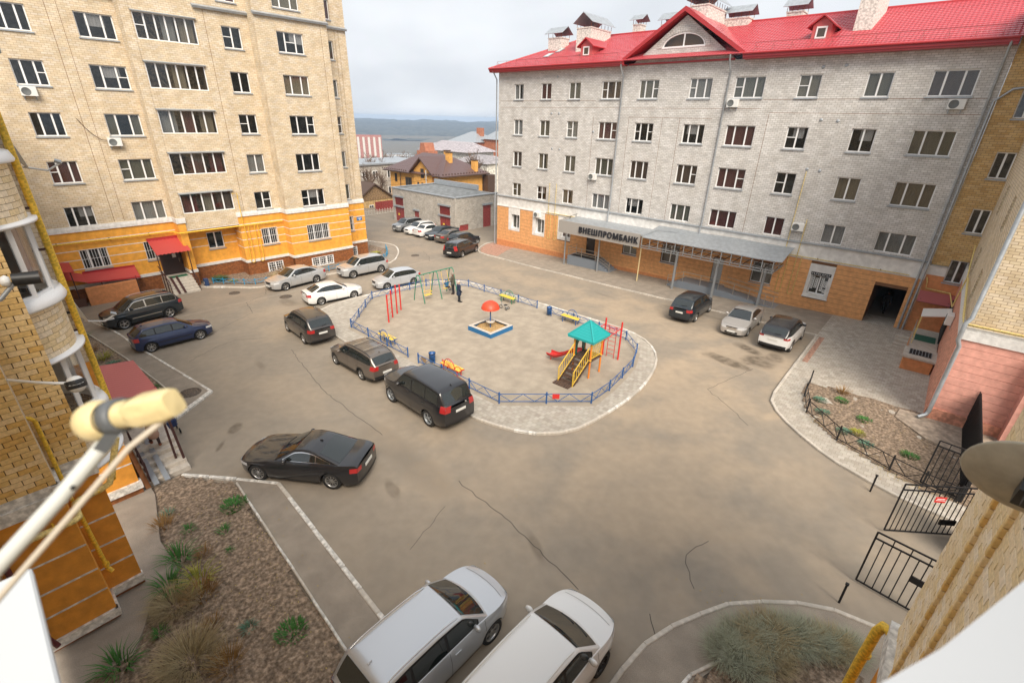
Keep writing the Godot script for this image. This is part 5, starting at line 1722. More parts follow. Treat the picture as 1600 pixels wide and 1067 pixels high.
func own_block() -> void:
	M.mortar = rough_mat(lin(0.13, 0.085, 0.045), 0.15, 0.7, 0.95, 70)
	var deep := []
	var pale := []
	for k in 5:
		deep.append(rough_mat([lin(0.72, 0.49, 0.20), lin(0.76, 0.54, 0.25), lin(0.68, 0.45, 0.17), lin(0.75, 0.55, 0.29), lin(0.64, 0.39, 0.12)][k], 0.06, 0.5, 0.85, 71 + k, 0.2))
		pale.append(rough_mat([lin(0.76, 0.60, 0.38), lin(0.80, 0.65, 0.44), lin(0.73, 0.56, 0.33), lin(0.78, 0.65, 0.47), lin(0.75, 0.58, 0.33)][k], 0.06, 0.5, 0.85, 76 + k, 0.2))
	M.deep_bricks = deep
	M.pale_bricks = pale
	var t := thing("apartment_wing", "near orange brick wing with rounded white-framed bays at left edge", "building", Vector3(24.0, 0, 40.5))
	var o := -t.position
	var east := func(x: float) -> Transform3D:
		return Transform3D(Basis(Vector3.UP, PI / 2), Vector3(x, 0, 0) + o)
	var fields := [[east.call(24.82), -42.4, -40.95], [east.call(24.06), -40.95, -40.22]]
	for f in fields:
		brick_field(t, f[0], f[1], f[2], 4.40, 13.0, deep, 9.9)
		var band := MB.new()
		band.X = f[0]
		band.span(f[1], 3.86, -0.1, f[2] + 0.03, 4.18, 0.10).span(f[1], 4.18, -0.1, f[2] + 0.02, 4.40, 0.05)
		put(t, "white_band", band, M.white_wash)
		var low := MB.new()
		low.X = f[0]
		low.wall(f[1], f[2], 0.22, 3.86, 0.0)
		put(t, "stucco_wall", low, M.ochre_stucco)
		for y in [2.49, 1.66, 0.95]:
			var ln := MB.new()
			ln.X = f[0]
			ln.span(f[1], y - 0.025, -0.01, f[2], y + 0.025, 0.008)
			put(t, "white_line", ln, M.white_wash)
		var base := MB.new()
		base.X = f[0]
		base.span(f[1], -0.02, -0.1, f[2] + 0.03, 0.22, 0.09)
		put(t, "white_band", base, M.white_wash)
		var pl := MB.new()
		pl.X = f[0]
		pl.wall(f[1], f[2], -1.2, -0.02, -0.02)
		put(t, "plinth", pl, M.brown_plinth)
	# the return between the two steps
	var rx := Transform3D(Basis(Vector3.UP, PI), Vector3(0, 0, 40.95) + o)
	var ret := MB.new()
	ret.X = rx
	ret.wall(-24.82, -24.06, 4.40, 13.0, 0.0)
	put(t, "return_wall", ret, M.pale_brick)
	var ret2 := MB.new()
	ret2.X = rx
	ret2.wall(-24.82, -24.06, 0.2, 3.86, 0.0)
	put(t, "stucco_return", ret2, M.yellow_stucco)
	var ret3 := MB.new()
	ret3.X = rx
	ret3.span(-24.9, 3.86, -0.1, -24.06, 4.40, 0.05).span(-24.9, -0.02, -0.1, -24.06, 0.22, 0.05)
	put(t, "white_band", ret3, M.white_wash)
	# facade of this building left of the viewer
	var fx := Transform3D(Basis(Vector3.UP, PI), Vector3(0, 0, 42.4) + o)
	brick_field(t, fx, -39.6, -24.82, 0.2, 13.0, pale, -99.0)
	put(t, "downpipe", mbo(o).tube([Vector3(24.95, 12.0, 42.25), Vector3(24.95, 0.5, 42.25), Vector3(25.05, 0.2, 42.15)], 0.06, 8), paint(lin(0.10, 0.02, 0.025), 0.4))
	# stepped-back end wall further along
	var n4 := MB.new()
	n4.X = east.call(19.56)
	n4.wall(-41.5, -39.25, 0.22, 5.0, 0.0)
	put(t, "stucco_wall", n4, M.ochre_stucco)
	for y in [1.0, 1.8, 2.6]:
		var ln := MB.new()
		ln.X = n4.X
		ln.span(-41.5, y - 0.025, -0.01, -39.25, y + 0.025, 0.008)
		put(t, "white_line", ln, M.white_wash)
	put(t, "white_band", mbo(o).span(19.4, -0.05, 39.18, 19.68, 0.22, 41.5), M.white_wash)
	put(t, "plinth", mbo(o).span(19.3, -1.2, 39.22, 19.58, -0.05, 41.5), M.brown_plinth)
	put(t, "front_wall", mbo(o).span(-8, -1.2, 39.25, 19.55, 13, 39.5), M.yellow_brick)
	put(t, "front_wall", mbo(o).span(19.0, 5.0, 40.6, 24.0, 13, 40.9), M.pale_brick)
	put(t, "roof", mbo(o).span(-8, 13.0, 39.2, 24.9, 13.2, 46), M.roofing_felt)
	bay(t, o, Vector2(22.5, 41.0), 1.45)
	var lp := thing("gas_pipe", "tall thick yellow gas pipe standing in front of the rounded bays", "gas pipe", Vector3(22.35, 4, 39.4))
	put(lp, "main_pipe", MB.new().tube([Vector3(0, 8.5, 0), Vector3(0, 0.6, 0), Vector3(0.05, 0.25, 0.06), Vector3(0.5, -0.15, 0.3), Vector3(1.75, -0.5, 0.62)], 0.075, 10), M.gas_yellow)
	for y in [6.05, 5.1, 3.0, 1.0]:
		put(lp, "bracket", MB.new().bar(Vector3(0, y, 0), Vector3(0.05, y, 0.3), 0.05), M.brown_iron)
	var gp := thing("gas_pipe", "yellow gas pipes with elbows across the near orange wall", "gas pipe", Vector3(24.2, 3.4, 40.8))
	var q := -gp.position
	put(gp, "riser", mbo(q).tube([Vector3(24.06, 5.95, 41.05), Vector3(24.3, 5.97, 41.03), Vector3(24.32, 5.9, 40.9), Vector3(24.2, 5.75, 40.85), Vector3(24.2, 3.42, 40.86)], 0.045, 8), M.gas_yellow)
	put(gp, "header", mbo(q).tube([Vector3(24.1, 4.6, 39.65), Vector3(24.18, 3.75, 39.98), Vector3(24.2, 3.48, 40.1), Vector3(24.2, 3.40, 40.3), Vector3(24.2, 3.36, 40.75)], 0.075, 10), M.pale_yellow)
	put(gp, "header", mbo(q).tube([Vector3(24.2, 3.38, 40.70), Vector3(24.3, 3.36, 40.84), Vector3(24.95, 3.38, 40.86), Vector3(25.0, 3.38, 40.95), Vector3(25.0, 3.37, 42.3)], 0.075, 10), M.pale_yellow)
	put(gp, "drop_pipe", mbo(q).tube([Vector3(24.35, 3.35, 40.84), Vector3(24.3, 2.6, 40.83), Vector3(24.3, 1.05, 40.80)], 0.05, 8), M.gas_yellow)
	put(gp, "valve", mbo(q).tube([Vector3(24.3, 1.3, 40.80), Vector3(24.3, 1.2, 40.80)], 0.075, 10).tube([Vector3(24.3, 1.1, 40.80), Vector3(24.36, 0.98, 40.74)], 0.06, 8), M.gas_yellow)
	for z in [40.35, 41.3]:
		put(gp, "bracket", mbo(q).bar(Vector3(24.0 if z < 41 else 24.8, 3.4, z), Vector3(24.3 if z < 41 else 25.1, 3.4, z), 0.04).bar(Vector3(24.2 if z < 41 else 25.0, 3.3, z), Vector3(24.2 if z < 41 else 25.0, 3.55, z), 0.03), M.gas_yellow)

	# right hand wing with its brick ribs
	var r := thing("apartment_wing", "near pale brick wall with two vertical brick ribs at lower right", "building", Vector3(39.65, 0, 32.0))
	o = -r.position
	var rxw := Transform3D(Basis(Vector3.UP, -PI / 2), Vector3(39.65, 0, 0) + o)
	brick_field(r, rxw, 31.86, 42.4, 4.32, 13.0, pale, 8.6, 36.8)
	for z in [33.05, 33.85]:
		var y := 4.36
		while y < 12.9:
			var key := "rib"
			if not cache.has(key):
				cache[key] = MB.new().cbox(Vector3.ZERO, Vector3(0.085, 0.134, 0.12), 0.008).done()
			put(r, "rib_brick", cache[key], deep[rng.randi() % 5], rxw * Transform3D(Basis.IDENTITY, Vector3(z, y + 0.07, 0.01)))
			y += 0.148
	var end := mbo(o)
	end.wall(39.65, 48, 4.32, 13.0, 0.0)
	end.X = Transform3D(Basis(Vector3.UP, PI), Vector3(0, 0, 31.86) + o)
	var e2 := MB.new()
	e2.X = end.X
	e2.wall(-48, -39.65, -1, 13.0, 0.0)
	put(r, "end_wall", e2, M.pale_brick)
	put(r, "white_band", mbo(o).span(39.52, 4.0, 31.75, 40, 4.32, 42.4), M.white_wash)
	var low := MB.new()
	low.X = rxw
	low.wall(31.86, 42.4, -1, 4.0, 0.0)
	put(r, "stucco_wall", low, M.ochre_stucco)
	put(r, "roof", mbo(o).span(39.6, 13, 31.8, 48, 13.2, 46), M.roofing_felt)
	put(r, "wire", mbo(o).tube([Vector3(39.6, 7.6, 35.2), Vector3(39.58, 7.2, 34.9), Vector3(39.58, 6.6, 34.6), Vector3(39.58, 6.5, 34.9), Vector3(39.6, 6.6, 35.2)], 0.012, 5), M.brown_iron)
	var yp := thing("gas_pipe", "fat yellow pipe bend at the corner of the right brick wall", "gas pipe", Vector3(39.42, 0, 31.75))
	put(yp, "main_pipe", MB.new().tube([Vector3(0.28, 4.1, 0.35), Vector3(0.14, 4.15, 0.1), Vector3(0.05, 4.1, 0.0), Vector3(0.0, 3.9, 0.0), Vector3(-0.02, 3.0, 0.02), Vector3(-0.02, 0.1, 0.02)], 0.085, 12), M.gas_yellow)
	put(yp, "collar", MB.new().tube([Vector3(0.0, 3.30, 0.0), Vector3(0.0, 3.24, 0.0)], 0.10, 12), M.gas_yellow)
	own_entrance()


func bay(t: Node3D, o: Vector3, c: Vector2, r: float) -> void:
	var p := func(a: float, rr: float, y: float) -> Vector3:
		return Vector3(c.x + rr * cos(a), y, c.y - rr * sin(a)) + o
	var a0 := deg_to_rad(20)
	var a1 := deg_to_rad(175)
	for k in 3:
		var y0 := 3.86 + 3.03 * k
		# brick parapet, brick by brick on the two storeys in view
		var core := MB.new()
		var lo := []
		var hi := []
		for i in 25:
			var a := lerpf(a1, a0, i / 24.0)
			lo.append(p.call(a, r - 0.02, y0))
			hi.append(p.call(a, r - 0.02, y0 + 1.16))
		core.sheet([lo, hi], true, true)
		put(t, "parapet_mortar", core, M.mortar)
		var da := 0.33 / r
		for j in 9:
			var a := a0 - (da * 0.5 if j % 2 else 0.0)
			while a < a1:
				var s := maxf(a, a0)
				var e := minf(a + da - 0.012 / r, a1)
				a += da
				if e - s < 0.04:
					continue
				var key := "baybrick%d" % int((e - s) * 100)
				if not cache.has(key):
					var m := MB.new()
					var half := (e - s) * 0.5
					var f := func(ang: float, rr: float, y: float) -> Vector3:
						return Vector3(rr * cos(ang) - r, y, -rr * sin(ang))
					for seg in 2:
						var b0 := -half + half * seg
						var b1 := b0 + half
						m.quad(f.call(b0, r, 0), f.call(b1, r, 0), f.call(b1, r, 0.117), f.call(b0, r, 0.117))
						m.quad(f.call(b0, r, 0.117), f.call(b1, r, 0.117), f.call(b1, r - 0.03, 0.117), f.call(b0, r - 0.03, 0.117))
						m.quad(f.call(b0, r - 0.03, 0), f.call(b1, r - 0.03, 0), f.call(b1, r, 0), f.call(b0, r, 0))
					m.quad(f.call(half, r, 0), f.call(half, r - 0.03, 0), f.call(half, r - 0.03, 0.117), f.call(half, r, 0.117))
					m.quad(f.call(-half, r - 0.03, 0), f.call(-half, r, 0), f.call(-half, r, 0.117), f.call(-half, r - 0.03, 0.117))
					cache[key] = m.done()
				put(t, "brick", cache[key], M.pale_bricks[rng.randi() % 5], Transform3D(Basis(Vector3.UP, (s + e) * 0.5), p.call((s + e) * 0.5, r, y0 + j * 0.129)))
		# sheet metal trays above and below
		var tray := MB.new()
		tray.lathe([Vector2(r - 0.1, 0.0), Vector2(r + 0.14, 0.0), Vector2(r + 0.16, 0.05), Vector2(r + 0.10, 0.22), Vector2(r - 0.1, 0.25)], 24, Vector3(c.x, y0 + 1.16, c.y) + o, Basis.IDENTITY, -a1, -a0)
		put(t, "sill_tray", tray, M.pvc)
		put(t, "drip_tray", MB.new().lathe([Vector2(r - 0.1, -0.02), Vector2(r + 0.15, -0.06), Vector2(r + 0.15, 0.0), Vector2(r - 0.1, 0.03)], 24, Vector3(c.x, y0 - 0.02, c.y) + o, Basis.IDENTITY, -a1, -a0), M.pvc)
		# glazing
		var gy0 := y0 + 1.38
		var gy1 := y0 + 2.98
		var n := 6
		var fr := MB.new()
		for i in n + 1:
			var a := lerpf(a0, a1, float(i) / n)
			fr.bar(p.call(a, r - 0.05, gy0), p.call(a, r - 0.05, gy1), 0.09)
		for i in n:
			var s := lerpf(a0, a1, float(i) / n)
			var e := lerpf(a0, a1, float(i + 1) / n)
			for y in [gy0 + 0.04, gy1 - 0.04]:
				fr.bar(p.call(s, r - 0.05, y), p.call(e, r - 0.05, y), 0.08)
		var f := put(t, "bay_window", fr, M.pvc)
		for i in n:
			var s := lerpf(a0, a1, float(i) / n)
			var e := lerpf(a0, a1, float(i + 1) / n)
			var g := MB.new()
			g.quad(p.call(s, r - 0.05, gy0), p.call(e, r - 0.05, gy0), p.call(e, r - 0.05, gy1), p.call(s, r - 0.05, gy1))
			put(f, "pane", g, M.glass)
		put(f, "inner_blind", MB.new().lathe([Vector2(r - 0.35, gy0), Vector2(r - 0.35, gy1)], 24, Vector3(c.x, 0, c.y) + o, Basis.IDENTITY, -a1, -deg_to_rad(60)), M.curtains[6])


func own_entrance() -> void:
	var c := thing("entrance_canopy", "wide red corrugated canopy over the near left entrance", "canopy", Vector3(17.0, 2.9, 38.5))
	var rows := []
	for i in 35:
		var x := -1.75 + 3.5 * i / 34
		rows.append([Vector3(x, 0.0 + 0.015 * cos(i * PI), -0.75), Vector3(x, 0.2 + 0.015 * cos(i * PI), 0.75)])
	put(c, "roof_sheet", MB.new().sheet(rows, true, true), paint(lin(0.50, 0.12, 0.11), 0.5))
	for x in [-1.6, 1.6]:
		put(c, "post", MB.new().bar(Vector3(x, -3.4, -0.6), Vector3(x, 0.0, -0.6), 0.07), M.brown_iron)
	put(c, "frame", MB.new().bar(Vector3(-1.75, -0.06, -0.6), Vector3(1.75, -0.06, -0.6), 0.06).bar(Vector3(-1.75, 0.1, 0.6), Vector3(1.75, 0.1, 0.6), 0.06), M.brown_iron)
	var s := thing("porch_steps", "concrete steps with grey pram channels at the near left entrance", "steps", G(18.4, 38.3))
	var o := -s.position
	for i in 5:
		var top := 0.72 - i * 0.165 - 0.35
		put(s, "step", mbo(o).cbox(Vector3(17.75 + i * 0.32, (top - 1.3) * 0.5 + 0.02, 38.3), Vector3(0.33, top + 1.3, 1.35), 0.015), M.pale_concrete)
	put(s, "landing", mbo(o).span(15.2, -1.3, 37.6, 17.6, 0.40, 39.2), M.pale_concrete)
	put(s, "side_wall", mbo(o).prism(PackedVector2Array([Vector2(17.2, -1.2), Vector2(19.3, -1.2), Vector2(19.3, -0.42), Vector2(17.6, 0.34), Vector2(17.2, 0.34)]), 38.97, 39.12), M.orange_plinth)
	for z in [38.45, 38.8]:
		put(s, "pram_channel", mbo(o).bar(Vector3(17.3, 0.52, z), Vector3(19.45, -0.32, z), 0.17, 0.04), M.grey_metal)
	var rl := mbo(o)
	var a := Vector3(17.4, 0.4, 38.92)
	var b := Vector3(19.15, -0.42, 38.92)
	rl.bar(a + Vector3(0, 0.9, 0), b + Vector3(0, 0.9, 0), 0.05)
	rl.bar(a + Vector3(0, 0.1, 0), b + Vector3(0, 0.1, 0), 0.03)
	for i in 9:
		var p := a.lerp(b, i / 8.0)
		rl.bar(p + Vector3(0, 0.1, 0), p + Vector3(0, 0.9, 0), 0.022)
	rl.bar(b, b + Vector3(0, 1.0, 0), 0.06)
	put(s, "railing", rl, M.brown_iron)
	put(s, "post", mbo(o).bar(Vector3(18.85, -0.4, 37.68), Vector3(18.2, 2.9, 37.75), 0.08), M.brown_iron)


# ---- what lies beyond the yard -------------------------------------------------------------------

func fall(d: float) -> float:
	var k := [[0, -1.6], [60, -1.9], [75, -2.6], [110, -4.2], [160, -7.5], [300, -17], [700, -48], [1000, -66], [1600, -86], [2200, -88], [2600, -72], [3200, -44], [4000, -20], [4600, -14], [7000, -14]]
	for i in k.size() - 1:
		if d < k[i + 1][0]:
			return lerpf(k[i][1], k[i + 1][1], (d - k[i][0]) / float(k[i + 1][0] - k[i][0]))
	return -14.0


const EYE := Vector2(38.07, 40.45)


func ground_at(x: float, z: float) -> float:
	return fall(Vector2(x, z).distance_to(EYE))


func box_house(t: Node3D, x0: float, x1: float, z0: float, z1: float, y0: float, y1: float, mat: Material) -> void:
	var o := -t.position
	put(t, "wall", mbo(o).span(x0, y0, z0, x1, y1, z1), mat)


# window on a far wall: 's' faces +z at depth q, 'e' faces +x at depth q
func far_window(t: Node3D, side: String, u: float, y: float, q: float, w: float, h: float, white := true) -> void:
	var o := -t.position
	var m := mbo(o)
	var g := mbo(o)
	if side == "s":
		m.span(u - w / 2, y, q, u + w / 2, y + h, q + 0.04)
		for i in 2:
			g.span(u - w / 2 + 0.09 + i * w * 0.46, y + 0.1, q + 0.04, u - w / 2 + 0.09 + i * w * 0.46 + w * 0.36, y + h - 0.1, q + 0.05)
	else:
		m.span(q, y, u - w / 2, q + 0.04, y + h, u + w / 2)
		for i in 2:
			g.span(q + 0.04, y + 0.1, u - w / 2 + 0.09 + i * w * 0.46, q + 0.05, y + h - 0.1, u - w / 2 + 0.09 + i * w * 0.46 + w * 0.36)
	var f := put(t, "window", m, M.pvc if white else M.brown_board)
	put(f, "pane", g, paint(lin(0.035, 0.035, 0.035), 0.1) if not M.has("far_pane") else M.far_pane)
	M.far_pane = f.get_child(0).material_override


func hip_roof(t: Node3D, x0: float, x1: float, z0: float, z1: float, y: float, top: float, inset: float, mat: Material, along_x := true) -> void:
	var m := mbo(-t.position)
	var a := Vector3(x0, y, z1)
	var b := Vector3(x1, y, z1)
	var c := Vector3(x1, y, z0)
	var d := Vector3(x0, y, z0)
	var zm := (z0 + z1) * 0.5
	var xm := (x0 + x1) * 0.5
	var e := Vector3(x0 + inset, top, zm) if along_x else Vector3(xm, top, z0 + inset)
	var f := Vector3(x1 - inset, top, zm) if along_x else Vector3(xm, top, z1 - inset)
	if along_x:
		m.quad(a, b, f, e)
		m.tri(b, c, f)
		m.quad(c, d, e, f)
		m.tri(d, a, e)
	else:
		m.tri(a, b, f)
		m.quad(b, c, e, f)
		m.tri(c, d, e)
		m.quad(d, a, f, e)
	m.quad(d, c, b, a)
	put(t, "roof", m, mat)


func beyond() -> void:
	# land falling to the valley, and the wooded ridge behind it
	var land := MB.new().smooth(true)
	var rings := [0.0, 30.0, 55.0, 65.0, 75.0, 90.0, 110, 135, 160, 200, 250, 300, 400, 500, 700, 850, 1000, 1300, 1600, 2200, 2600]
	var f := func(d: float, k: int) -> Vector3:
		var a := TAU * k / 72
		return Vector3(EYE.x + d * cos(a), fall(d) - (0.9 if d < 70 else 0.0), EYE.y + d * sin(a))
	for i in rings.size() - 1:
		for k in 72:
			land.quad(f.call(rings[i], k), f.call(rings[i], k + 1), f.call(rings[i + 1], k + 1), f.call(rings[i + 1], k))
	setting("ground", land, rough_mat(lin(0.15, 0.125, 0.085), 0.25, 30.0, 0.97, 90))
	var n := FastNoiseLite.new()
	n.seed = 8
	n.frequency = 0.0022
	n.fractal_octaves = 6
	var hill := MB.new().smooth(true)
	var hf := func(i: int, k: int) -> Vector3:
		var d := 2300.0 + i * 60.0
		var a := deg_to_rad(150 + k * 0.5)
		var x := EYE.x + d * cos(a)
		var z := EYE.y + d * sin(a)
		return Vector3(x, fall(d) + n.get_noise_2d(x, z) * 26.0 + n.get_noise_2d(x * 9.0, z * 9.0) * 7.0 - 6.0, z)
	for i in 44:
		for k in 180:
			hill.quad(hf.call(i, k), hf.call(i, k + 1), hf.call(i + 1, k + 1), hf.call(i + 1, k))
	var hills := setting("hills", hill, rough_mat(lin(0.060, 0.060, 0.045), 0.24, 260.0, 0.98, 92))
	hills.set_meta("label", "low wooded ridge across the valley")

	# transformer station
	var s := thing("transformer_station", "low flat-roofed grey brick utility building with dark red doors", "utility building", Vector3(-15.5, -2.0, -5.0))
	var o := -s.position
	var fr := [Rect2(-22.05, -2.2, 2.05, 2.47), Rect2(-22.05, 0.5, 1.95, 1.15), Rect2(-17.6, -2.1, 1.0, 2.34), Rect2(-12.15, -2.0, 2.1, 2.3), Rect2(-12.15, 0.5, 2.1, 1.15)]
	put(s, "wall", mbo(o).wall(-22.6, -9.1, -3.2, 2.8, -1.6, fr, 0.12), M.grey_brick)
	var ex := MB.new()
	ex.X = Transform3D(Basis(Vector3.UP, PI / 2), Vector3(-9.1, 0, 0) + o)
	ex.wall(1.6, 9.6, -3.2, 2.8, 0, [Rect2(2.4, -1.75, 1.6, 1.05), Rect2(6.75, -2.2, 1.55, 3.65)], 0.12)
	put(s, "wall", ex, M.grey_brick)
	var rest := mbo(o)
	rest.quad(Vector3(-22.6, -3.2, -9.6), Vector3(-22.6, -3.2, -1.6), Vector3(-22.6, 2.8, -1.6), Vector3(-22.6, 2.8, -9.6))
	rest.quad(Vector3(-9.1, -3.2, -9.6), Vector3(-22.6, -3.2, -9.6), Vector3(-22.6, 2.8, -9.6), Vector3(-9.1, 2.8, -9.6))
	put(s, "wall", rest, M.grey_brick)
	put(s, "roof", mbo(o).span(-22.5, 2.6, -9.5, -9.2, 2.74, -1.7), M.roofing_felt)
	put(s, "parapet", mbo(o).span(-22.6, 2.8, -1.85, -9.1, 2.92, -1.5).span(-9.35, 2.8, -9.6, -9.0, 2.92, -1.85).span(-22.7, 2.8, -9.6, -22.4, 2.92, -1.85).span(-22.6, 2.8, -9.8, -13.0, 3.5, -9.5), M.zinc)
	for r: Rect2 in fr:
		var d := put(s, "door", mbo(o).span(r.position.x, r.position.y, -1.74, r.end.x, r.end.y, -1.68), M.red_door)
		if r.position.y > 0:
			var lv := mbo(o)
			for i in 9:
				lv.box(Vector3(r.get_center().x, r.position.y + 0.08 + i * 0.12, -1.66), Vector3(r.size.x - 0.12, 0.09, 0.02), Basis(Vector3.RIGHT, 0.6))
			put(d, "louvre", lv, M.red_door)
		else:
			if r.size.x > 1.5:
				put(d, "door_seam", mbo(o).span(r.get_center().x - 0.015, r.position.y, -1.68, r.get_center().x + 0.015, r.end.y, -1.675), M.dark_void)
			put(d, "warning_plate", mbo(o).span(r.get_center().x - 0.25 * r.size.x, -0.95, -1.68, r.get_center().x - 0.25 * r.size.x + 0.35, -0.65, -1.67), M.yellow_paint)
		put(s, "lintel", mbo(o).span(r.position.x - 0.2, r.end.y, -1.62, r.end.x + 0.2, r.end.y + 0.2, -1.45), M.zinc)
	put(s, "door", mbo(o).span(-9.2, -2.2, -8.3, -9.16, 1.45, -6.75), M.red_door)
	put(s, "vent_door", mbo(o).span(-9.2, -1.75, -4.0, -9.16, -0.7, -2.4), M.red_door)
	put(s, "lintel", mbo(o).span(-9.12, 1.45, -8.5, -8.95, 1.68, -6.55), M.zinc)

	# orange house with brown hipped roof
	var h := thing("orange_house", "orange rendered house with a brown tiled hip roof behind the utility building", "house", Vector3(-36, -3.5, -21))
	o = -h.position
	var orange := rough_mat(lin(0.70, 0.36, 0.09), 0.05, 3.0, 0.85, 93)
	box_house(h, -44.4, -28.9, -26.4, -16.6, -5, 3.0, orange)
	hip_roof(h, -45.4, -27.9, -27.4, -15.7, 2.9, 6.0, 5.2, M.brown_roof)
	put(h, "gable", mbo(o).prism(PackedVector2Array([Vector2(-36.4, -4.0), Vector2(-31.2, -4.0), Vector2(-31.2, 3.4), Vector2(-33.8, 5.4), Vector2(-36.4, 3.4)]), -20, -16.2), orange)
	put(h, "gable_roof", mbo(o).prism(PackedVector2Array([Vector2(-37.0, 2.95), Vector2(-33.8, 5.55), Vector2(-30.6, 2.95), Vector2(-30.6, 3.2), Vector2(-33.8, 5.8), Vector2(-37.0, 3.2)]), -21, -15.5), M.brown_roof)
	put(h, "fascia", mbo(o).span(-45.4, 2.72, -15.75, -37.0, 2.92, -15.6).span(-30.6, 2.72, -15.75, -27.9, 2.92, -15.6).span(-27.98, 2.72, -27.4, -27.85, 2.92, -15.6), M.brown_board)
	var guard := mbo(o)
	for i in 26:
		var x := -45.0 + i * 0.66
		if x < -37.2 or x > -30.4:
			guard.span(x, 3.1, -15.45, x + 0.18, 3.3, -15.3)
	for i in 16:
		guard.span(-28.35, 3.1, -26.8 + i * 0.7, -28.2, 3.3, -26.62 + i * 0.7)
	put(h, "snow_guard", guard, M.brown_board)
	for c in [[-31.5, -20.5], [-28.0 - 1.0, -24.5], [-35.4, -23.5]]:
		var ch := put(h, "chimney", mbo(o).span(c[0] - 0.5, 3.0, c[1] - 0.4, c[0] + 0.5, 6.5 if c[0] < -30 else 5.2, c[1] + 0.4), orange)
		put(ch, "chimney_cap", mbo(o).span(c[0] - 0.62, 6.5 if c[0] < -30 else 5.2, c[1] - 0.5, c[0] + 0.62, 6.62 if c[0] < -30 else 5.32, c[1] + 0.5), M.brown_board)
	for w in [[-42.5, 0.8, 0.7, 1.5], [-38.6, -0.4, 1.9, 2.3], [-33.9, 2.2, 0.9, 1.6], [-35.2, -0.3, 0.5, 1.7], [-34.0, -0.3, 0.5, 1.7], [-32.8, -0.3, 0.5, 1.7], [-29.9, -0.2, 1.0, 0.9]]:
		far_window(h, "s", w[0], w[1], -16.18 if w[0] > -36.4 and w[0] < -31.2 else -16.58, w[2], w[3], false)
	far_window(h, "e", -18.5, -0.6, -28.88, 1.2, 1.4, false)
	put(h, "brown_annex", mbo(o).span(-28.9, -5, -28.5, -27.6, 2.6, -26.6), M.brown_board)
	put(h, "downpipe", mbo(o).tube([Vector3(-40.9, 2.8, -16.4), Vector3(-40.9, -4, -16.4)], 0.07, 6).tube([Vector3(-29.0, 2.75, -15.7), Vector3(-28.9, 2.3, -16.4), Vector3(-28.9, -4, -16.4)], 0.07, 6), M.brown_board)

	# grey two storey block and the little old house before it
	var g := thing("grey_block", "pale grey two-storey building with small white windows at the yellow building's edge", "building", Vector3(-55, -4.5, -20))
	box_house(g, -62, -50.2, -31, -8, -6, 3.2, M.grey_brick)
	put(g, "roof_edge", mbo(-g.position).span(-62.3, 3.2, -31.3, -49.9, 3.5, -7.7), M.zinc)
	for z in [-12.2, -14.6, -17.0, -20.5, -23.6]:
		for y in [-2.6, 0.6]:
			far_window(g, "e", z, y, -50.18, 1.3, 1.5)
	var sh := thing("old_house", "small old house with a steep gable at the yellow building's edge", "house", Vector3(-36, -3.2, -6))
	o = -sh.position
	put(sh, "wall", mbo(o).span(-41, -4.2, -10.5, -35.6, -0.9, -3.5), rough_mat(lin(0.52, 0.36, 0.17), 0.1, 2.5, 0.9, 94))
	var gx := MB.new()
	gx.X = Transform3D(Basis(Vector3.UP, PI / 2), Vector3(0, 0, 0) + o)
	gx.prism(PackedVector2Array([Vector2(3.2, -0.9), Vector2(10.8, -0.9), Vector2(7.0, 1.6)]), -41, -35.5)
	put(sh, "gable", gx, rough_mat(lin(0.26, 0.17, 0.09), 0.2, 1.0, 0.9, 95))
	var gr := MB.new()
	gr.X = gx.X
	gr.prism(PackedVector2Array([Vector2(2.9, -1.15), Vector2(7.0, 1.6), Vector2(11.1, -1.15), Vector2(11.1, -0.95), Vector2(7.0, 1.85), Vector2(2.9, -0.95)]), -41.3, -35.1)
	put(sh, "roof", gr, paint(lin(0.09, 0.055, 0.04), 0.7))
	far_window(sh, "e", -6.2, -3.0, -35.58, 0.9, 1.3)
	var fence := thing("iron_fence", "low pale picket fence at the end of the yard", "fence", Vector3(-28.5, -2.0, -2.5))
	for i in 15:
		put(fence, "picket", MB.new().bar(Vector3(0, -0.5, -3.6 + i * 0.5), Vector3(0, 0.9, -3.6 + i * 0.5), 0.07), M.pale_concrete)
	put(fence, "rail", MB.new().bar(Vector3(0.06, 0.15, -3.8), Vector3(0.06, 0.15, 3.6), 0.05).bar(Vector3(0.06, 0.7, -3.8), Vector3(0.06, 0.7, 3.6), 0.05), M.pale_concrete)
	var redf := thing("plank_fence", "dark red plank fence left of the utility building", "fence", Vector3(-31.5, -2.2, -6.5))
	for i in 12:
		put(redf, "plank", MB.new().box(Vector3(0, 0.7, -2.4 + i * 0.4), Vector3(0.05, 1.9, 0.37)), M.red_door)

	# houses further down the slope
	var mn := thing("brick_mansion", "orange brick mansion with a blue-grey metal roof on the far slope", "house", Vector3(-82, -6, -79))
	o = -mn.position
	put(mn, "wall", mbo(o).span(-92, -8, -86, -80, 5.2, -74), M.red_brick)
	put(mn, "wall", mbo(o).span(-80, -8, -92, -74, 6.2, -78), M.red_brick)
	put(mn, "turret", mbo(o).span(-84, 0, -80.5, -82.2, 9.4, -78.8), M.red_brick)
	hip_roof(mn, -92.6, -79.4, -86.6, -73.4, 5.2, 8.2, 5.0, M.zinc)
	hip_roof(mn, -80.6, -73.4, -92.6, -77.4, 6.2, 8.6, 3.0, M.zinc, false)
	for w in [[-89, 2.0], [-86, 2.0], [-83, 2.0]]:
		far_window(mn, "s", w[0], w[1], -73.98, 1.2, 2.0)
	for z in [-81.0, -85.0]:
		far_window(mn, "e", z, 2.4, -73.98, 1.2, 2.0)
	var lr := thing("long_house", "long white house under a lilac grey roof behind the orange house", "house", Vector3(-70, -6, -58))
	o = -lr.position
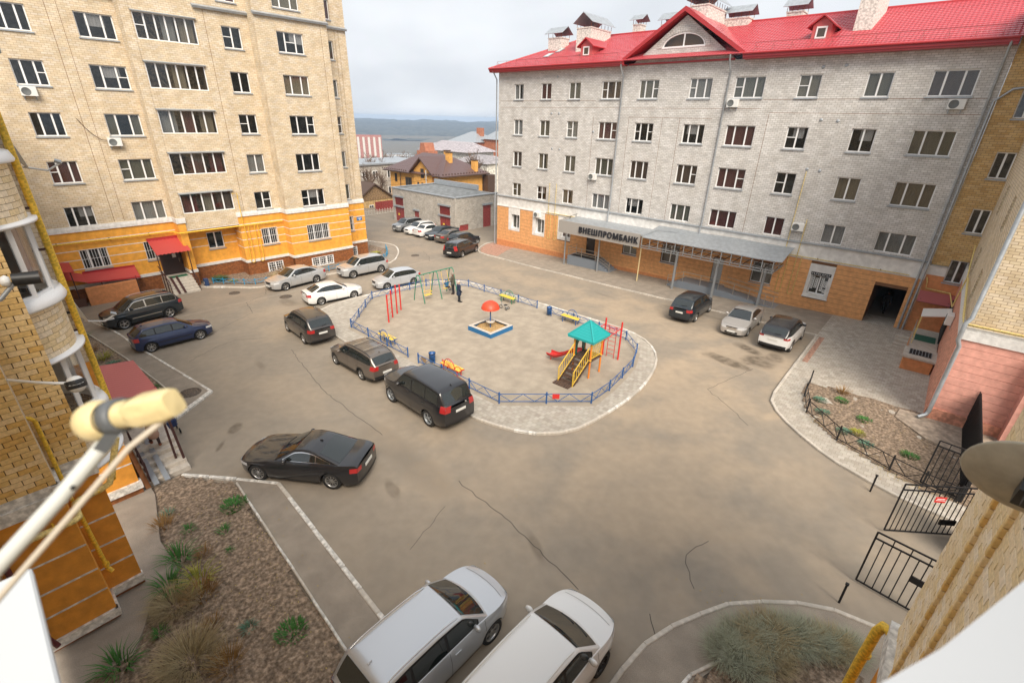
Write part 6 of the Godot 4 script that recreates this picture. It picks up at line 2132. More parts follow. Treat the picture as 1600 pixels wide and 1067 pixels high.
	put(lr, "wall", mbo(o).span(-84, -9, -66, -64, 3.6, -56), rough_mat(lin(0.62, 0.60, 0.56), 0.08, 4.0, 0.9, 96))
	hip_roof(lr, -85, -63, -67, -55, 3.6, 6.0, 4.5, rough_mat(lin(0.36, 0.33, 0.35), 0.1, 5.0, 0.6, 97))
	for x in [-81, -76, -71, -66]:
		far_window(lr, "s", x, 0.6, -55.98, 1.1, 1.8)
	put(lr, "brick_string", mbo(o).span(-84.1, 0.0, -56.0, -63.9, 0.3, -55.9), M.red_brick)
	var wh := thing("white_house", "old white house with brick trim beside the dark conifer", "house", Vector3(-46, -4, -44))
	o = -wh.position
	put(wh, "wall", mbo(o).span(-52, -7, -50, -41, 3.0, -40), rough_mat(lin(0.66, 0.64, 0.58), 0.08, 4.0, 0.9, 98))
	put(wh, "wall", mbo(o).span(-41, -7, -52, -33, 4.6, -44), rough_mat(lin(0.56, 0.50, 0.38), 0.1, 4.0, 0.9, 99))
	hip_roof(wh, -52.5, -40.5, -50.5, -39.5, 3.0, 4.4, 3.0, rough_mat(lin(0.30, 0.28, 0.29), 0.1, 5.0, 0.7, 110))
	put(wh, "brick_string", mbo(o).span(-52.1, -0.4, -40.0, -40.9, 0.2, -39.9), M.red_brick)
	for x in [-50, -47, -44]:
		far_window(wh, "s", x, 0.8, -39.98, 0.9, 1.5)
		far_window(wh, "s", x, -2.6, -39.98, 0.9, 1.5)
	for x in [-38.5, -35.5]:
		far_window(wh, "s", x, 1.4, -43.98, 0.9, 1.6)
	var sp := thing("brick_gable", "narrow stepped orange brick gable sticking up behind the orange house", "gable wall", Vector3(-63, -6, -41))
	put(sp, "wall", MB.new().prism(PackedVector2Array([Vector2(-3, -2), Vector2(3, -2), Vector2(3, 9.5), Vector2(2.2, 9.5), Vector2(2.2, 10.6), Vector2(1.2, 10.6), Vector2(0.7, 12.4), Vector2(-0.7, 12.4), Vector2(-1.2, 10.6), Vector2(-2.2, 10.6), Vector2(-2.2, 9.5), Vector2(-3, 9.5)]), -1.5, 1.5), M.red_brick)
	var tw := thing("apartment_tower", "long hazy red apartment slab far off beside the yellow building", "building", Vector3(-722, -62, -442), 0.98)
	put(tw, "wall", MB.new().span(-26, -8, -7, 26, 45, 7), rough_mat(lin(0.40, 0.17, 0.14), 0.1, 12, 0.9, 111))
	for i in 6:
		put(tw, "balcony_stack", MB.new().span(-22 + i * 8.6, 0, 7.0, -18.5 + i * 8.6, 42, 7.6), M.white_wash)
	for k in [[-775, -545, 0.95, 46, 8, "long white factory hall far off in the valley"], [-700, -520, 0.95, 22, 6, "small white factory hall before the longest one"], [-620, -430, 0.9, 30, 6, "grey roofed hall in the valley above the brown trees"], [-560, -455, 1.0, 26, 7, "pale block in the valley near the brown gable"]]:
		var y := ground_at(k[0], k[1])
		var fh := thing("factory_hall", k[5], "factory", Vector3(k[0], y, k[1]), k[2], "halls down in the valley")
		put(fh, "wall", MB.new().span(-k[3] * 0.5, -4, -9, k[3] * 0.5, k[4] * 1.6, 9), rough_mat(lin(0.6, 0.6, 0.6), 0.06, 12, 0.9, 112))
		put(fh, "roof", MB.new().span(-k[3] * 0.5 - 0.5, k[4] * 1.6, -9.5, k[3] * 0.5 + 0.5, k[4] * 1.6 + 0.8, 9.5), M.zinc)
	var pole := thing("utility_pole", "grey utility pole with wires in front of the orange house", "pole", Vector3(-29.8, -3, -20.2 + 6.5))
	put(pole, "post", MB.new().tube([Vector3(0, -1, 0), Vector3(0, 7.0, 0)], 0.14, 8, 0.09), M.concrete)
	put(pole, "crossarm", MB.new().bar(Vector3(-0.7, 6.2, 0), Vector3(0.7, 6.2, 0), 0.09).bar(Vector3(-0.5, 5.4, 0), Vector3(0.5, 5.4, 0), 0.09), M.iron)
	for dy in [6.3, 5.5]:
		var w := []
		for i in 13:
			var u := i / 12.0
			w.append(Vector3(0, dy - 0.9 * sin(PI * u) * 0.6, 0).lerp(Vector3(-26, dy - 1.0, 9), u) + Vector3(0, -1.2 * sin(PI * u), 0))
		put(pole, "wire", MB.new().tube(w, 0.02, 4), M.iron)
	trees_beyond()


func bare_tree(sd: int) -> Array:
	var r := RandomNumberGenerator.new()
	r.seed = sd
	var trunk := MB.new()
	var crown := MB.new()
	var grow := func(self_ref: Callable, p: Vector3, d: Vector3, len: float, rad: float, lv: int) -> void:
		var q := p + d * len
		if lv == 0:
			trunk.tube([p, p.lerp(q, 0.5) + Vector3(r.randf_range(-0.1, 0.1), 0, r.randf_range(-0.1, 0.1)), q], rad, 6, rad * 0.6)
		else:
			var side := d.cross(Vector3(r.randf_range(-1, 1), r.randf_range(-1, 1), r.randf_range(-1, 1))).normalized() * rad
			var s2 := d.cross(side)
			crown.quad(p - side, p + side, q + side * 0.5, q - side * 0.5)
			crown.quad(p - s2, p + s2, q + s2 * 0.5, q - s2 * 0.5)
		if lv >= 4:
			return
		var n: int = [9, 5, 4, 4][lv]
		for i in n:
			var t := r.randf_range(0.35 if lv == 0 else 0.25, 1.0)
			var dir := (d * r.randf_range(0.5, 1.1) + Vector3(r.randf_range(-1, 1), r.randf_range(0.0, 0.8), r.randf_range(-1, 1)) * 0.8).normalized()
			self_ref.call(self_ref, p + d * len * t, dir, len * r.randf_range(0.42, 0.62), rad * 0.5, lv + 1)
	grow.call(grow, Vector3.ZERO, Vector3(0.02, 1, 0.01).normalized(), 5.0, 0.22, 0)
	return [trunk.done(), crown.done()]


func trees_beyond() -> void:
	var kinds := []
	for k in 3:
		kinds.append(bare_tree(300 + k))
	var near := [[-39.9, -8.3, 0.75], [-46.3, -13.2, 0.85], [-52.6, -18.2, 0.95], [-58.0, -22.8, 1.0], [-53.3, -20.8, 0.9], [-62.7, -28.3, 1.0], [-68.6, -33.8, 1.0], [-76.0, -40.7, 1.0], [-83.3, -47.7, 1.0], [-90.4, -54.9, 1.0], [-81.4, -50.2, 0.9], [-88.4, -57.6, 1.05], [-97.0, -66.1, 1.1], [-42.9, -37.0, 0.95], [-36.3, -32.3, 1.05], [-44.3, -41.3, 1.0], [-29.6, -27.7, 0.85]]
	for k in near.size():
		var e: Array = near[k]
		var x: float = e[0]
		var z: float = e[1]
		var left := k < 13
		var t := thing("bare_tree", ["first", "second", "third", "fourth", "fifth", "sixth", "seventh", "eighth", "ninth", "tenth", "eleventh", "twelfth", "thirteenth"][k % 13] + (" bare brown tree from the yellow building in the far grove" if left else " bare tree from the left among the old houses by the conifer"), "tree", Vector3(x, ground_at(x, z) - 0.2, z), k * 1.7, "bare trees in the grove" if left else "bare trees among old houses")
		t.scale = Vector3.ONE * e[2] * 1.1
		put(t, "trunk", kinds[k % 3][0], M.bark)
		put(t, "crown", kinds[k % 3][1], M.twig)
	# the thin young tree before the grey block
	var yt := thing("bare_tree", "thin bare young tree before the grey two-storey block", "tree", Vector3(-38, -3.2, -10.0), 0.4)
	yt.scale = Vector3(0.6, 0.85, 0.6)
	put(yt, "trunk", kinds[1][0], M.bark)
	put(yt, "crown", kinds[1][1], M.twig)
	var mm := MultiMesh.new()
	mm.transform_format = MultiMesh.TRANSFORM_3D
	mm.mesh = kinds[2][1]
	var spots := []
	for i in 520:
		var d := rng.randf_range(190, 900)
		var a := deg_to_rad(180 + rng.randf_range(31, 50))
		var x := EYE.x + d * cos(a)
		var z := EYE.y + d * sin(a)
		if d > 480 and rng.randf() < 0.45:
			continue
		spots.append(Transform3D(Basis(Vector3.UP, rng.randf() * TAU).scaled(Vector3.ONE * rng.randf_range(0.7, 1.15)), Vector3(x, ground_at(x, z) - 1.0, z)))
	mm.instance_count = spots.size()
	for i in spots.size():
		mm.set_instance_transform(i, spots[i])
	var wood := MultiMeshInstance3D.new()
	wood.name = "far_woodland"
	wood.multimesh = mm
	wood.material_override = M.twig
	add_child(wood)
	wood.set_meta("kind", "stuff")
	wood.set_meta("label", "hazy brown leafless woodland on the slope below the town")
	wood.set_meta("category", "woodland")
	# conifer behind the white building's left corner
	var c := thing("conifer", "dark green conifer behind the left corner of the white building", "tree", Vector3(-9.5, -2.5, -16.5))
	put(c, "trunk", MB.new().tube([Vector3(0, -1, 0), Vector3(0, 11.5, 0)], 0.18, 8, 0.03), M.bark)
	var cr := MB.new()
	var r := RandomNumberGenerator.new()
	r.seed = 77
	for i in 5200:
		var y := r.randf_range(0.6, 12.3)
		var rr := (1.0 - y / 12.6) * 2.9 * (0.75 + 0.25 * sin(y * 5.0)) * sqrt(r.randf_range(0.12, 1.0))
		var a := r.randf() * TAU
		var p := Vector3(cos(a) * rr, y - rr * 0.25, sin(a) * rr)
		var dir := Vector3(cos(a), r.randf_range(-0.6, 0.25), sin(a)).normalized()
		var side := dir.cross(Vector3(r.randf_range(-1, 1), 1, r.randf_range(-1, 1))).normalized() * 0.07
		var q := p + dir * r.randf_range(0.25, 0.5)
		cr.tri(p - side, p + side, q)
	put(c, "crown", cr, M.needle)


# ---- cars ----------------------------------------------------------------------------------------

class Car:
	var L: float
	var W: float
	var H: float
	var wb: float
	var fo: float
	var r: float
	var gc := 0.20
	var nose: float      # height of the bonnet's front edge
	var cowl: float      # height at the foot of the windscreen
	var belt: float      # height of the window line
	var deck: float      # height of the tail edge
	var xa0: float       # foot and top of the windscreen, end of the roof and foot of the rear window, from the front
	var xa1: float
	var xc1: float
	var xc0: float
	var roofw := 0.70

	func piece(p: Array, s: float) -> float:
		for i in p.size() - 1:
			if s <= p[i + 1][0]:
				var t: float = clampf((s - p[i][0]) / maxf(p[i + 1][0] - p[i][0], 1e-4), 0, 1)
				return lerpf(p[i][1], p[i + 1][1], t)
		return p[-1][1]

	func soft(p: Array, s: float, w: float) -> float:
		return (piece(p, s - w) + piece(p, s - w * 0.5) + piece(p, s) * 2.0 + piece(p, s + w * 0.5) + piece(p, s + w)) / 6.0

	func ytop(s: float) -> float:
		return soft([[0.0, nose - 0.10], [0.10, nose], [xa0, cowl], [xa0 + 0.5, belt], [xc0 - 0.3, belt + (deck - belt) * 0.75], [L - 0.08, deck], [L, deck - 0.08]], s, 0.12)

	func ybot(s: float) -> float:
		var y := gc + 0.06 * pow(clampf(1.0 - s / 0.5, 0, 1), 2.0) + 0.10 * pow(clampf(1.0 - (L - s) / 0.5, 0, 1), 2.0)
		for c in [fo, fo + wb]:
			var ra := r + 0.055
			var d := absf(s - c)
			if d < ra:
				y = maxf(y, r + sqrt(ra * ra - d * d))
		return y

	func wid(s: float, y: float) -> float:
		var f := 1.0
		if s < 1.0:
			f -= 0.26 * pow((1.0 - s) / 1.0, 3.0)
		if L - s < 0.8:
			f -= 0.16 * pow((0.8 - (L - s)) / 0.8, 2.6)
		var t := clampf((y - gc) / (belt - gc), 0, 1.2)
		var v := 1.0 - 0.07 * pow(1.0 - clampf(t / 0.35, 0, 1), 2.0)
		if t > 0.55:
			v -= 0.085 * pow((t - 0.55) / 0.45, 2.0)
		v -= 0.012 * exp(-pow((t - 0.78) / 0.06, 2.0))
		return W * 0.5 * f * v

	func yroof(s: float) -> float:
		return soft([[xa0 - 0.02, cowl - 0.02], [xa1, H - 0.075], [lerpf(xa1, xc1, 0.35), H - 0.035], [lerpf(xa1, xc1, 0.7), H - 0.045], [xc1, H - 0.10], [xc0, ytop(xc0) - 0.02]], s, 0.07)

	func hw(s: float, y: float) -> float:
		var wl := wid(s, ytop(s)) - 0.02
		var wr := W * 0.5 * roofw * (1.0 - 0.05 * pow(absf((s - (xa1 + xc1) * 0.5) / maxf(0.5, xc1 - xa1)), 2.0))
		var t := clampf((y - ytop(s)) / maxf(0.1, H - 0.05 - ytop(s)), 0, 1)
		return lerpf(wl, wr, pow(t, 1.15))

	# outer skin of the lower body; side is +1 left, -1 right
	func skin(s: float, y: float, side: int, out := 0.0) -> Vector3:
		return Vector3(L * 0.5 - s, y, -side * (wid(s, y) + out))

	func cap(front: bool, q: float, y: float, out := 0.0) -> Vector3:
		var s := 0.0 if front else L
		var t := clampf((y - gc) / (nose - gc) if front else (y - gc) / (deck - gc), 0, 1)
		var b := (0.12 if front else 0.07) * (1.0 - q * q) * (1.0 - 0.35 * t * t) + out
		return Vector3((L * 0.5 + b) if front else (-L * 0.5 - b), y, q * wid(s, y))

	func shell(s: float, t: float, side: int, out := 0.0) -> Vector3:
		var y0 := ytop(s) - 0.01
		var y := lerpf(y0, yroof(s), t)
		return Vector3(L * 0.5 - s, y, -side * (hw(s, y) + out))

	func lid(s: float, q: float, out := 0.0) -> Vector3:
		var y := yroof(s)
		var bul := 0.0
		if s < xa1:
			bul = 0.13 * (1.0 - q * q) * clampf((xa1 - s) / (xa1 - xa0), 0, 1)
		elif s > xc1:
			bul = -0.09 * (1.0 - q * q) * clampf((s - xc1) / (xc0 - xc1), 0, 1)
		return Vector3(L * 0.5 - s + bul, y + 0.045 * (1.0 - q * q) + out, q * hw(s, y))

	func hood(s: float, q: float, out := 0.0) -> Vector3:
		var y := ytop(s)
		return Vector3(L * 0.5 - s + (0.12 * (1.0 - q * q) * 0.65 if s < 0.01 else 0.0), y + 0.055 * (1.0 - pow(absf(q), 2.6)) + out, q * wid(s, y))


func steps(a: float, b: float, n: int) -> Array:
	var o := []
	for i in n + 1:
		o.append(lerpf(a, b, float(i) / n))
	return o


func patch(f: Callable, us: Array, vs: Array) -> Array:
	var rows := []
	for v in vs:
		var row := []
		for u in us:
			row.append(f.call(u, v))
		rows.append(row)
	return rows


# sheet that faces away from the car's middle whatever the order of its points
func skin_mesh(rows: Array) -> MB:
	var m := MB.new()
	add_skin(m, rows)
	return m


func add_skin(m: MB, rows: Array) -> void:
	var i: int = rows.size() / 2
	var k: int = rows[0].size() / 2
	i = mini(i, rows.size() - 2)
	k = mini(k, rows[0].size() - 2)
	var a: Vector3 = rows[i][k]
	var n: Vector3 = (rows[i][k + 1] - a).cross(rows[i + 1][k] - a)
	m.sheet(rows, true, n.dot(a - Vector3(0, 0.55, 0)) < 0)


func wheel_meshes(style: int) -> Array:
	var key := "wheel%d" % style
	if not cache.has(key):
		var b := Basis(Vector3.RIGHT, PI / 2)
		var ty := MB.new().lathe([Vector2(0.68, -0.30), Vector2(0.93, -0.33), Vector2(0.995, -0.22), Vector2(1.0, 0.0), Vector2(0.995, 0.22), Vector2(0.93, 0.33), Vector2(0.68, 0.30)], 28, Vector3.ZERO, b)
		var rim := MB.new().lathe([Vector2(0.70, 0.30), Vector2(0.66, 0.31), Vector2(0.62, 0.20), Vector2(0.60, -0.25)], 28, Vector3.ZERO, b)
		rim.lathe([Vector2(0.0, 0.235), Vector2(0.15, 0.23), Vector2(0.17, 0.18)], 12, Vector3.ZERO, b)
		var n: int = [5, 10, 7, 5][style]
		for i in n:
			var a := TAU * i / n
			var d := Vector3(cos(a), sin(a), 0)
			var s := Vector3(-sin(a), cos(a), 0)
			for off in ([-0.055, 0.055] if style in [0, 2] else [0.0]):
				rim.box(d * 0.38 + s * off + Vector3(0, 0, 0.20), Vector3(0.54, 0.075 if style != 3 else 0.14, 0.06), Basis(d, s, Vector3.BACK))
		var hub := MB.new().lathe([Vector2(0.0, 0.0), Vector2(0.62, 0.0)], 24, Vector3(0, 0, 0.06), b)
		cache[key] = [ty.done(), rim.done(), hub.done()]
	return cache[key]


func car_paint(c: Color, metal := 0.35) -> StandardMaterial3D:
	var m := paint(c, 0.32, metal)
	m.clearcoat_enabled = true
	m.clearcoat = 1.0
	m.clearcoat_roughness = 0.06
	return m


# front and rear: points where the tyres of one side touch the ground; left = that side is the car's left
func car(called: String, label: String, p: Dictionary, front: Vector2, rear: Vector2, left: bool, size := 0.0) -> Node3D:
	if not M.has("tyre"):
		M.tyre = paint(lin(0.018, 0.018, 0.018), 0.85)
		M.alloy = paint(lin(0.50, 0.50, 0.50), 0.3, 0.85)
		M.hubdark = paint(lin(0.03, 0.03, 0.03), 0.7)
		M.car_glass = paint(lin(0.014, 0.019, 0.019), 0.03)
		M.car_glass.metallic_specular = 0.75
		M.trim_black = paint(lin(0.015, 0.015, 0.016), 0.45)
		M.lamp = paint(lin(0.62, 0.63, 0.64), 0.12)
		M.lamp.clearcoat_enabled = true
		M.tail = paint(lin(0.42, 0.012, 0.012), 0.15)
		M.tail.clearcoat_enabled = true
		M.plate = paint(lin(0.66, 0.66, 0.63), 0.5)
	var c := Car.new()
	for k in p:
		if k in c:
			c.set(k, p[k])
	c.L -= 0.17
	for e in ["fo", "xa0", "xa1", "xc1", "xc0"]:
		c.set(e, c.get(e) - 0.11)
	var d := (front - rear).normalized()
	var k: float = size if size > 0 else clampf(front.distance_to(rear) / c.wb, 0.95, 1.07)
	var inward := Vector2(-d.y, d.x) * (1.0 if left else -1.0)
	# x forward, left side at -z: heading (dx, dz), left hand = (dz, -dx)
	inward = (Vector2(-d.y, d.x) if left else Vector2(d.y, -d.x))
	var mid := front + d * (c.fo - c.L * 0.5) * k if size > 0 else (front + rear) * 0.5 + d * ((c.fo + c.wb * 0.5) - c.L * 0.5) * k
	mid += inward * (c.W * 0.5 - 0.05) * k
	var t := thing(called, label, "car", G(mid.x, mid.y), 0.0)
	var up := Vector3(-0.02352, 1, -0.00866).normalized()
	var fw := Vector3(d.x, 0, d.y)
	fw = (fw - up * up.dot(fw)).normalized()
	t.basis = Basis(fw, up, fw.cross(up)).scaled_local(Vector3.ONE * k)
	var body: StandardMaterial3D = p.get("paint")
	var lowmat: StandardMaterial3D = M.trim_black if p.get("clad", false) else body
	# lower body
	var ss := steps(0.0, c.L, 64)
	for w in [c.fo, c.fo + c.wb]:
		var ra := c.r + 0.055
		for a in 17:
			ss.append(w - ra * cos(PI * a / 16.0))
	ss.sort()
	var cols := []
	for s in ss:
		if cols.is_empty() or s - cols[-1] > 0.004:
			cols.append(s)
	var m := MB.new()
	for side in [-1, 1]:
		var rows := []
		for kk in 10:
			var row := []
			for s in cols:
				row.append(c.skin(s, lerpf(c.ybot(s), c.ytop(s), kk / 9.0), side))
			rows.append(row)
		m.sheet(rows, true, side < 0)
	add_skin(m, patch(func(q: float, s: float) -> Vector3: return c.hood(s, q), steps(-1, 1, 12), steps(0.0, c.L, 44)))
	for fr in [true, false]:
		var s0 := 0.0 if fr else c.L
		add_skin(m, patch(func(q: float, v: float) -> Vector3: return c.cap(fr, q, lerpf(c.ybot(s0), c.ytop(s0), v)), steps(-1, 1, 14), steps(0, 1, 8)))
	var b := put(t, "body", m, body)
	# greenhouse
	var gs := steps(c.xa0 - 0.02, c.xa1, 12) + steps(c.xa1 + 0.05, c.xc1, 14) + steps(c.xc1 + 0.02, c.xc0, 14)
	var gm := MB.new()
	for side in [-1, 1]:
		var rows := []
		for kk in 7:
			var row := []
			for s in gs:
				row.append(c.shell(s, kk / 6.0, side))
			rows.append(row)
		gm.sheet(rows, true, side < 0)
	add_skin(gm, patch(func(q: float, s: float) -> Vector3: return c.lid(s, q), steps(-1, 1, 12), gs))
	put(t, "roof", gm, p.get("roof_paint", body))
	# underside and wheel wells
	put(t, "underbody", MB.new().span(-c.L * 0.5 + 0.35, 0.17, -c.W * 0.5 + 0.24, c.L * 0.5 - 0.3, c.r + 0.38, c.W * 0.5 - 0.24).span(-c.L * 0.5 + 0.15, c.gc + 0.04, -c.W * 0.40, c.L * 0.5 - 0.15, c.gc + 0.12, c.W * 0.40), M.trim_black)
	# glass
	var off := 0.006
	put(t, "windscreen", skin_mesh(patch(func(q: float, s: float) -> Vector3: return c.lid(s, q, off + 0.004), steps(-0.90, 0.90, 10), steps(c.xa0 + 0.05, c.xa1 - 0.01, 8))), M.car_glass)
	put(t, "rear_window", skin_mesh(patch(func(q: float, s: float) -> Vector3: return c.lid(s, q, 0.0) + Vector3(-off if p.get("steep", false) else 0.0, off, 0), steps(-0.86, 0.86, 10), steps(lerpf(c.xc1, c.xc0, p.get("rw0", 0.14)), lerpf(c.xc1, c.xc0, p.get("rw1", 0.86)), 8))), M.car_glass)
	var sB: float = p.sB - 0.11
	var sC: float = p.sC - 0.11
	var w0 := c.xa0 + 0.34
	var w1: float = p.w1 - 0.11
	var panes := [[w0, sB - 0.04], [sB + 0.04, sC - 0.03], [sC + 0.03, w1]]
	if p.get("doors", 4) == 2:
		panes = [[w0, sC - 0.01], [sC + 0.01, w1]]
	var lo := 0.035
	for side in [-1, 1]:
		var glassy := func(s: float, v: float, o: float) -> Vector3:
			var y0 := c.ytop(s) - 0.01 + lo
			var y1 := maxf(y0 + 0.01, c.yroof(s) - 0.075)
			var y := lerpf(y0, y1, v)
			return Vector3(c.L * 0.5 - s, y, -side * (c.hw(s, y) + o))
		put(t, "window_trim", skin_mesh(patch(func(s: float, v: float) -> Vector3: return glassy.call(s, lerpf(-0.05, 1.08, v), 0.004), steps(w0 - 0.05, w1 + 0.04, 26), steps(0, 1, 5))), p.get("trim", M.trim_black))
		for w in panes:
			if w[1] - w[0] > 0.08:
				put(t, "side_window", skin_mesh(patch(func(s: float, v: float) -> Vector3: return glassy.call(s, lerpf(0.03, 0.97, v), 0.009), steps(w[0], w[1], 12), steps(0, 1, 5))), M.car_glass)
		# seams, handles, sills
		var seams := [c.xa0 + 0.12, sB, sC + 0.06] if p.get("doors", 4) == 4 else [c.xa0 + 0.12, sC - 0.12]
		for s in seams:
			put(t, "door_seam", skin_mesh(patch(func(u: float, v: float) -> Vector3: return c.skin(s + u, lerpf(c.ybot(s) + 0.06, c.ytop(s) - 0.02, v), side, 0.0025), [-0.005, 0.005], steps(0, 1, 10))), M.hubdark)
		for s in ([sB - 0.22, sC - 0.12] if p.get("doors", 4) == 4 else [sC - 0.35]):
			var hp := c.skin(s, c.belt - 0.16, side, 0.018)
			put(t, "door_handle", MB.new().cbox(hp, Vector3(0.19, 0.028, 0.03), 0.008), p.get("handle", body))
		if p.get("clad", false):
			put(t, "sill_trim", skin_mesh(patch(func(s: float, v: float) -> Vector3: return c.skin(s, lerpf(c.ybot(s), maxf(c.ybot(s) + 0.07, c.gc + 0.16), v), side, 0.012), steps(0.06, c.L - 0.06, 70), steps(0, 1, 3))), M.trim_black)
		else:
			put(t, "sill_trim", skin_mesh(patch(func(s: float, v: float) -> Vector3: return c.skin(s, c.gc + v * 0.07, side, 0.004), steps(c.fo + c.r + 0.1, c.fo + c.wb - c.r - 0.1, 10), steps(0, 1, 2))), M.trim_black)
		if p.get("moulding", false):
			put(t, "side_moulding", skin_mesh(patch(func(s: float, v: float) -> Vector3: return c.skin(s, c.gc + 0.30 + v * 0.05, side, 0.012), steps(c.fo + c.r + 0.12, c.fo + c.wb - c.r - 0.1, 10), steps(0, 1, 2))), p.get("moulding_mat", M.trim_black))
		# mirrors
		var mp := Vector3(c.L * 0.5 - (c.xa0 + 0.45), c.belt + 0.09, -side * (c.wid(c.xa0 + 0.45, c.belt) + 0.10))
		put(t, "mirror", MB.new().lathe([Vector2(0.0, -0.10), Vector2(0.055, -0.085), Vector2(0.085, -0.02), Vector2(0.085, 0.03), Vector2(0.05, 0.085), Vector2(0.0, 0.09)], 10, mp, Basis(Vector3.RIGHT, PI / 2) * Basis.from_scale(Vector3(0.75, 1.15, 1))).bar(mp, mp + Vector3(0, -0.05, side * 0.12), 0.04), p.get("mirror_paint", body))
		# lamps
		var hy0: float = p.get("lamp0", c.nose - 0.17)
		var hy1: float = p.get("lamp1", c.nose - 0.035)
		var lamp := MB.new()
		add_skin(lamp, patch(func(s: float, v: float) -> Vector3: return c.skin(s, lerpf(lerpf(hy0, hy1, 0.35 * s / 0.42), hy1 + 0.03 * s, v), side, 0.007), steps(0.0, p.get("lampside", 0.36), 7), steps(0, 1, 3)))
		add_skin(lamp, patch(func(q: float, v: float) -> Vector3: return c.cap(true, -side * q, lerpf(hy0, hy1, v), 0.007), steps(p.get("lampin", 0.56), 1.0, 5), steps(0, 1, 3)))
		put(t, "headlight", lamp, M.lamp)
		var ty0: float = p.get("tail0", c.deck - 0.30)
		var ty1: float = p.get("tail1", c.deck - 0.09)
		var tl := MB.new()
		add_skin(tl, patch(func(s: float, v: float) -> Vector3: return c.skin(c.L - s, lerpf(ty0, ty1, v), side, 0.007), steps(0.0, p.get("tailside", 0.24), 6), steps(0, 1, 3)))
		add_skin(tl, patch(func(q: float, v: float) -> Vector3: return c.cap(false, -side * q, lerpf(ty0, ty1, v), 0.007), steps(p.get("tailin", 0.66), 1.0, 5), steps(0, 1, 3)))
		put(t, "tail_light", tl, M.tail)
		# wheels
		for w in [c.fo, c.fo + c.wb]:
			var wm := wheel_meshes(p.get("wheel", 0))
			var at := Vector3(c.L * 0.5 - w, c.r, -side * (c.W * 0.5 - 0.14))
			var bs := Basis.from_scale(Vector3(c.r, c.r, 0.34)) * Basis(Vector3.UP, PI if side > 0 else 0.0) * Basis(Vector3.BACK, w * 2.3)
			var wh := put(t, "wheel", wm[0], M.tyre, Transform3D(bs, at))
			put(wh, "rim", wm[1], p.get("rim", M.alloy))
			put(wh, "hub", wm[2], M.hubdark)
		if p.get("rails", false):
			var path := []
			for i in 9:
				var s := lerpf(c.xa1 + 0.10, c.xc1 - 0.02, i / 8.0)
				path.append(c.lid(s, -side * 0.92, 0.0) + Vector3(0, 0.05 if i > 0 and i < 8 else 0.005, 0))
			put(t, "roof_rail", MB.new().tube(path, 0.016, 6), p.get("rail_mat", M.grey_metal))
	if p.get("bars", false):
		for f in [0.3, 0.72]:
			var s := lerpf(c.xa1, c.xc1, f)
			put(t, "roof_bar", MB.new().bar(c.lid(s, -0.9, 0.09), c.lid(s, 0.9, 0.09), 0.07, 0.03), M.chrome)
	# bumper mouth, grille, plates
	put(t, "grille", skin_mesh(patch(func(q: float, v: float) -> Vector3: return c.cap(true, q, lerpf(c.nose - 0.19, c.nose - 0.07, v), 0.008), steps(-p.get("grillew", 0.42), p.get("grillew", 0.42), 8), steps(0, 1, 2))), p.get("grille", M.trim_black))
	put(t, "air_intake", skin_mesh(patch(func(q: float, v: float) -> Vector3: return c.cap(true, q, lerpf(c.gc + 0.08, c.gc + 0.21, v), 0.008), steps(-0.62, 0.62, 8), steps(0, 1, 2))), M.trim_black)
	put(t, "bumper_trim", skin_mesh(patch(func(q: float, v: float) -> Vector3: return c.cap(false, q, lerpf(c.gc + 0.10, c.gc + (0.26 if p.get("clad", false) else 0.17), v), 0.008), steps(-0.97, 0.97, 10), steps(0, 1, 2))), M.trim_black)
	for fr in [true, false]:
		var y: float = c.gc + 0.24 if fr else p.get("plate", c.deck - 0.27)
		var pt := c.cap(fr, 0.0, y, 0.02)
		put(t, "number_plate", MB.new().cbox(pt, Vector3(0.02, 0.115, 0.52), 0.004), M.plate)
	if p.get("steep", false):
		var wp := c.lid(lerpf(c.xc1, c.xc0, 0.8), 0.0, 0.02) + Vector3(-0.02, 0, 0)
		put(t, "rear_wiper", MB.new().bar(wp, c.lid(lerpf(c.xc1, c.xc0, 0.7), 0.45, 0.02) + Vector3(-0.02, 0, 0), 0.02), M.trim_black)
	for q in [0.12, -0.38]:
		var w2 := c.lid(c.xa0 + 0.07, q, 0.015)
		put(t, "wiper", MB.new().bar(w2, c.lid(c.xa0 + 0.13, q + 0.5, 0.02), 0.02), M.trim_black)
	if p.get("antenna", true):
		put(t, "antenna", MB.new().cbox(c.lid(c.xc1 - 0.12, 0.0, 0.025), Vector3(0.12, 0.05, 0.03), 0.01), p.get("roof_paint", body))
	# bonnet shut line
	put(t, "bonnet_seam", skin_mesh(patch(func(q: float, u: float) -> Vector3: return c.hood(0.16 + 0.10 * q * q + u, q, 0.003), steps(-0.86, 0.86, 10), [-0.005, 0.005])), M.hubdark)
	return t


func suv(o := {}) -> Dictionary:
	var d := {"L": 4.45, "W": 1.82, "H": 1.68, "wb": 2.60, "fo": 0.88, "r": 0.35, "gc": 0.25, "nose": 0.95, "cowl": 1.07, "belt": 1.09, "deck": 1.10, "xa0": 1.02, "xa1": 1.72, "xc1": 3.92, "xc0": 4.36, "roofw": 0.74, "steep": true, "rw1": 0.80, "w1": 4.05, "sB": 2.28, "sC": 3.25, "rails": true, "tail0": 0.88, "tail1": 1.07, "plate": 0.82}
	d.merge(o, true)
	return d


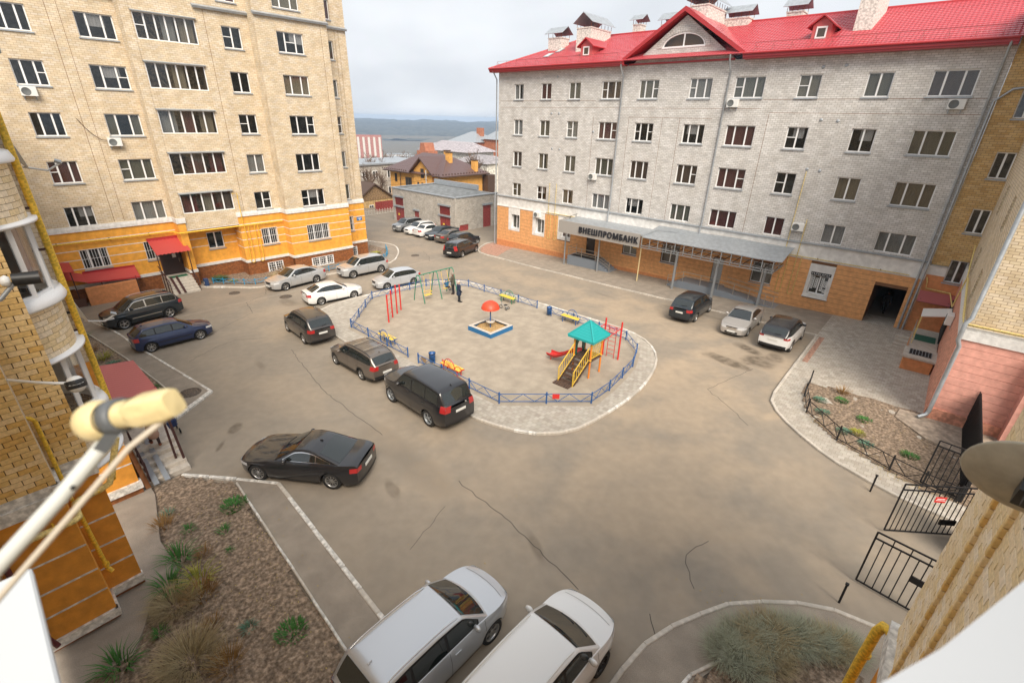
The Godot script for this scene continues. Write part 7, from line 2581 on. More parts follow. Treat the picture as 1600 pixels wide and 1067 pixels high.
func sedan(o := {}) -> Dictionary:
	var d := {"L": 4.66, "W": 1.81, "H": 1.46, "wb": 2.69, "fo": 0.92, "r": 0.315, "gc": 0.19, "nose": 0.76, "cowl": 0.93, "belt": 0.96, "deck": 1.03, "xa0": 1.28, "xa1": 2.02, "xc1": 3.32, "xc0": 4.10, "roofw": 0.70, "w1": 3.72, "sB": 2.30, "sC": 3.18, "rw0": 0.1, "rw1": 0.9}
	d.merge(o, true)
	return d


func hatch(o := {}) -> Dictionary:
	var d := {"L": 4.21, "W": 1.76, "H": 1.48, "wb": 2.58, "fo": 0.86, "r": 0.315, "gc": 0.19, "nose": 0.78, "cowl": 0.94, "belt": 0.97, "deck": 1.00, "xa0": 1.10, "xa1": 1.80, "xc1": 3.62, "xc0": 4.10, "roofw": 0.71, "steep": true, "rw1": 0.84, "w1": 3.80, "sB": 2.18, "sC": 3.05, "tail0": 0.76, "tail1": 0.97, "plate": 0.62}
	d.merge(o, true)
	return d


func all_cars() -> void:
	var silver := car_paint(lin(0.52, 0.53, 0.54), 0.45)
	var silver2 := car_paint(lin(0.56, 0.58, 0.61), 0.45)
	var warm_silver := car_paint(lin(0.50, 0.48, 0.46), 0.45)
	var white := car_paint(lin(0.74, 0.74, 0.73), 0.0)
	var black := car_paint(lin(0.012, 0.012, 0.015), 0.1)
	var navy := car_paint(lin(0.014, 0.03, 0.10), 0.3)
	var teal_black := car_paint(lin(0.010, 0.018, 0.026), 0.2)
	var graphite := car_paint(lin(0.055, 0.048, 0.045), 0.35)
	var taupe := car_paint(lin(0.15, 0.125, 0.105), 0.4)
	var mid_grey := car_paint(lin(0.24, 0.25, 0.26), 0.4)
	var V := func(a: float, b: float) -> Vector2: return Vector2(a, b)

	# near pair at the lower edge: noses to the north west
	car("parked_car", "silver crossover nearest the camera, cut by the lower edge, paper on its dashboard", suv({"paint": silver2, "rail_mat": M.chrome, "wheel": 0}), V.call(32.62, 34.68), V.call(32.62, 37.28), false)
	car("parked_car", "white crossover at the lower edge beside the nearest silver one", suv({"paint": white, "L": 4.60, "W": 1.84, "wheel": 1, "rail_mat": M.plastic_white, "rim": M.trim_black}), V.call(35.15, 33.48), V.call(35.10, 36.12), false)
	# along the playground's near edge
	car("parked_car", "black off-road wagon with a big rear bumper parked by the red bench", suv({"paint": black, "L": 4.76, "W": 1.88, "H": 1.88, "wb": 2.79, "fo": 0.88, "r": 0.385, "gc": 0.30, "nose": 1.08, "cowl": 1.18, "belt": 1.20, "deck": 1.22, "xa0": 1.25, "xa1": 1.85, "xc1": 4.30, "xc0": 4.62, "w1": 4.25, "sB": 2.5, "sC": 3.45, "tail0": 0.98, "tail1": 1.28, "roofw": 0.76, "plate": 0.95, "rim": M.grey_metal, "wheel": 3, "rails": false}), V.call(20.67, 29.39), V.call(23.64, 29.51), true)
	car("parked_car", "brown-grey estate car with silver roof bars beside the playground", hatch({"paint": taupe, "L": 4.57, "wb": 2.58, "H": 1.52, "gc": 0.22, "xc1": 4.12, "xc0": 4.50, "w1": 4.20, "sB": 2.25, "sC": 3.15, "rails": true, "bars": true, "rail_mat": M.trim_black, "deck": 1.04, "tail0": 0.80, "tail1": 1.02, "clad": true}), V.call(14.98, 29.11), V.call(17.65, 29.14), true)
	car("parked_car", "dark grey-brown crossover at the playground's left end", suv({"paint": graphite, "rail_mat": M.trim_black, "wheel": 2}), V.call(8.33, 28.77), V.call(10.98, 28.98), true)
	car("parked_car", "black coupe-cabriolet with bright window trim standing alone in the yard", sedan({"paint": black, "L": 4.58, "W": 1.80, "H": 1.39, "wb": 2.76, "fo": 0.82, "r": 0.335, "nose": 0.74, "cowl": 0.93, "belt": 0.95, "deck": 1.00, "xa0": 1.55, "xa1": 2.25, "xc1": 3.05, "xc0": 3.95, "doors": 2, "sC": 3.05, "w1": 3.55, "trim": M.chrome, "wheel": 1, "tail0": 0.74, "tail1": 0.90}), V.call(21.82, 36.13), V.call(24.28, 34.52), true)
	# left group
	car("parked_car", "black crossover with chrome window line by the left path", suv({"paint": teal_black, "trim": M.chrome, "rail_mat": M.chrome, "wheel": 0, "moulding": true, "moulding_mat": M.chrome}), V.call(0.28, 35.77), V.call(-0.10, 33.11), true)
	car("parked_car", "dark blue hatchback beside the black crossover on the left", hatch({"paint": navy, "moulding": true, "wheel": 2}), V.call(5.65, 33.01), V.call(5.67, 35.6), false)
	car("parked_car", "silver notchback sedan along the yellow building's flower bed", sedan({"paint": silver, "wheel": 0}), V.call(-0.35, 24.87), V.call(-0.65, 22.05), true)
	car("parked_car", "large silver crossover against the yellow building's kerb, further back", suv({"paint": silver, "L": 4.80, "W": 1.93, "H": 1.72, "wb": 2.90, "fo": 0.92, "r": 0.375, "nose": 0.98, "xa0": 1.15, "xa1": 1.90, "xc1": 4.20, "xc0": 4.68, "w1": 4.35, "sB": 2.5, "sC": 3.55, "rails": false, "wheel": 2}), V.call(0.46, 19.16), V.call(0.56, 16.35), true)
	car("parked_car", "white sedan with dusty roof across from the silver notchback", sedan({"paint": white, "L": 4.53, "wb": 2.65, "fo": 0.88, "xc0": 4.12, "wheel": 2}), V.call(5.39, 22.09), V.call(5.04, 24.64), false)
	car("parked_car", "silver hatchback behind the red pull-up bars", hatch({"paint": silver2, "L": 4.33, "wb": 2.60, "roof_paint": silver2, "wheel": 0}), V.call(5.40, 19.03), V.call(5.75, 16.58), true)
	# right group
	car("parked_car", "dark blue-black crossover with a sticker in the rear window", suv({"paint": teal_black, "L": 4.64, "wb": 2.70, "rails": false, "wheel": 1}), V.call(27.19, 5.76), V.call(27.24, 8.43), false)
	car("parked_car", "silver sedan facing the camera by the ramp", sedan({"paint": warm_silver, "L": 4.82, "W": 1.82, "wb": 2.775, "fo": 0.96, "xa0": 1.32, "xa1": 2.1, "xc1": 3.4, "xc0": 4.25, "w1": 3.85, "wheel": 2, "grille": M.chrome}), V.call(30.81, 8.58), V.call(30.75, 5.9), true)
	car("parked_car", "white crossover with a black roof at the pavement corner", suv({"paint": white, "roof_paint": black, "L": 4.36, "W": 1.90, "H": 1.62, "wb": 2.66, "rails": false, "rw0": 0.2, "rw1": 0.7, "wheel": 2, "clad": true, "mirror_paint": black, "tail0": 0.90, "tail1": 1.02, "tailin": 0.72}), V.call(33.59, 6.69), V.call(33.56, 9.37), false)
	# row before the utility building
	car("parked_car", "mid grey crossover at the left end of the far row", suv({"paint": mid_grey, "L": 4.8, "W": 1.92, "wb": 2.9, "rails": false}), V.call(-13.71, 3.2), V.call(-13.71, 0.4), true)
	car("parked_car", "white hatchback second from left in the far row", hatch({"paint": white}), V.call(-11.16, 3.2), V.call(-11.16, 0.6), true)
	car("parked_car", "white boxy sedan with its tail outward in the far row", sedan({"paint": white, "L": 4.35, "W": 1.68, "wb": 2.49, "xa0": 1.2, "xa1": 1.85, "xc1": 3.1, "xc0": 3.6, "w1": 3.4}), V.call(-9.2, 0.7), V.call(-9.2, 3.2), false)
	car("parked_car", "dark grey sedan nose outward in the middle of the far row", sedan({"paint": teal_black, "L": 4.82, "wb": 2.775}), V.call(-6.78, 3.4), V.call(-6.78, 0.6), true)
	car("parked_car", "bronze-brown sedan tail outward in the far row", sedan({"paint": taupe, "L": 4.82, "wb": 2.775}), V.call(-4.55, 0.7), V.call(-4.55, 3.4), false)
	car("parked_car", "black hatchback at the right end of the far row", hatch({"paint": black}), V.call(-2.05, 1.3), V.call(-1.95, 3.9), false)
	car("parked_car", "black estate with tall red tail lights before the far row", hatch({"paint": black, "L": 4.83, "W": 1.87, "H": 1.58, "wb": 2.80, "fo": 0.95, "r": 0.34, "gc": 0.24, "xa0": 1.3, "xa1": 2.0, "xc1": 4.35, "xc0": 4.74, "w1": 4.4, "sB": 2.5, "sC": 3.5, "deck": 1.08, "tail0": 0.82, "tail1": 1.30, "tailin": 0.8, "rails": true, "clad": true}), V.call(0.9, 4.33), V.call(1.68, 7.1), false)


# ---- playground ----------------------------------------------------------------------------------

const UP0 := 0.083


func rail_fence(called: String, label: String, pts: Array, up: float, post_h: float, mat: Material, zig: int, group := "", low := 0.12) -> Node3D:
	var c: Vector2 = pts[pts.size() / 2]
	var t := thing(called, label, "fence", G(c.x, c.y, up), 0.0, group)
	var o := -t.position
	for p: Vector2 in pts:
		put(t, "post", mbo(o).cbox(G(p.x, p.y, up + post_h * 0.5), Vector3(0.06, post_h + 0.04, 0.06), 0.006), mat)
	for i in pts.size() - 1:
		var a: Vector2 = pts[i]
		var b: Vector2 = pts[i + 1]
		for h in [post_h * 0.86, low]:
			put(t, "rail", mbo(o).bar(G(a.x, a.y, up + h), G(b.x, b.y, up + h), 0.028), mat)
		var n := zig if a.distance_to(b) > 1.2 else 2
		for k in n:
			var p := a.lerp(b, float(k) / n)
			var q := a.lerp(b, float(k + 1) / n)
			var h0 := post_h * 0.86 if k % 2 == 0 else low
			var h1 := low if k % 2 == 0 else post_h * 0.86
			put(t, "brace", mbo(o).bar(G(p.x, p.y, up + h0), G(q.x, q.y, up + h1), 0.022), mat)
	return t


func bench(at: Vector3, turn: float, frame: Material, label: String) -> void:
	var t := thing("bench", label, "bench", at, turn, "benches of the playground")
	put(t, "seat", MB.new().cbox(Vector3(0, 0.43, 0), Vector3(1.5, 0.05, 0.40), 0.012), M.yellow_paint)
	for x in [-0.55, 0.55]:
		for z in [-0.14, 0.14]:
			put(t, "leg", MB.new().bar(Vector3(x, -0.02, z), Vector3(x, 0.41, z), 0.045), frame)
	put(t, "frame", MB.new().bar(Vector3(-0.76, 0.41, 0.2), Vector3(0.76, 0.41, 0.2), 0.03).bar(Vector3(-0.76, 0.41, -0.2), Vector3(0.76, 0.41, -0.2), 0.03).bar(Vector3(-0.76, 0.41, -0.2), Vector3(-0.76, 0.41, 0.2), 0.03).bar(Vector3(0.76, 0.41, -0.2), Vector3(0.76, 0.41, 0.2), 0.03), frame)
	var arch := []
	for i in 17:
		var a := PI * i / 16
		arch.append(Vector3(cos(a) * 0.42, 0.45 + sin(a) * 0.46, -0.2))
	put(t, "back_arch", MB.new().tube(arch, 0.022, 6), frame)
	for i in range(1, 8):
		var a := PI * i / 8
		put(t, "spoke", MB.new().bar(Vector3(cos(a) * 0.06, 0.46, -0.2), Vector3(cos(a) * 0.41, 0.45 + sin(a) * 0.45, -0.2), 0.012), frame)
	for s in [-1, 1]:
		var arm := []
		for i in 9:
			var a := PI * i / 8
			arm.append(Vector3(s * (0.60 - cos(a) * 0.16), 0.47 + sin(a) * 0.17, -0.2 + 0.16 * i / 8.0))
		arm.append(Vector3(s * 0.76, 0.43, 0.15))
		put(t, "armrest", MB.new().tube(arm, 0.02, 6), frame)


func bin(at: Vector3, label: String) -> void:
	var t := thing("litter_bin", label, "litter bin", at, 0.0, "blue litter bins")
	put(t, "drum", MB.new().lathe([Vector2(0.15, 0.12), Vector2(0.17, 0.12), Vector2(0.19, 0.60), Vector2(0.20, 0.62), Vector2(0.17, 0.62), Vector2(0.15, 0.2)], 16), M.blue_paint)
	put(t, "liner", MB.new().lathe([Vector2(0.165, 0.56), Vector2(0.205, 0.64), Vector2(0.195, 0.58)], 16), M.iron)
	put(t, "stand", MB.new().bar(Vector3(-0.19, -0.03, 0), Vector3(-0.19, 0.42, 0), 0.035).bar(Vector3(0.19, -0.03, 0), Vector3(0.19, 0.42, 0), 0.035), M.blue_paint)


func playground() -> void:
	var A := [Vector2(17.3, 25.86), Vector2(15.14, 25.79), Vector2(13.03, 25.75), Vector2(10.84, 25.65), Vector2(9.5, 24.22), Vector2(8.1, 22.8), Vector2(6.75, 21.35), Vector2(6.85, 19.6), Vector2(6.95, 17.9), Vector2(7.1, 16.3), Vector2(8.3, 14.9), Vector2(9.82, 13.95), Vector2(11.75, 14.0), Vector2(13.63, 14.0), Vector2(15.54, 14.09), Vector2(17.47, 14.15)]
	rail_fence("playground_fence", "low blue zigzag fence round the left half of the playground", A, UP0, 0.62, M.blue_paint, 4, "playground fences")
	var B := [Vector2(18.35, 25.92), Vector2(20.4, 25.95), Vector2(22.63, 26.02), Vector2(24.72, 26.02), Vector2(26.4, 24.46), Vector2(28.0, 22.95), Vector2(28.0, 21.27), Vector2(27.78, 19.58), Vector2(27.53, 17.98), Vector2(26.8, 16.2), Vector2(25.32, 14.83), Vector2(23.2, 14.7), Vector2(21.0, 14.5), Vector2(18.84, 14.4)]
	var fb := rail_fence("playground_fence", "low blue zigzag fence round the slide end of the playground", B, UP0, 0.62, M.blue_paint, 4, "playground fences")
	put(fb, "red_notice", mbo(-fb.position).box(G(26.75, 24.18, UP0 + 0.42), Vector3(0.34, 0.26, 0.02), Basis(Vector3.UP, 0.73)), M.red_paint)
	bench(G(14.65, 25.42, UP0), PI, M.blue_paint, "blue framed bench with yellow seat near the pull-up bars")
	bench(G(20.65, 25.42, UP0), PI, M.red_paint, "red framed bench behind the black off-road wagon")
	bench(G(14.9, 14.6, UP0), 0.0, M.green_paint, "green framed bench at the far fence")
	bench(G(21.0, 14.85, UP0), 0.0, M.blue_paint, "blue framed bench left of the slide tower's roof")
	bin(G(18.9, 25.36, UP0), "blue litter bin beside the red bench")
	bin(G(19.05, 14.72, UP0), "blue litter bin at the gap in the far fence")
	var br := tag(put(self, "brown_board", MB.new().cbox(Vector3.ZERO, Vector3(0.42, 0.28, 0.03), 0.005), M.wood, Transform3D(Basis.IDENTITY, G(18.82, 25.9, UP0 + 0.35))), "small brown board tied to the blue fence by the bin", "board")

	# sandbox with its toadstool
	var s := thing("sandbox", "square blue sandbox with grey seat boards", "sandbox", G(17.87, 19.56, UP0))
	for k in 4:
		var X := Transform3D(Basis(Vector3.UP, k * PI / 2), Vector3.ZERO)
		put(s, "side_board", MB.new().cbox(Vector3(0, 0.14, 1.02), Vector3(2.12, 0.34, 0.05), 0.008), M.side_blue, X)
		put(s, "seat_board", MB.new().cbox(Vector3(0, 0.325, 0.93), Vector3(2.14 if k % 2 else 1.72, 0.035, 0.21), 0.008), M.pale_concrete, X)
	stuff(s, "sand", lumps_square(0.98, 0.14, 0.09), M.sand)
	var u := thing("sandbox_umbrella", "red ribbed parasol roof on a blue pole in the sandbox", "parasol", G(17.8, 19.5, UP0))
	put(u, "pole", MB.new().tube([Vector3(0, 0.05, 0), Vector3(0, 1.75, 0)], 0.04, 10), M.blue_paint)
	put(u, "table", MB.new().lathe([Vector2(0.0, 0.60), Vector2(0.30, 0.60), Vector2(0.30, 0.57), Vector2(0.0, 0.57)], 16), M.pale_concrete)
	var seg := 10
	for k in seg:
		var m := MB.new()
		m.lathe([Vector2(0.03, 2.02), Vector2(0.22, 1.98), Vector2(0.40, 1.88), Vector2(0.53, 1.74), Vector2(0.60, 1.56), Vector2(0.61, 1.50)], 4, Vector3.ZERO, Basis.IDENTITY, TAU * k / seg, TAU * (k + 0.96) / seg)
		put(u, "canopy_panel", m, M.canopy_red)
	put(u, "canopy_lining", MB.new().lathe([Vector2(0.0, 2.0), Vector2(0.21, 1.96), Vector2(0.39, 1.86), Vector2(0.52, 1.72), Vector2(0.59, 1.52)], 20), M.orange_paint)

	# swing frame
	var w := thing("swing_set", "green tubular double swing frame with a yellow seat", "swing", G(10.0, 17.6, UP0))
	var o := -w.position
	var top := 2.12 + gy(10, 17.6) + UP0
	for e in [[19.25, 9.28, 10.62], [17.62, 9.32, 10.7], [16.05, 9.42, 10.75]]:
		var mid: float = (e[1] + e[2]) * 0.5
		var leg := [G(e[1], e[0], UP0 - 0.02), Vector3(mid - 0.22, top - 0.12, e[0]), Vector3(mid - 0.12, top - 0.02, e[0]), Vector3(mid, top, e[0])]
		var leg2 := [G(e[2], e[0], UP0 - 0.02), Vector3(mid + 0.22, top - 0.12, e[0]), Vector3(mid + 0.12, top - 0.02, e[0]), Vector3(mid, top, e[0])]
		put(w, "leg", mbo(o).tube(leg, 0.035, 8), M.green_paint)
		put(w, "leg", mbo(o).tube(leg2, 0.035, 8), M.green_paint)
	put(w, "top_bar", mbo(o).tube([Vector3(9.95, top, 19.35), Vector3(10.08, top, 15.95)], 0.038, 8), M.green_paint)
	for z in [18.75, 18.15, 17.1, 16.5]:
		put(w, "hanger", mbo(o).cbox(Vector3(10.0, top - 0.06, z), Vector3(0.05, 0.1, 0.05), 0.01), M.green_paint)
	var seat := mbo(o)
	var sy := gy(10, 18.4) + UP0 + 0.42
	for z in [18.15, 18.75]:
		seat.bar(Vector3(10.0, top - 0.1, z), Vector3(10.0, sy, z), 0.022)
	seat.cbox(Vector3(10.0, sy, 18.45), Vector3(0.32, 0.03, 0.66), 0.008)
	seat.bar(Vector3(9.84, sy + 0.25, 18.15), Vector3(9.84, sy + 0.25, 18.75), 0.03)
	seat.bar(Vector3(10.16, sy + 0.25, 18.15), Vector3(10.16, sy + 0.25, 18.75), 0.03)
	seat.bar(Vector3(9.84, sy + 0.25, 18.15), Vector3(10.16, sy + 0.25, 18.15), 0.03)
	put(w, "yellow_seat", seat, M.yellow_paint)
	var seat2 := mbo(o)
	for z in [16.5, 17.1]:
		seat2.bar(Vector3(10.05, top - 0.1, z), Vector3(10.35, top - 1.42, z), 0.02)
	seat2.box(Vector3(10.36, top - 1.44, 16.8), Vector3(0.3, 0.03, 0.64), Basis(Vector3.BACK, 0.22))
	put(w, "swinging_seat", seat2, M.yellow_paint)

	# pull-up bars
	var b := thing("pull_up_bars", "row of red pull-up posts of stepped height", "exercise bars", G(11.1, 22.3, UP0))
	o = -b.position
	var ps := [[11.86, 23.39, 2.0], [11.25, 22.64, 2.0], [10.84, 21.96, 2.15], [10.4, 21.31, 1.95]]
	for p in ps:
		put(b, "post", mbo(o).tube([G(p[0], p[1], UP0 - 0.03), G(p[0], p[1], UP0 + p[2])], 0.05, 10), M.red_paint)
	for k in 3:
		put(b, "bar", mbo(o).tube([G(ps[k][0], ps[k][1], UP0 + 1.85 - k * 0.12), G(ps[k + 1][0], ps[k + 1][1], UP0 + 1.85 - k * 0.12)], 0.018, 6), M.red_paint)
	for hgt in [0.5, 0.85, 1.2, 1.5]:
		put(b, "rung", mbo(o).tube([G(11.86, 23.39, UP0 + hgt), G(11.25, 22.64, UP0 + hgt)], 0.014, 6), M.red_paint)
	slide_tower()
	# tricycle
	var t := thing("tricycle", "small dark tricycle beside the green bench", "tricycle", G(15.8, 15.95, UP0), 0.15)
	for p in [[-0.32, 0.0, 0.15], [0.26, 0.16, 0.11], [0.26, -0.16, 0.11]]:
		put(t, "wheel", MB.new().tube(ringpts(Vector3(p[0], p[2], p[1]), p[2] - 0.02, 16), 0.02, 6), M.iron)
	put(t, "frame", MB.new().tube([Vector3(-0.32, 0.15, 0), Vector3(-0.22, 0.5, 0), Vector3(-0.2, 0.58, 0)], 0.016, 6).tube([Vector3(-0.25, 0.4, 0), Vector3(0.26, 0.14, 0)], 0.018, 6).bar(Vector3(0.26, 0.11, -0.16), Vector3(0.26, 0.11, 0.16), 0.03), M.grey_metal)
	put(t, "seat", MB.new().cbox(Vector3(0.12, 0.36, 0), Vector3(0.24, 0.05, 0.2), 0.02), M.iron)
	put(t, "handlebar", MB.new().tube([Vector3(-0.16, 0.6, -0.2), Vector3(-0.2, 0.58, 0), Vector3(-0.16, 0.6, 0.2)], 0.014, 6), M.iron)
	put(t, "push_handle", MB.new().tube([Vector3(0.28, 0.2, 0), Vector3(0.5, 0.85, 0)], 0.014, 6), M.grey_metal)


func lumps_square(r: float, base: float, amp: float) -> MB:
	var n := FastNoiseLite.new()
	n.seed = 3
	n.frequency = 1.4
	var rows := []
	for i in 21:
		var row := []
		for k in 21:
			var x := lerpf(-r, r, k / 20.0)
			var z := lerpf(r, -r, i / 20.0)
			row.append(Vector3(x, base + amp * n.get_noise_2d(x, z), z))
		rows.append(row)
	return MB.new().sheet(rows)


func slide_tower() -> void:
	var t := thing("slide_tower", "play tower with teal roof, brown stairs and red slide", "play tower", G(25.95, 20.3, UP0))
	var g := gy(25.95, 20.3) + UP0
	var o := -t.position
	var x0 := 25.4
	var x1 := 26.45
	var z0 := 19.8
	var z1 := 20.85
	for p in [[x0, z0], [x1, z0], [x0, z1], [x1, z1]]:
		put(t, "post", mbo(o).tube([G(p[0], p[1], UP0 - 0.03), Vector3(p[0], g + 2.35, p[1])], 0.05, 10), M.orange_paint)
		for h in [1.05, 1.9]:
			put(t, "collar", mbo(o).tube([Vector3(p[0], g + h, p[1]), Vector3(p[0], g + h + 0.05, p[1])], 0.065, 10), M.yellow_paint)
	put(t, "platform", mbo(o).cbox(Vector3(25.92, g + 1.0, 20.33), Vector3(1.15, 0.09, 1.15), 0.01), M.brown_board)
	# roof in courses of shingles
	var c := Vector3(25.92, 0, 20.33)
	for k in 7:
		var a := 0.80 * (1.0 - k / 7.4)
		var a2 := 0.80 * (1.0 - (k + 1.08) / 7.4)
		var y := g + 2.28 + k * 0.105
		var m := mbo(o)
		var q0 := [Vector3(-a, y, a), Vector3(a, y, a), Vector3(a, y, -a), Vector3(-a, y, -a)]
		var q1 := [Vector3(-a2, y + 0.10, a2), Vector3(a2, y + 0.10, a2), Vector3(a2, y + 0.10, -a2), Vector3(-a2, y + 0.10, -a2)]
		for i in 4:
			var j := (i + 1) % 4
			m.quad(c + q0[i], c + q0[j], c + q1[j], c + q1[i])
			m.quad(c + q0[i] + Vector3(0, -0.03, 0), c + q0[j] + Vector3(0, -0.03, 0), c + q0[j], c + q0[i])
		put(t, "roof_course", m, M.teal)
	put(t, "roof_skirt", mbo(o).box(c + Vector3(0, g + 2.22, 0), Vector3(1.62, 0.12, 1.62)), M.teal)
	for s in [[-1, -1], [1, -1], [1, 1], [-1, 1]]:
		put(t, "roof_hip", mbo(o).bar(c + Vector3(s[0] * 0.81, g + 2.27, s[1] * 0.81), c + Vector3(0, g + 3.06, 0), 0.07), M.teal)
	# stairs towards the camera
	for i in 5:
		put(t, "tread", mbo(o).cbox(Vector3(25.92, g + 0.82 - i * 0.19, 21.05 + i * 0.25), Vector3(0.86, 0.04, 0.28), 0.006), M.brown_board)
		put(t, "riser", mbo(o).cbox(Vector3(25.92, g + 0.73 - i * 0.19, 20.94 + i * 0.25), Vector3(0.86, 0.15, 0.03), 0.004), M.brown_board)
	put(t, "foot_plate", mbo(o).cbox(Vector3(25.85, g + 0.03, 22.35), Vector3(0.98, 0.1, 0.5), 0.01), M.brown_board)
	for x in [25.46, 26.38]:
		put(t, "stringer", mbo(o).bar(Vector3(x, g + 0.95, 20.85), Vector3(x, g + 0.02, 22.2), 0.04, 0.16), M.brown_board)
		var rl := mbo(o)
		rl.bar(Vector3(x, g + 1.85, 20.9), Vector3(x, g + 0.85, 22.25), 0.035)
		rl.bar(Vector3(x, g + 1.10, 20.9), Vector3(x, g + 0.12, 22.25), 0.03)
		rl.bar(Vector3(x, g + 0.02, 22.25), Vector3(x, g + 0.87, 22.25), 0.035)
		put(t, "stair_rail", rl, M.yellow_paint)
		for i in 7:
			var z := 21.0 + i * 0.19
			put(t, "baluster", mbo(o).bar(Vector3(x, g + 1.03 - i * 0.138, z), Vector3(x, g + 1.78 - i * 0.138, z), 0.02), M.yellow_paint)
	var pn := mbo(o)
	pn.bar(Vector3(x1, g + 1.15, z0), Vector3(x1, g + 1.15, z1), 0.035).bar(Vector3(x1, g + 1.85, z0), Vector3(x1, g + 1.85, z1), 0.035)
	for i in 7:
		pn.bar(Vector3(x1, g + 1.15, z0 + i * 0.15), Vector3(x1, g + 1.85, minf(z1, z0 + i * 0.15 + 0.35)), 0.014)
		pn.bar(Vector3(x1, g + 1.85, z0 + i * 0.15), Vector3(x1, g + 1.15, minf(z1, z0 + i * 0.15 + 0.35)), 0.014)
	put(t, "lattice_panel", pn, M.yellow_paint)
	# green arch at the slide, and the slide
	var ar := []
	for i in 13:
		var a := PI * i / 12
		ar.append(Vector2(20.33 - cos(a) * 0.48, 1.55 + sin(a) * 0.52))
	var poly := PackedVector2Array()
	poly.append(Vector2(19.85, 1.05))
	for q in ar:
		poly.append(q)
	poly.append(Vector2(20.81, 1.05))
	poly.append(Vector2(20.60, 1.05))
	for i in range(12, -1, -1):
		var a := PI * i / 12
		poly.append(Vector2(20.33 - cos(a) * 0.25, 1.50 + sin(a) * 0.30))
	poly.append(Vector2(20.06, 1.05))
	var am := MB.new()
	am.X = Transform3D(Basis(Vector3.UP, -PI / 2), Vector3(x0, g, 0) + o)
	am.prism(poly, -0.03, 0.03)
	put(t, "arch_panel", am, M.dark_green)
	var rows := []
	for k in 5:
		var zz: float = [20.08, 20.12, 20.33, 20.54, 20.58][k]
		var lift: float = [0.16, 0.0, 0.0, 0.0, 0.16][k]
		var row := []
		for i in 15:
			var u := i / 14.0
			var x := lerpf(25.42, 23.35, u)
			var y := lerpf(1.02, 0.22, smoothstep(0.0, 0.82, u))
			row.append(Vector3(x, g + y + lift, zz))
		rows.append(row)
	var sm := mbo(o)
	sm.sheet(rows)
	put(t, "slide_chute", sm, M.red_paint)
	put(t, "slide_edge", mbo(o).tube(rows[0], 0.028, 6).tube(rows[4], 0.028, 6), M.red_paint)
	put(t, "slide_foot", mbo(o).bar(Vector3(23.6, g, 20.2), Vector3(23.6, g + 0.25, 20.2), 0.04).bar(Vector3(23.6, g, 20.46), Vector3(23.6, g + 0.25, 20.46), 0.04), M.red_paint)
	# climbing frame behind
	var cl := thing("climbing_frame", "red monkey bars with a ladder behind the play tower", "climbing frame", G(25.92, 18.3, UP0))
	o = -cl.position
	for x in [25.39, 26.43]:
		put(cl, "post", mbo(o).tube([G(x, 17.74, UP0 - 0.03), G(x, 17.74, UP0 + 2.35)], 0.05, 10), M.red_paint)
		put(cl, "beam", mbo(o).tube([Vector3(x, g + 1.98, 17.74), Vector3(x, g + 1.80, 19.75)], 0.022, 8), M.red_paint)
	for i in 9:
		var z := 17.85 + i * 0.23
		put(cl, "rung", mbo(o).tube([Vector3(25.39, g + 1.98 - i * 0.02, z), Vector3(26.43, g + 1.98 - i * 0.02, z)], 0.016, 6), M.red_paint)
	for x in [25.68, 26.16]:
		put(cl, "ladder_rail", mbo(o).tube([G(x, 17.78, UP0 - 0.02), G(x, 17.78, UP0 + 1.95), Vector3(x, g + 1.98, 17.95)], 0.02, 6), M.red_paint)
	for i in 7:
		put(cl, "ladder_rung", mbo(o).tube([G(25.68, 17.78, UP0 + 0.25 + i * 0.26), G(26.16, 17.78, UP0 + 0.25 + i * 0.26)], 0.014, 6), M.red_paint)


# ---- fences, gates -------------------------------------------------------------------------------

func bar_gate(called: String, label: String, a: Vector2, b: Vector2, h: float, n: int, up := 0.08, plate := -1.0) -> Node3D:
	var t := thing(called, label, "gate", G(a.x, a.y, up))
	var o := -t.position
	var fr := mbo(o)
	for k in [0.0, h - 0.22, h]:
		fr.bar(G(a.x, a.y, up + 0.06 + k), G(b.x, b.y, up + 0.06 + k), 0.04)
	put(t, "rail", fr, M.iron)
	for i in n + 1:
		var p := a.lerp(b, float(i) / n)
		put(t, "bar", mbo(o).bar(G(p.x, p.y, up + 0.06), G(p.x, p.y, up + 0.06 + (h if i % 2 == 0 else h - 0.22)), 0.045 if i == 0 or i == n else 0.026), M.iron)
	if plate > 0:
		var p := a.lerp(b, 0.78)
		var d := (b - a).normalized()
		put(t, "lock_plate", mbo(o).box(G(p.x, p.y, up + plate), Vector3(0.5, 0.2, 0.05), Basis(Vector3.UP, atan2(-d.y, d.x))), M.iron)
	return t


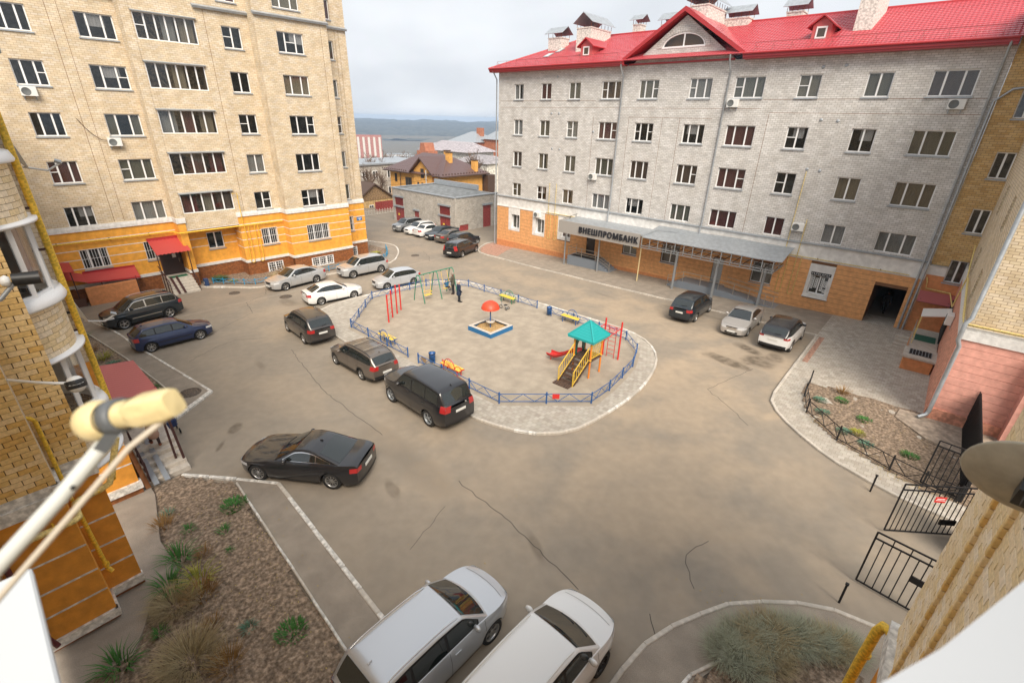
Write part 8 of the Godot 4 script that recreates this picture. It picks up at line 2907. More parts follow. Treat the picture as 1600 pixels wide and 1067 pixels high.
func fences_and_gates() -> void:
	var bf := [Vector2(35.43, 13.2), Vector2(35.55, 15.0), Vector2(36.0, 16.65), Vector2(37.53, 18.3), Vector2(39.47, 19.25), Vector2(40.5, 19.6), Vector2(41.5, 19.75)]
	rail_fence("bed_fence", "low black zigzag fence along the right flower bed", bf, 0.1, 0.72, M.iron, 5, "", 0.1)
	bar_gate("yard_gate", "black barred gate leaf with a red notice, upper of the two", Vector2(39.73, 23.19), Vector2(41.57, 21.8), 1.95, 14, 0.06, 0.55)
	var nt := put(self, "notice", MB.new().cbox(Vector3.ZERO, Vector3(0.34, 0.22, 0.015), 0.004), M.red_paint, Transform3D(Basis(Vector3.UP, 0.647), Vector3(40.72, gy(40.7, 22.4) + 1.55, 22.47)))
	tag(nt, "small red notice on the upper yard gate", "notice")
	put(nt, "print", MB.new().span(-0.12, 0.03, 0.008, 0.12, 0.055, 0.0095).span(-0.14, -0.03, 0.008, 0.14, -0.005, 0.0095), M.pvc)
	bar_gate("yard_gate", "black barred gate leaf standing open near the lower right brick wall", Vector2(39.36, 26.12), Vector2(40.95, 26.33), 1.9, 8, 0.05, 1.05)
	bar_gate("yard_fence", "short black barred fence panel across the flower bed's end", Vector2(40.44, 19.35), Vector2(41.55, 19.5), 1.9, 7, 0.1)
	var d := thing("yard_fence", "tall dense black picket fence edge on before the pink wall", "fence", G(41.6, 16.0))
	var o := -d.position
	for i in 46:
		var z := 12.8 + i * 0.15
		put(d, "picket", mbo(o).bar(G(41.58, z, 0.1), G(41.58, z, 2.05), 0.03), M.iron)
	for k in [0.25, 1.75]:
		put(d, "rail", mbo(o).bar(G(41.62, 12.75, k), G(41.62, 19.6, k), 0.05), M.iron)
	put(d, "sheet", mbo(o).span(41.63, gy(41.6, 16) + 0.2, 12.8, 41.65, gy(41.6, 16) + 1.95, 19.6), M.iron)
	put(d, "post", mbo(o).bar(G(41.6, 19.65, -0.1), G(41.6, 19.65, 2.2), 0.10).bar(G(41.6, 12.75, -0.1), G(41.6, 12.75, 2.1), 0.08), M.iron)
	var gp := thing("gate_post", "thick black gate post at the upper gate's hinge", "post", G(41.65, 21.75))
	put(gp, "shaft", MB.new().cbox(Vector3(0, 1.05, 0), Vector3(0.14, 2.3, 0.14), 0.01), M.iron)
	put(gp, "base_sheet", MB.new().box(Vector3(0.1, 1.0, 0.8), Vector3(0.04, 1.9, 1.5)), M.iron)
	for p in [[39.11, 21.07, "short black gate stop post on the kerb by the flower bed"], [39.14, 27.24, "short black gate stop post in the asphalt by the lower gate"]]:
		var b := thing("stop_post", p[2], "post", G(p[0], p[1]), 0.0, "gate stop posts")
		put(b, "shaft", MB.new().tube([Vector3(0, -0.05, 0), Vector3(0, 0.75, 0)], 0.03, 8), M.iron)
		put(b, "cap", MB.new().cbox(Vector3(0, 0.76, 0), Vector3(0.09, 0.05, 0.09), 0.01), M.iron)
	# sky blue hoop fences of the yellow building's beds
	var lf := [[Vector2(-6.4, 28.3), Vector2(-4.9, 27.1), Vector2(-3.6, 25.9), Vector2(-3.45, 24.2)], [Vector2(-3.25, 21.4), Vector2(-3.15, 19.6), Vector2(-3.0, 17.6), Vector2(-2.85, 15.8)], [Vector2(-2.9, 15.0), Vector2(-3.3, 13.5), Vector2(-4.2, 12.4), Vector2(-5.3, 11.6), Vector2(-7.0, 10.6)]]
	var lab := ["sky blue low fence beside the porch of the yellow building", "sky blue low fence behind the silver sedans", "sky blue low fence curving round the yellow building's corner"]
	for k in 3:
		var pts := smooth_line(lf[k], 0.9)
		rail_fence("bed_fence", lab[k], pts, 0.09, 0.5, M.sky_blue_paint, 4, "sky blue bed fences", 0.16)


# ---- plants and small things in the yard ---------------------------------------------------------

func tuft(n: int, h: float, spread: float, w: float, sd: int, droop := 0.35) -> ArrayMesh:
	var r := RandomNumberGenerator.new()
	r.seed = sd
	var m := MB.new()
	for i in n:
		var a := r.randf() * TAU
		var p := Vector3(cos(a), 0, sin(a)) * spread * sqrt(r.randf()) * 0.6
		var d := Vector3(cos(a) * r.randf_range(0.1, 0.9), r.randf_range(0.5, 1.0), sin(a) * r.randf_range(0.1, 0.9)).normalized()
		var len := h * r.randf_range(0.6, 1.15)
		var s := d.cross(Vector3.UP).normalized() * w * r.randf_range(0.6, 1.2)
		var q := p + d * len * 0.55
		var e := p + d * len + Vector3(cos(a), -0.7, sin(a)) * len * droop
		m.quad(p - s, p + s, q + s * 0.8, q - s * 0.8)
		m.tri(q - s * 0.8, q + s * 0.8, e)
	return m.done()


func plant(x: float, z: float, up: float, mesh: ArrayMesh, mat: Material, label: String, called := "garden_plant", size := 1.0, group := "garden plants") -> void:
	var t := put(self, called, mesh, mat, Transform3D(Basis(Vector3.UP, rng.randf() * TAU).scaled(Vector3.ONE * size), G(x, z, up)))
	tag(t, label, "plant", group)


func leafy(c: Color) -> StandardMaterial3D:
	var m := paint(c, 0.8)
	m.backlight_enabled = true
	m.backlight = Color(c.r * 0.4, c.g * 0.4, c.b * 0.3)
	return m


func yard_things() -> void:
	var green := leafy(lin(0.05, 0.16, 0.03))
	var bluegreen := leafy(lin(0.10, 0.19, 0.13))
	var straw := leafy(lin(0.36, 0.29, 0.16))
	var rust := leafy(lin(0.24, 0.13, 0.035))
	var lime := leafy(lin(0.28, 0.27, 0.04))
	var pale := leafy(lin(0.33, 0.34, 0.24))
	var iris := tuft(70, 0.55, 0.45, 0.018, 1)
	var small := tuft(40, 0.22, 0.22, 0.014, 2)
	var bush := tuft(900, 0.62, 0.95, 0.006, 3, 0.25)
	var stalk := tuft(120, 0.45, 0.4, 0.008, 4, 0.1)
	var mound := tuft(160, 0.14, 0.55, 0.02, 5, 0.2)
	plant(23.83, 39.3, 0.1, iris, green, "green iris clump in the middle of the near garden")
	plant(24.77, 39.81, 0.1, iris, green, "green iris clump touching the straw bush below the pipes")
	plant(25.12, 39.17, 0.1, iris, lime, "yellowing iris clump beside the straw bush")
	plant(26.12, 40.4, 0.1, small, green, "small green tuft left of the lower straw bush")
	plant(22.74, 38.72, 0.1, small, green, "small green tuft high in the near garden")
	plant(23.62, 37.98, 0.1, small, green, "bright green sprout near the garden's kerb")
	plant(24.6, 38.15, 0.1, small, green, "tiny green sprout below the bright one", "garden_plant", 0.6)
	plant(21.98, 39.27, 0.1, stalk, rust, "rusty brown stalks in the upper left of the near garden")
	plant(21.41, 38.98, 0.1, small, bluegreen, "blue-green tuft above the rusty stalks")
	plant(24.17, 38.74, 0.1, stalk, rust, "thin rusty stalks right of the green iris clump", "garden_plant", 0.7)
	plant(25.5, 39.9, 0.1, bush, straw, "round straw-coloured bush in the near garden, upper one", "dry_bush", 0.8)
	plant(27.5, 40.1, 0.1, bush, straw, "round straw-coloured bush at the picture's lower edge", "dry_bush", 1.0)
	plant(25.75, 39.3, 0.1, stalk, rust, "dense rust-brown stalks right of the upper straw bush", "garden_plant", 1.2)
	plant(28.32, 39.52, 0.1, stalk, rust, "rust-brown stalks right of the lower straw bush", "garden_plant", 1.1)
	plant(26.89, 39.38, 0.1, stalk, rust, "small rusty stalks between the two straw bushes", "garden_plant", 0.7)
	plant(26.4, 41.3, 0.1, iris, green, "green clump at the lower left end of the garden")
	plant(22.63, 37.32, 0.1, mound, green, "flat green mat near the garden's corner kerb", "garden_plant", 1.2)
	plant(28.6, 38.1, 0.1, mound, green, "flat green mat by the inner kerb of the near garden", "garden_plant", 1.1)
	plant(27.67, 38.8, 0.1, small, bluegreen, "blue-green tuft above the lower rust-brown stalks")
	# dry hedge by the lower right kerb
	var hedge := [[37.3, 31.0, 0.95], [37.5, 30.4, 1.05], [37.9, 29.9, 1.1], [38.3, 29.55, 1.05], [38.75, 29.25, 0.95], [39.2, 29.0, 0.85], [39.55, 28.8, 0.8], [37.75, 31.0, 0.9], [38.15, 30.4, 0.9]]
	for k in hedge.size():
		var h: Array = hedge[k]
		plant(h[0], h[1], 0.1, bush, pale if k % 3 != 2 else straw, ["lowest left shrub of the dry row along the lower right kerb", "second dry shrub from the left, lower right kerb row", "tall pale shrub third in the lower right kerb row", "fourth dry shrub of the lower right kerb row", "fifth dry shrub of the lower right kerb row", "sixth dry shrub, smaller, in the lower right kerb row", "last dry shrub, beside the fat yellow pipe", "inner dry shrub behind the row's left end at lower right", "inner dry shrub behind the row's middle at lower right"][k], "dry_bush", h[2] * 0.85, "dry shrub row at lower right")
	# right bed
	for p in [[36.26, 14.98, mound, bluegreen, "grey-green mat at the left tip of the right bed"], [37.04, 14.31, mound, green, "green mat near the far edge of the right bed"], [36.97, 13.35, stalk, rust, "dry brown stalks on the far edge of the right bed"], [38.16, 15.65, mound, green, "fresh green mat in the middle of the right bed"], [37.66, 17.4, mound, bluegreen, "grey-green mat behind the bed fence, left one"], [38.12, 17.1, mound, lime, "yellow-green mat behind the bed fence"], [38.5, 17.9, mound, bluegreen, "grey-green mat behind the bed fence, right one"], [39.99, 17.58, mound, green, "long fresh green mat at the right end of the bed"], [36.6, 16.2, mound, bluegreen, "grey-green mat behind the fence's bend"]]:
		plant(p[0], p[1], 0.12, p[2], p[3], p[4], "bed_plant", 0.9 if p[2] == mound else 1.0, "plants of the right bed")
	# left bed
	for p in [[5.04, 37.75, iris, lime, "lime yellow clump in the left bed above the red canopy"], [6.17, 37.55, mound, bluegreen, "silvery mat right above the red canopy"], [3.19, 37.95, stalk, rust, "rusty stalks in the left bed near the long yellow pipe"], [0.6, 38.1, iris, green, "green clump at the far end of the left bed"], [11.0, 36.9, mound, green, "green mat in the left bed beside the red canopy"]]:
		plant(p[0], p[1], 0.1, p[2], p[3], p[4], "bed_plant", 1.0, "plants of the left bed")
	# beds of the yellow building
	plant(-6.9, 27.6, 0.1, bush, leafy(lin(0.045, 0.10, 0.03)), "dark green juniper by the yellow building's porch", "evergreen_shrub", 0.9)
	plant(-5.9, 26.9, 0.1, mound, lime, "yellowish mat right of the dark juniper", "bed_plant", 1.0)
	plant(-4.6, 24.0, 0.1, stalk, straw, "dry stalks before the yellow building's cellar window", "bed_plant", 1.3)
	plant(-4.9, 22.8, 0.1, stalk, rust, "tall bare brown shrub against the brown plinth", "bed_plant", 2.2)
	plant(-6.0, 12.6, 0.1, mound, lime, "patchy yellow-green mat at the building's far corner", "bed_plant", 1.5)
	# fallen leaves gathered by kerbs and fences
	var lv := MB.new()
	var r := RandomNumberGenerator.new()
	r.seed = 15
	var runs := [[Vector2(36.0, 16.8), Vector2(39.5, 19.4), 0.25, 160, 0.12], [Vector2(39.3, 19.4), Vector2(41.3, 20.1), 0.3, 120, 0.12], [Vector2(21.5, 37.3), Vector2(30, 37.9), 0.4, 90, 0.12], [Vector2(35.7, 30), Vector2(38.5, 28.1), 0.25, 40, 0.02], [Vector2(6.6, 21), Vector2(10.8, 25.6), 0.4, 50, 0.09], [Vector2(22, 38), Vector2(28, 40), 1.2, 260, 0.13], [Vector2(36.5, 14), Vector2(40.5, 18), 1.2, 160, 0.16], [Vector2(18, 29), Vector2(33, 33), 3.0, 14, 0.01]]
	for u in runs:
		for i in u[3]:
			var p: Vector2 = u[0].lerp(u[1], r.randf()) + Vector2(r.randfn(), r.randfn()) * u[2]
			var c := G(p.x, p.y, u[4] + 0.01)
			var a := r.randf() * TAU
			var x := Vector3(cos(a), r.randf_range(-0.3, 0.3), sin(a)) * r.randf_range(0.015, 0.035)
			var z := Vector3(-sin(a), r.randf_range(-0.3, 0.3), cos(a)) * r.randf_range(0.01, 0.022)
			lv.quad(c - x, c + z, c + x, c - z)
	var leaves := stuff(self, "fallen_leaves", lv, leafy(lin(0.36, 0.27, 0.10)))
	leaves.set_meta("label", "scattered dry leaves along kerbs and beds")
	# odd items
	var wb := thing("litter_bin", "small dark blue bin beside the yellow building's porch steps", "litter bin", G(-6.1, 28.9, 0.08), 0.0, "blue litter bins")
	put(wb, "box", MB.new().cbox(Vector3(0, 0.32, 0), Vector3(0.38, 0.6, 0.3), 0.02), paint(lin(0.02, 0.05, 0.14), 0.5))
	put(wb, "print", MB.new().span(-0.08, 0.2, 0.15, 0.1, 0.38, 0.153), M.pvc)
	var pr := thing("pram", "dark folded pram beside the near left steps", "pram", G(15.9, 37.35))
	put(pr, "seat", MB.new().cbox(Vector3(0, 0.55, 0), Vector3(0.5, 0.4, 0.45), 0.08), paint(lin(0.02, 0.04, 0.12), 0.8))
	for x in [-0.25, 0.25]:
		for z in [-0.22, 0.22]:
			put(pr, "wheel", MB.new().tube(ringpts(Vector3(x, 0.13, z), 0.11, 14), 0.02, 6), M.iron)
	put(pr, "handle", MB.new().tube([Vector3(0.2, 0.5, -0.2), Vector3(0.5, 0.95, -0.2), Vector3(0.5, 0.95, 0.2), Vector3(0.2, 0.5, 0.2)], 0.015, 6), M.grey_metal)


# ---- close to the camera -------------------------------------------------------------------------

func foreground() -> void:
	# receiver head of this flat's own dish, close to the lens
	var l := thing("satellite_receiver", "cream satellite receiver head on a grey arm close to the lens at left", "satellite receiver", Vector3(37.3, 11.765, 40.395))
	var ax := (Vector3(37.372, 11.796, 40.342) - Vector3(37.268, 11.754, 40.415)).normalized()
	var sd := ax.cross(Vector3.UP).normalized()
	var B := Basis(sd, ax, sd.cross(ax))
	put(l, "feed_cap", MB.new().lathe([Vector2(0.0, -0.062), Vector2(0.016, -0.060), Vector2(0.026, -0.050), Vector2(0.029, -0.036), Vector2(0.027, -0.024), Vector2(0.023, -0.018)], 24, Vector3.ZERO, B), M.cream)
	put(l, "neck", MB.new().lathe([Vector2(0.020, -0.020), Vector2(0.019, 0.012), Vector2(0.019, 0.030)], 20, Vector3.ZERO, B), M.cream)
	put(l, "clamp", MB.new().lathe([Vector2(0.020, -0.012), Vector2(0.0245, -0.011), Vector2(0.0245, 0.008), Vector2(0.020, 0.009)], 20, Vector3.ZERO, B).bar(Vector3(0, -0.01, 0.0), Vector3(37.286, 11.722, 40.42) - l.position, 0.030, 0.016), paint(lin(0.10, 0.11, 0.12), 0.5))
	for q in [0.35, 0.8]:
		put(l, "screw", MB.new().lathe([Vector2(0.0, 0.011), Vector2(0.005, 0.010), Vector2(0.006, 0.006)], 10, Vector3(0, -0.01, 0).lerp(Vector3(37.286, 11.722, 40.42) - l.position, q) + Vector3(0.004, 0.0, 0.0), Basis(Vector3.BACK, -1.2)), M.steel_rail)
	var rows := []
	for e in [[0.025, 0.017, 0.017], [0.030, 0.021, 0.018], [0.045, 0.024, 0.020], [0.085, 0.023, 0.017], [0.098, 0.020, 0.014]]:
		var ring := []
		for i in 17:
			var a := TAU * i / 16
			ring.append(B * Vector3(signf(cos(a)) * pow(absf(cos(a)), 0.45) * e[2], e[0], signf(sin(a)) * pow(absf(sin(a)), 0.45) * e[1] * 0.85))
		rows.append(ring)
	var bm := MB.new()
	bm.sheet(rows)
	var e := []
	for i in 16:
		bm.tri(rows[4][i], rows[4][i + 1], B * Vector3(0, 0.099, 0))
	put(l, "housing", bm, M.cream)
	put(l, "socket", MB.new().tube([B * Vector3(0, 0.088, 0.012) + Vector3(0, -0.012, 0), B * Vector3(0, 0.088, 0.012) + Vector3(0, -0.032, 0)], 0.006, 8), paint(lin(0.12, 0.12, 0.12), 0.4, 0.5))
	var base := -l.position
	put(l, "arm", mbo(base).tube([Vector3(37.286, 11.728, 40.414), Vector3(37.287, 11.67, 40.481), Vector3(37.289, 11.611, 40.558), Vector3(37.28, 11.45, 40.75)], 0.0105, 12), paint(lin(0.56, 0.58, 0.56), 0.4))
	put(l, "arm_bolt", mbo(base).tube([Vector3(37.294, 11.682, 40.466), Vector3(37.301, 11.684, 40.467)], 0.003, 8), M.iron)
	put(l, "cable", mbo(base).tube([B * Vector3(0, 0.088, 0.012) + l.position + Vector3(0, -0.03, 0), Vector3(37.358, 11.745, 40.40), Vector3(37.341, 11.629, 40.531), Vector3(37.33, 11.5, 40.68)], 0.0042, 8), paint(lin(0.50, 0.45, 0.37), 0.5))
	put(l, "dish", mbo(base).lathe([Vector2(0.0, 0.0), Vector2(0.15, 0.015), Vector2(0.30, 0.06)], 28, Vector3(37.1, 11.15, 40.95), Basis(Vector3.RIGHT, -0.9)), M.plastic_white)

	# dish on the right
	var d := thing("satellite_dish", "beige satellite dish seen from behind at the right edge", "satellite dish", Vector3(38.72, 10.76, 37.70))
	var n := Vector3(0.10, 0.45, -0.89).normalized()
	var sx := n.cross(Vector3.UP).normalized()
	var D := Basis(sx, n, sx.cross(n))
	put(d, "reflector", MB.new().lathe([Vector2(0.0, -0.06), Vector2(0.10, -0.05), Vector2(0.18, -0.025), Vector2(0.242, 0.005), Vector2(0.25, 0.012), Vector2(0.246, 0.02), Vector2(0.238, 0.012), Vector2(0.16, -0.02), Vector2(0.0, -0.05)], 40, Vector3.ZERO, D), rough_mat(lin(0.40, 0.36, 0.28), 0.03, 0.6, 0.55, 120))
	put(d, "mount", MB.new().box(D * Vector3(0.0, -0.09, 0.04), Vector3(0.10, 0.07, 0.12), D).box(D * Vector3(0.0, -0.13, 0.10), Vector3(0.06, 0.10, 0.08), D), paint(lin(0.035, 0.035, 0.035), 0.5))
	put(d, "bracket", MB.new().tube([D * Vector3(0, -0.14, 0.10), D * Vector3(0, -0.24, 0.14), Vector3(0.5, -0.28, 0.25), Vector3(0.96, -0.28, 0.25)], 0.02, 8), M.grey_metal)
	put(d, "cable", MB.new().tube([D * Vector3(0.02, -0.12, 0.10), Vector3(0.02, -0.15, 0.13), Vector3(0.08, -0.22, 0.10), Vector3(0.25, -0.26, 0.16), Vector3(0.8, -0.2, 0.22)], 0.012, 8), M.iron)

	# white metal ledges of this flat's windows
	var s := thing("window_ledge", "white sheet metal ledge filling the lower right corner", "window ledge", Vector3(38.45, 11.56, 39.7))
	put(s, "sheet", MB.new().prism(PackedVector2Array([Vector2(-0.30, 0.27), Vector2(-0.225, 0.12), Vector2(-0.14, -0.09), Vector2(0.05, -0.50), Vector2(0.9, -0.50), Vector2(0.9, 0.9), Vector2(-0.30, 0.9)]), -0.02, 0.0), paint(lin(0.55, 0.57, 0.59), 0.35), Transform3D(Basis(Vector3.RIGHT, Vector3.BACK, Vector3.DOWN) * Basis.IDENTITY, Vector3.ZERO))
	var w := thing("window_ledge", "white sheet metal ledge in the lower left corner", "window ledge", Vector3(36.7, 11.0, 41.4))
	put(w, "sheet", MB.new().cbox(Vector3(0.2, 0, 0), Vector3(0.8, 0.03, 1.55), 0.005), paint(lin(0.62, 0.65, 0.67), 0.35))

	# neighbours' receivers and dishes on the left wing
	var b := thing("satellite_receiver", "black satellite receiver on a bent arm before the curved bay window", "satellite receiver", Vector3(26.85, 9.53, 40.16))
	put(b, "housing", MB.new().tube([Vector3(0.05, 0.0, -0.22), Vector3(-0.02, 0.0, 0.12)], 0.11, 14), M.trim_black)
	put(b, "feed_cap", MB.new().lathe([Vector2(0.0, 0.09), Vector2(0.07, 0.07), Vector2(0.10, 0.0), Vector2(0.06, -0.05)], 14, Vector3(-0.02, 0.0, 0.20), Basis(Vector3.RIGHT, PI / 2)), M.plastic_white)
	put(b, "arm", MB.new().tube([Vector3(-0.02, -0.05, 0.12), Vector3(-0.02, -0.28, 0.35), Vector3(-0.05, -0.45, 0.8), Vector3(-0.3, -0.6, 2.2)], 0.035, 8), M.grey_metal)
	var wb := thing("satellite_receiver", "white and black ball receiver before the lower bay window", "satellite receiver", Vector3(26.16, 7.16, 40.03))
	put(wb, "ball", MB.new().lathe([Vector2(0.0, -0.17), Vector2(0.10, -0.14), Vector2(0.16, -0.05), Vector2(0.16, 0.05), Vector2(0.10, 0.14), Vector2(0.0, 0.17)], 16), M.plastic_white)
	put(wb, "band", MB.new().lathe([Vector2(0.155, -0.08), Vector2(0.167, -0.04), Vector2(0.167, 0.06), Vector2(0.155, 0.09)], 16, Vector3.ZERO, Basis(Vector3.BACK, 0.35)), M.trim_black)
	put(wb, "arm", MB.new().tube([Vector3(-0.05, 0.05, 0.12), Vector3(-0.1, 0.1, 0.3), Vector3(-0.6, 0.0, 0.5), Vector3(-1.4, -0.1, 0.9)], 0.03, 8), M.plastic_white)
	for k in [[20.1, 11.1, 39.2, "edge-on white satellite dish at the upper left beside the pipe"], [19.9, 6.75, 39.15, "white satellite dish with two feed arms above the left path"]]:
		var t := thing("satellite_dish", k[3], "satellite dish", Vector3(k[0], k[1], k[2]))
		put(t, "reflector", MB.new().lathe([Vector2(0.0, -0.05), Vector2(0.25, -0.02), Vector2(0.42, 0.05), Vector2(0.43, 0.06), Vector2(0.2, -0.01), Vector2(0.0, -0.03)], 24, Vector3.ZERO, Basis(Vector3.RIGHT, -1.35)), M.plastic_white)
		put(t, "arm", MB.new().tube([Vector3(0, -0.35, -0.05), Vector3(0.1, -0.45, -0.5), Vector3(0.25, -0.25, -0.8)], 0.025, 6), M.plastic_white)
		put(t, "feed", MB.new().tube([Vector3(0.25, -0.25, -0.8), Vector3(0.22, -0.2, -0.68)], 0.05, 8), M.grey_metal)
		put(t, "bracket", MB.new().bar(Vector3(0, 0, 0.03), Vector3(0, 0, 0.35), 0.06), M.iron)


# ---- people --------------------------------------------------------------------------------------

# bones: [a, b, radius a, radius b, colour]; the body is one skin drawn round all of them
func body_mesh(bones: Array, cell: float) -> ArrayMesh:
	var lo := Vector3(1e9, 1e9, 1e9)
	var hi := -lo
	for b in bones:
		var r: float = maxf(b[2], b[3]) + cell * 2.5
		lo = lo.min(b[0] - Vector3.ONE * r).min(b[1] - Vector3.ONE * r)
		hi = hi.max(b[0] + Vector3.ONE * r).max(b[1] + Vector3.ONE * r)
	var nx := int((hi.x - lo.x) / cell) + 2
	var ny := int((hi.y - lo.y) / cell) + 2
	var nz := int((hi.z - lo.z) / cell) + 2
	var f := PackedFloat32Array()
	f.resize(nx * ny * nz)
	f.fill(1.0)
	var own := PackedInt32Array()
	own.resize(nx * ny * nz)
	var near := PackedFloat32Array()
	near.resize(nx * ny * nz)
	near.fill(1e9)
	var sm := 0.03
	for bi in bones.size():
		var b: Array = bones[bi]
		var a: Vector3 = b[0]
		var ab: Vector3 = b[1] - a
		var ll := maxf(ab.length_squared(), 1e-9)
		var r := maxf(b[2], b[3]) + cell * 2.0 + sm
		var p0: Vector3 = (a.min(b[1]) - Vector3.ONE * r - lo) / cell
		var p1: Vector3 = (a.max(b[1]) + Vector3.ONE * r - lo) / cell
		for z in range(maxi(0, int(p0.z)), mini(nz, int(p1.z) + 2)):
			for y in range(maxi(0, int(p0.y)), mini(ny, int(p1.y) + 2)):
				for x in range(maxi(0, int(p0.x)), mini(nx, int(p1.x) + 2)):
					var p := lo + Vector3(x, y, z) * cell
					var t := clampf((p - a).dot(ab) / ll, 0, 1)
					var d := (p - a - ab * t).length() - lerpf(b[2], b[3], t)
					var i := (z * ny + y) * nx + x
					if d < near[i]:
						near[i] = d
						own[i] = bi
					var h := clampf(0.5 + 0.5 * (f[i] - d) / sm, 0, 1)
					f[i] = lerpf(f[i], d, h) - sm * h * (1 - h)
	var st := SurfaceTool.new()
	st.begin(Mesh.PRIMITIVE_TRIANGLES)
	st.set_smooth_group(1)
	var ids := {}
	var verts := []
	var cols := []
	for z in nz - 1:
		for y in ny - 1:
			for x in nx - 1:
				var i := (z * ny + y) * nx + x
				var c := [f[i], f[i + 1], f[i + nx], f[i + nx + 1], f[i + nx * ny], f[i + nx * ny + 1], f[i + nx * ny + nx], f[i + nx * ny + nx + 1]]
				var neg := 0
				for v in c:
					if v < 0:
						neg += 1
				if neg == 0 or neg == 8:
					continue
				var s := Vector3.ZERO
				var n := 0
				for e in [[0, 1], [2, 3], [4, 5], [6, 7], [0, 2], [1, 3], [4, 6], [5, 7], [0, 4], [1, 5], [2, 6], [3, 7]]:
					var u: float = c[e[0]]
					var v: float = c[e[1]]
					if (u < 0) != (v < 0):
						var k := u / (u - v)
						var pa := Vector3(e[0] & 1, (e[0] >> 1) & 1, e[0] >> 2)
						var pb := Vector3(e[1] & 1, (e[1] >> 1) & 1, e[1] >> 2)
						s += pa.lerp(pb, k)
						n += 1
				ids[i] = verts.size()
				verts.append(lo + (Vector3(x, y, z) + s / n) * cell)
				cols.append(bones[own[i]][4])
	for i in ids:
		var x: int = i % nx
		var y: int = (i / nx) % ny
		var z: int = i / (nx * ny)
		for ax in 3:
			var step: int = [1, nx, nx * ny][ax]
			var u: int = [nx, nx * ny, 1][ax]
			var v: int = [nx * ny, 1, nx][ax]
			if [y == 0 or z == 0, z == 0 or x == 0, x == 0 or y == 0][ax]:
				continue
			if (f[i] < 0) == (f[i + step] < 0):
				continue
			var q := [i, i - u, i - u - v, i - v]
			var ok := true
			for k in q:
				if not ids.has(k):
					ok = false
			if not ok:
				continue
			if f[i] > 0:
				q.reverse()
			for k in [0, 2, 1, 0, 3, 2]:
				st.set_color(cols[ids[q[k]]])
				st.add_vertex(verts[ids[q[k]]])
	st.index()
	st.generate_normals()
	return st.commit()


# joints for a figure of height h facing +z; pose moves feet, knees, hands
func figure(h: float, c: Dictionary, pose := {}) -> Array:
	var k := h / 1.75
	var v := func(n: String, x: float, y: float, z: float) -> Vector3:
		return pose.get(n, Vector3(x, y, z)) * k
	var hip: Vector3 = v.call("hip", 0, 0.92, 0)
	var chest: Vector3 = v.call("chest", 0, 1.30, 0.0)
	var neck: Vector3 = v.call("neck", 0, 1.47, 0.0)
	var head: Vector3 = v.call("head", 0, 1.63, 0.015)
	var out := []
	var th := k
	out.append([hip, chest, 0.155 * th, 0.165 * th, c.coat])
	out.append([hip + Vector3(-0.07, -0.06, 0) * k, hip + Vector3(0.07, -0.06, 0) * k, 0.13 * th, 0.13 * th, c.coat])
	out.append([chest + Vector3(-0.12, 0.06, 0) * k, chest + Vector3(0.12, 0.06, 0) * k, 0.105 * th, 0.105 * th, c.coat])
	if c.has("skirt"):
		out.append([hip + Vector3(0, 0, 0), hip + Vector3(0, -c.skirt, 0) * k, 0.16 * th, 0.20 * th, c.coat])
	out.append([chest + Vector3(0, 0.1, 0) * k, neck + Vector3(0, 0.05, 0) * k, 0.075 * th, 0.055 * th, c.get("scarf", c.skin)])
	out.append([head + Vector3(0, -0.04, 0.012) * k, head + Vector3(0, 0.03, 0) * k, 0.075 * th, 0.098 * th, c.skin])
	out.append([head + Vector3(0, -0.005, 0.09) * k, head + Vector3(0, -0.02, 0.105) * k, 0.014 * th, 0.018 * th, c.skin])
	out.append([head + Vector3(0, 0.055, -0.02) * k, head + Vector3(0, 0.07, 0.01) * k, 0.105 * th, 0.098 * th, c.hat])
	out.append([head + Vector3(0, 0.0, -0.045) * k, head + Vector3(0, 0.05, -0.04) * k, 0.085 * th, 0.09 * th, c.get("hair", c.hat)])
	for s in [-1, 1]:
		var n := "l" if s > 0 else "r"
		var sh := chest + Vector3(s * 0.19, 0.08, 0) * k
		var el: Vector3 = v.call("elbow_" + n, s * 0.25, 1.12, -0.02)
		var ha: Vector3 = v.call("hand_" + n, s * 0.25, 0.86, 0.05)
		out.append([sh, el, 0.070 * th, 0.056 * th, c.coat])
		out.append([el, ha, 0.056 * th, 0.042 * th, c.coat])
		var fd := (ha - el).normalized()
		var gl: Color = c.get("glove", c.skin)
		out.append([ha + fd * 0.02, ha + fd * 0.07 * k, 0.036 * th, 0.034 * th, gl])
		var across := fd.cross(Vector3(s, 0, 0.3)).normalized()
		for q in 4:
			var r0 := ha + fd * 0.08 * k + across * (q - 1.5) * 0.018 * k
			out.append([r0, r0 + (fd * 0.065 + Vector3(-s * 0.012, 0, 0.012)) * k * [0.85, 1.0, 0.95, 0.75][q], 0.0115 * th, 0.009 * th, gl])
		out.append([ha + fd * 0.03 * k + across * 0.035 * k, ha + (fd * 0.085 + across * 0.05 + Vector3(-s * 0.02, 0, 0)) * k, 0.013 * th, 0.010 * th, gl])
		var hj := hip + Vector3(s * 0.085, -0.06, 0) * k
		var kn: Vector3 = v.call("knee_" + n, s * 0.095, 0.49, 0.02)
		var an: Vector3 = v.call("ankle_" + n, s * 0.10, 0.08, -0.02)
		var toe: Vector3 = v.call("toe_" + n, s * 0.12, 0.04, 0.15)
		out.append([hj, kn, 0.098 * th, 0.066 * th, c.legs])
		out.append([kn, an, 0.064 * th, 0.048 * th, c.legs])
		out.append([an + Vector3(0, -0.03, -0.02) * k, toe, 0.05 * th, 0.042 * th, c.shoes])
	return out


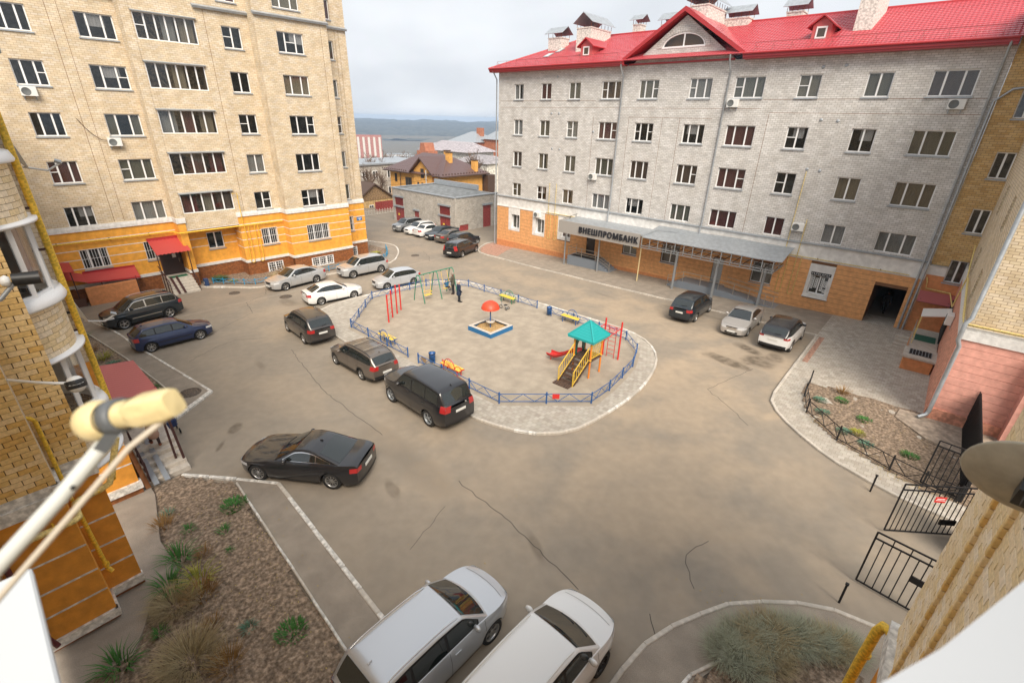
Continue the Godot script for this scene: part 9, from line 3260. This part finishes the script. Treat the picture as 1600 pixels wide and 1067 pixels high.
func person(label: String, at: Vector3, turn: float, bones: Array, cell := 0.026) -> Node3D:
	var m := StandardMaterial3D.new()
	m.vertex_color_use_as_albedo = true
	m.roughness = 0.85
	var o := put(self, "person", body_mesh(bones, cell), m, Transform3D(Basis(Vector3.UP, turn), at))
	tag(o, label, "person", "people in the yard")
	return o


func people() -> void:
	var skin := Color(0.50, 0.30, 0.22)
	person("adult in olive parka pushing the swing", G(10.35, 16.15, UP0), -1.25, figure(1.80, {"coat": Color(0.085, 0.075, 0.055), "legs": Color(0.018, 0.016, 0.02), "shoes": Color(0.05, 0.025, 0.02), "skin": skin, "hat": Color(0.30, 0.26, 0.22), "scarf": Color(0.16, 0.04, 0.03), "glove": Color(0.02, 0.02, 0.02)}, {"elbow_r": Vector3(-0.24, 1.14, 0.12), "hand_r": Vector3(-0.20, 1.10, 0.36), "elbow_l": Vector3(0.25, 1.13, 0.02), "hand_l": Vector3(0.16, 1.02, 0.22), "ankle_l": Vector3(0.12, 0.08, -0.10), "toe_l": Vector3(0.15, 0.04, 0.06)}))
	person("adult in navy coat and pale hat standing with a bag", G(12.2, 17.2, UP0), 2.75, figure(1.72, {"coat": Color(0.014, 0.024, 0.055), "legs": Color(0.014, 0.016, 0.024), "shoes": Color(0.012, 0.012, 0.012), "skin": skin, "hat": Color(0.62, 0.50, 0.44), "glove": Color(0.02, 0.02, 0.03), "skirt": 0.22}, {"hand_r": Vector3(-0.20, 0.92, 0.14), "hand_l": Vector3(0.20, 0.90, 0.12), "ankle_l": Vector3(0.07, 0.08, -0.02), "ankle_r": Vector3(-0.07, 0.08, 0.06), "toe_l": Vector3(0.09, 0.04, 0.14), "toe_r": Vector3(-0.09, 0.04, 0.22)}))
	person("child in blue jacket sitting on the moving swing", Vector3(10.38, gy(10.4, 16.8) + UP0 + 0.72 - 0.62 * 0.63, 16.8), 1.6, figure(1.1, {"coat": Color(0.02, 0.11, 0.22), "legs": Color(0.025, 0.02, 0.03), "shoes": Color(0.03, 0.02, 0.03), "skin": skin, "hat": Color(0.03, 0.13, 0.24)}, {"hip": Vector3(0, 0.75, -0.05), "chest": Vector3(0, 1.12, -0.16), "neck": Vector3(0, 1.30, -0.18), "head": Vector3(0, 1.48, -0.15), "elbow_l": Vector3(0.34, 1.10, -0.1), "elbow_r": Vector3(-0.34, 1.10, -0.1), "hand_l": Vector3(0.42, 1.28, 0.0), "hand_r": Vector3(-0.42, 1.28, 0.0), "knee_l": Vector3(0.11, 0.78, 0.38), "knee_r": Vector3(-0.11, 0.78, 0.38), "ankle_l": Vector3(0.11, 0.42, 0.52), "ankle_r": Vector3(-0.11, 0.42, 0.52), "toe_l": Vector3(0.12, 0.44, 0.72), "toe_r": Vector3(-0.12, 0.44, 0.72)}), 0.018)
	person("adult in beige coat and red hat climbing the near left steps", Vector3(17.95, 0.30, 38.25), -1.4, figure(1.70, {"coat": Color(0.42, 0.27, 0.20), "legs": Color(0.05, 0.03, 0.03), "shoes": Color(0.22, 0.07, 0.025), "skin": skin, "hat": Color(0.50, 0.01, 0.01), "scarf": Color(0.36, 0.19, 0.08), "skirt": 0.34, "glove": Color(0.2, 0.08, 0.05)}, {"knee_l": Vector3(0.10, 0.58, 0.18), "ankle_l": Vector3(0.10, 0.24, 0.12), "toe_l": Vector3(0.11, 0.20, 0.28), "hand_l": Vector3(0.18, 1.0, 0.25), "elbow_l": Vector3(0.26, 1.12, 0.08)}))
	person("dark figure walking in the passage under the white building", G(36.85, -3.2, 0.02), 3.0, figure(1.78, {"coat": Color(0.012, 0.012, 0.014), "legs": Color(0.012, 0.012, 0.014), "shoes": Color(0.01, 0.01, 0.01), "skin": Color(0.35, 0.2, 0.15), "hat": Color(0.015, 0.015, 0.015)}, {"knee_l": Vector3(0.09, 0.5, 0.12), "ankle_l": Vector3(0.09, 0.09, 0.2), "toe_l": Vector3(0.1, 0.05, 0.38), "ankle_r": Vector3(-0.09, 0.1, -0.18), "toe_r": Vector3(-0.1, 0.05, 0.0)}))
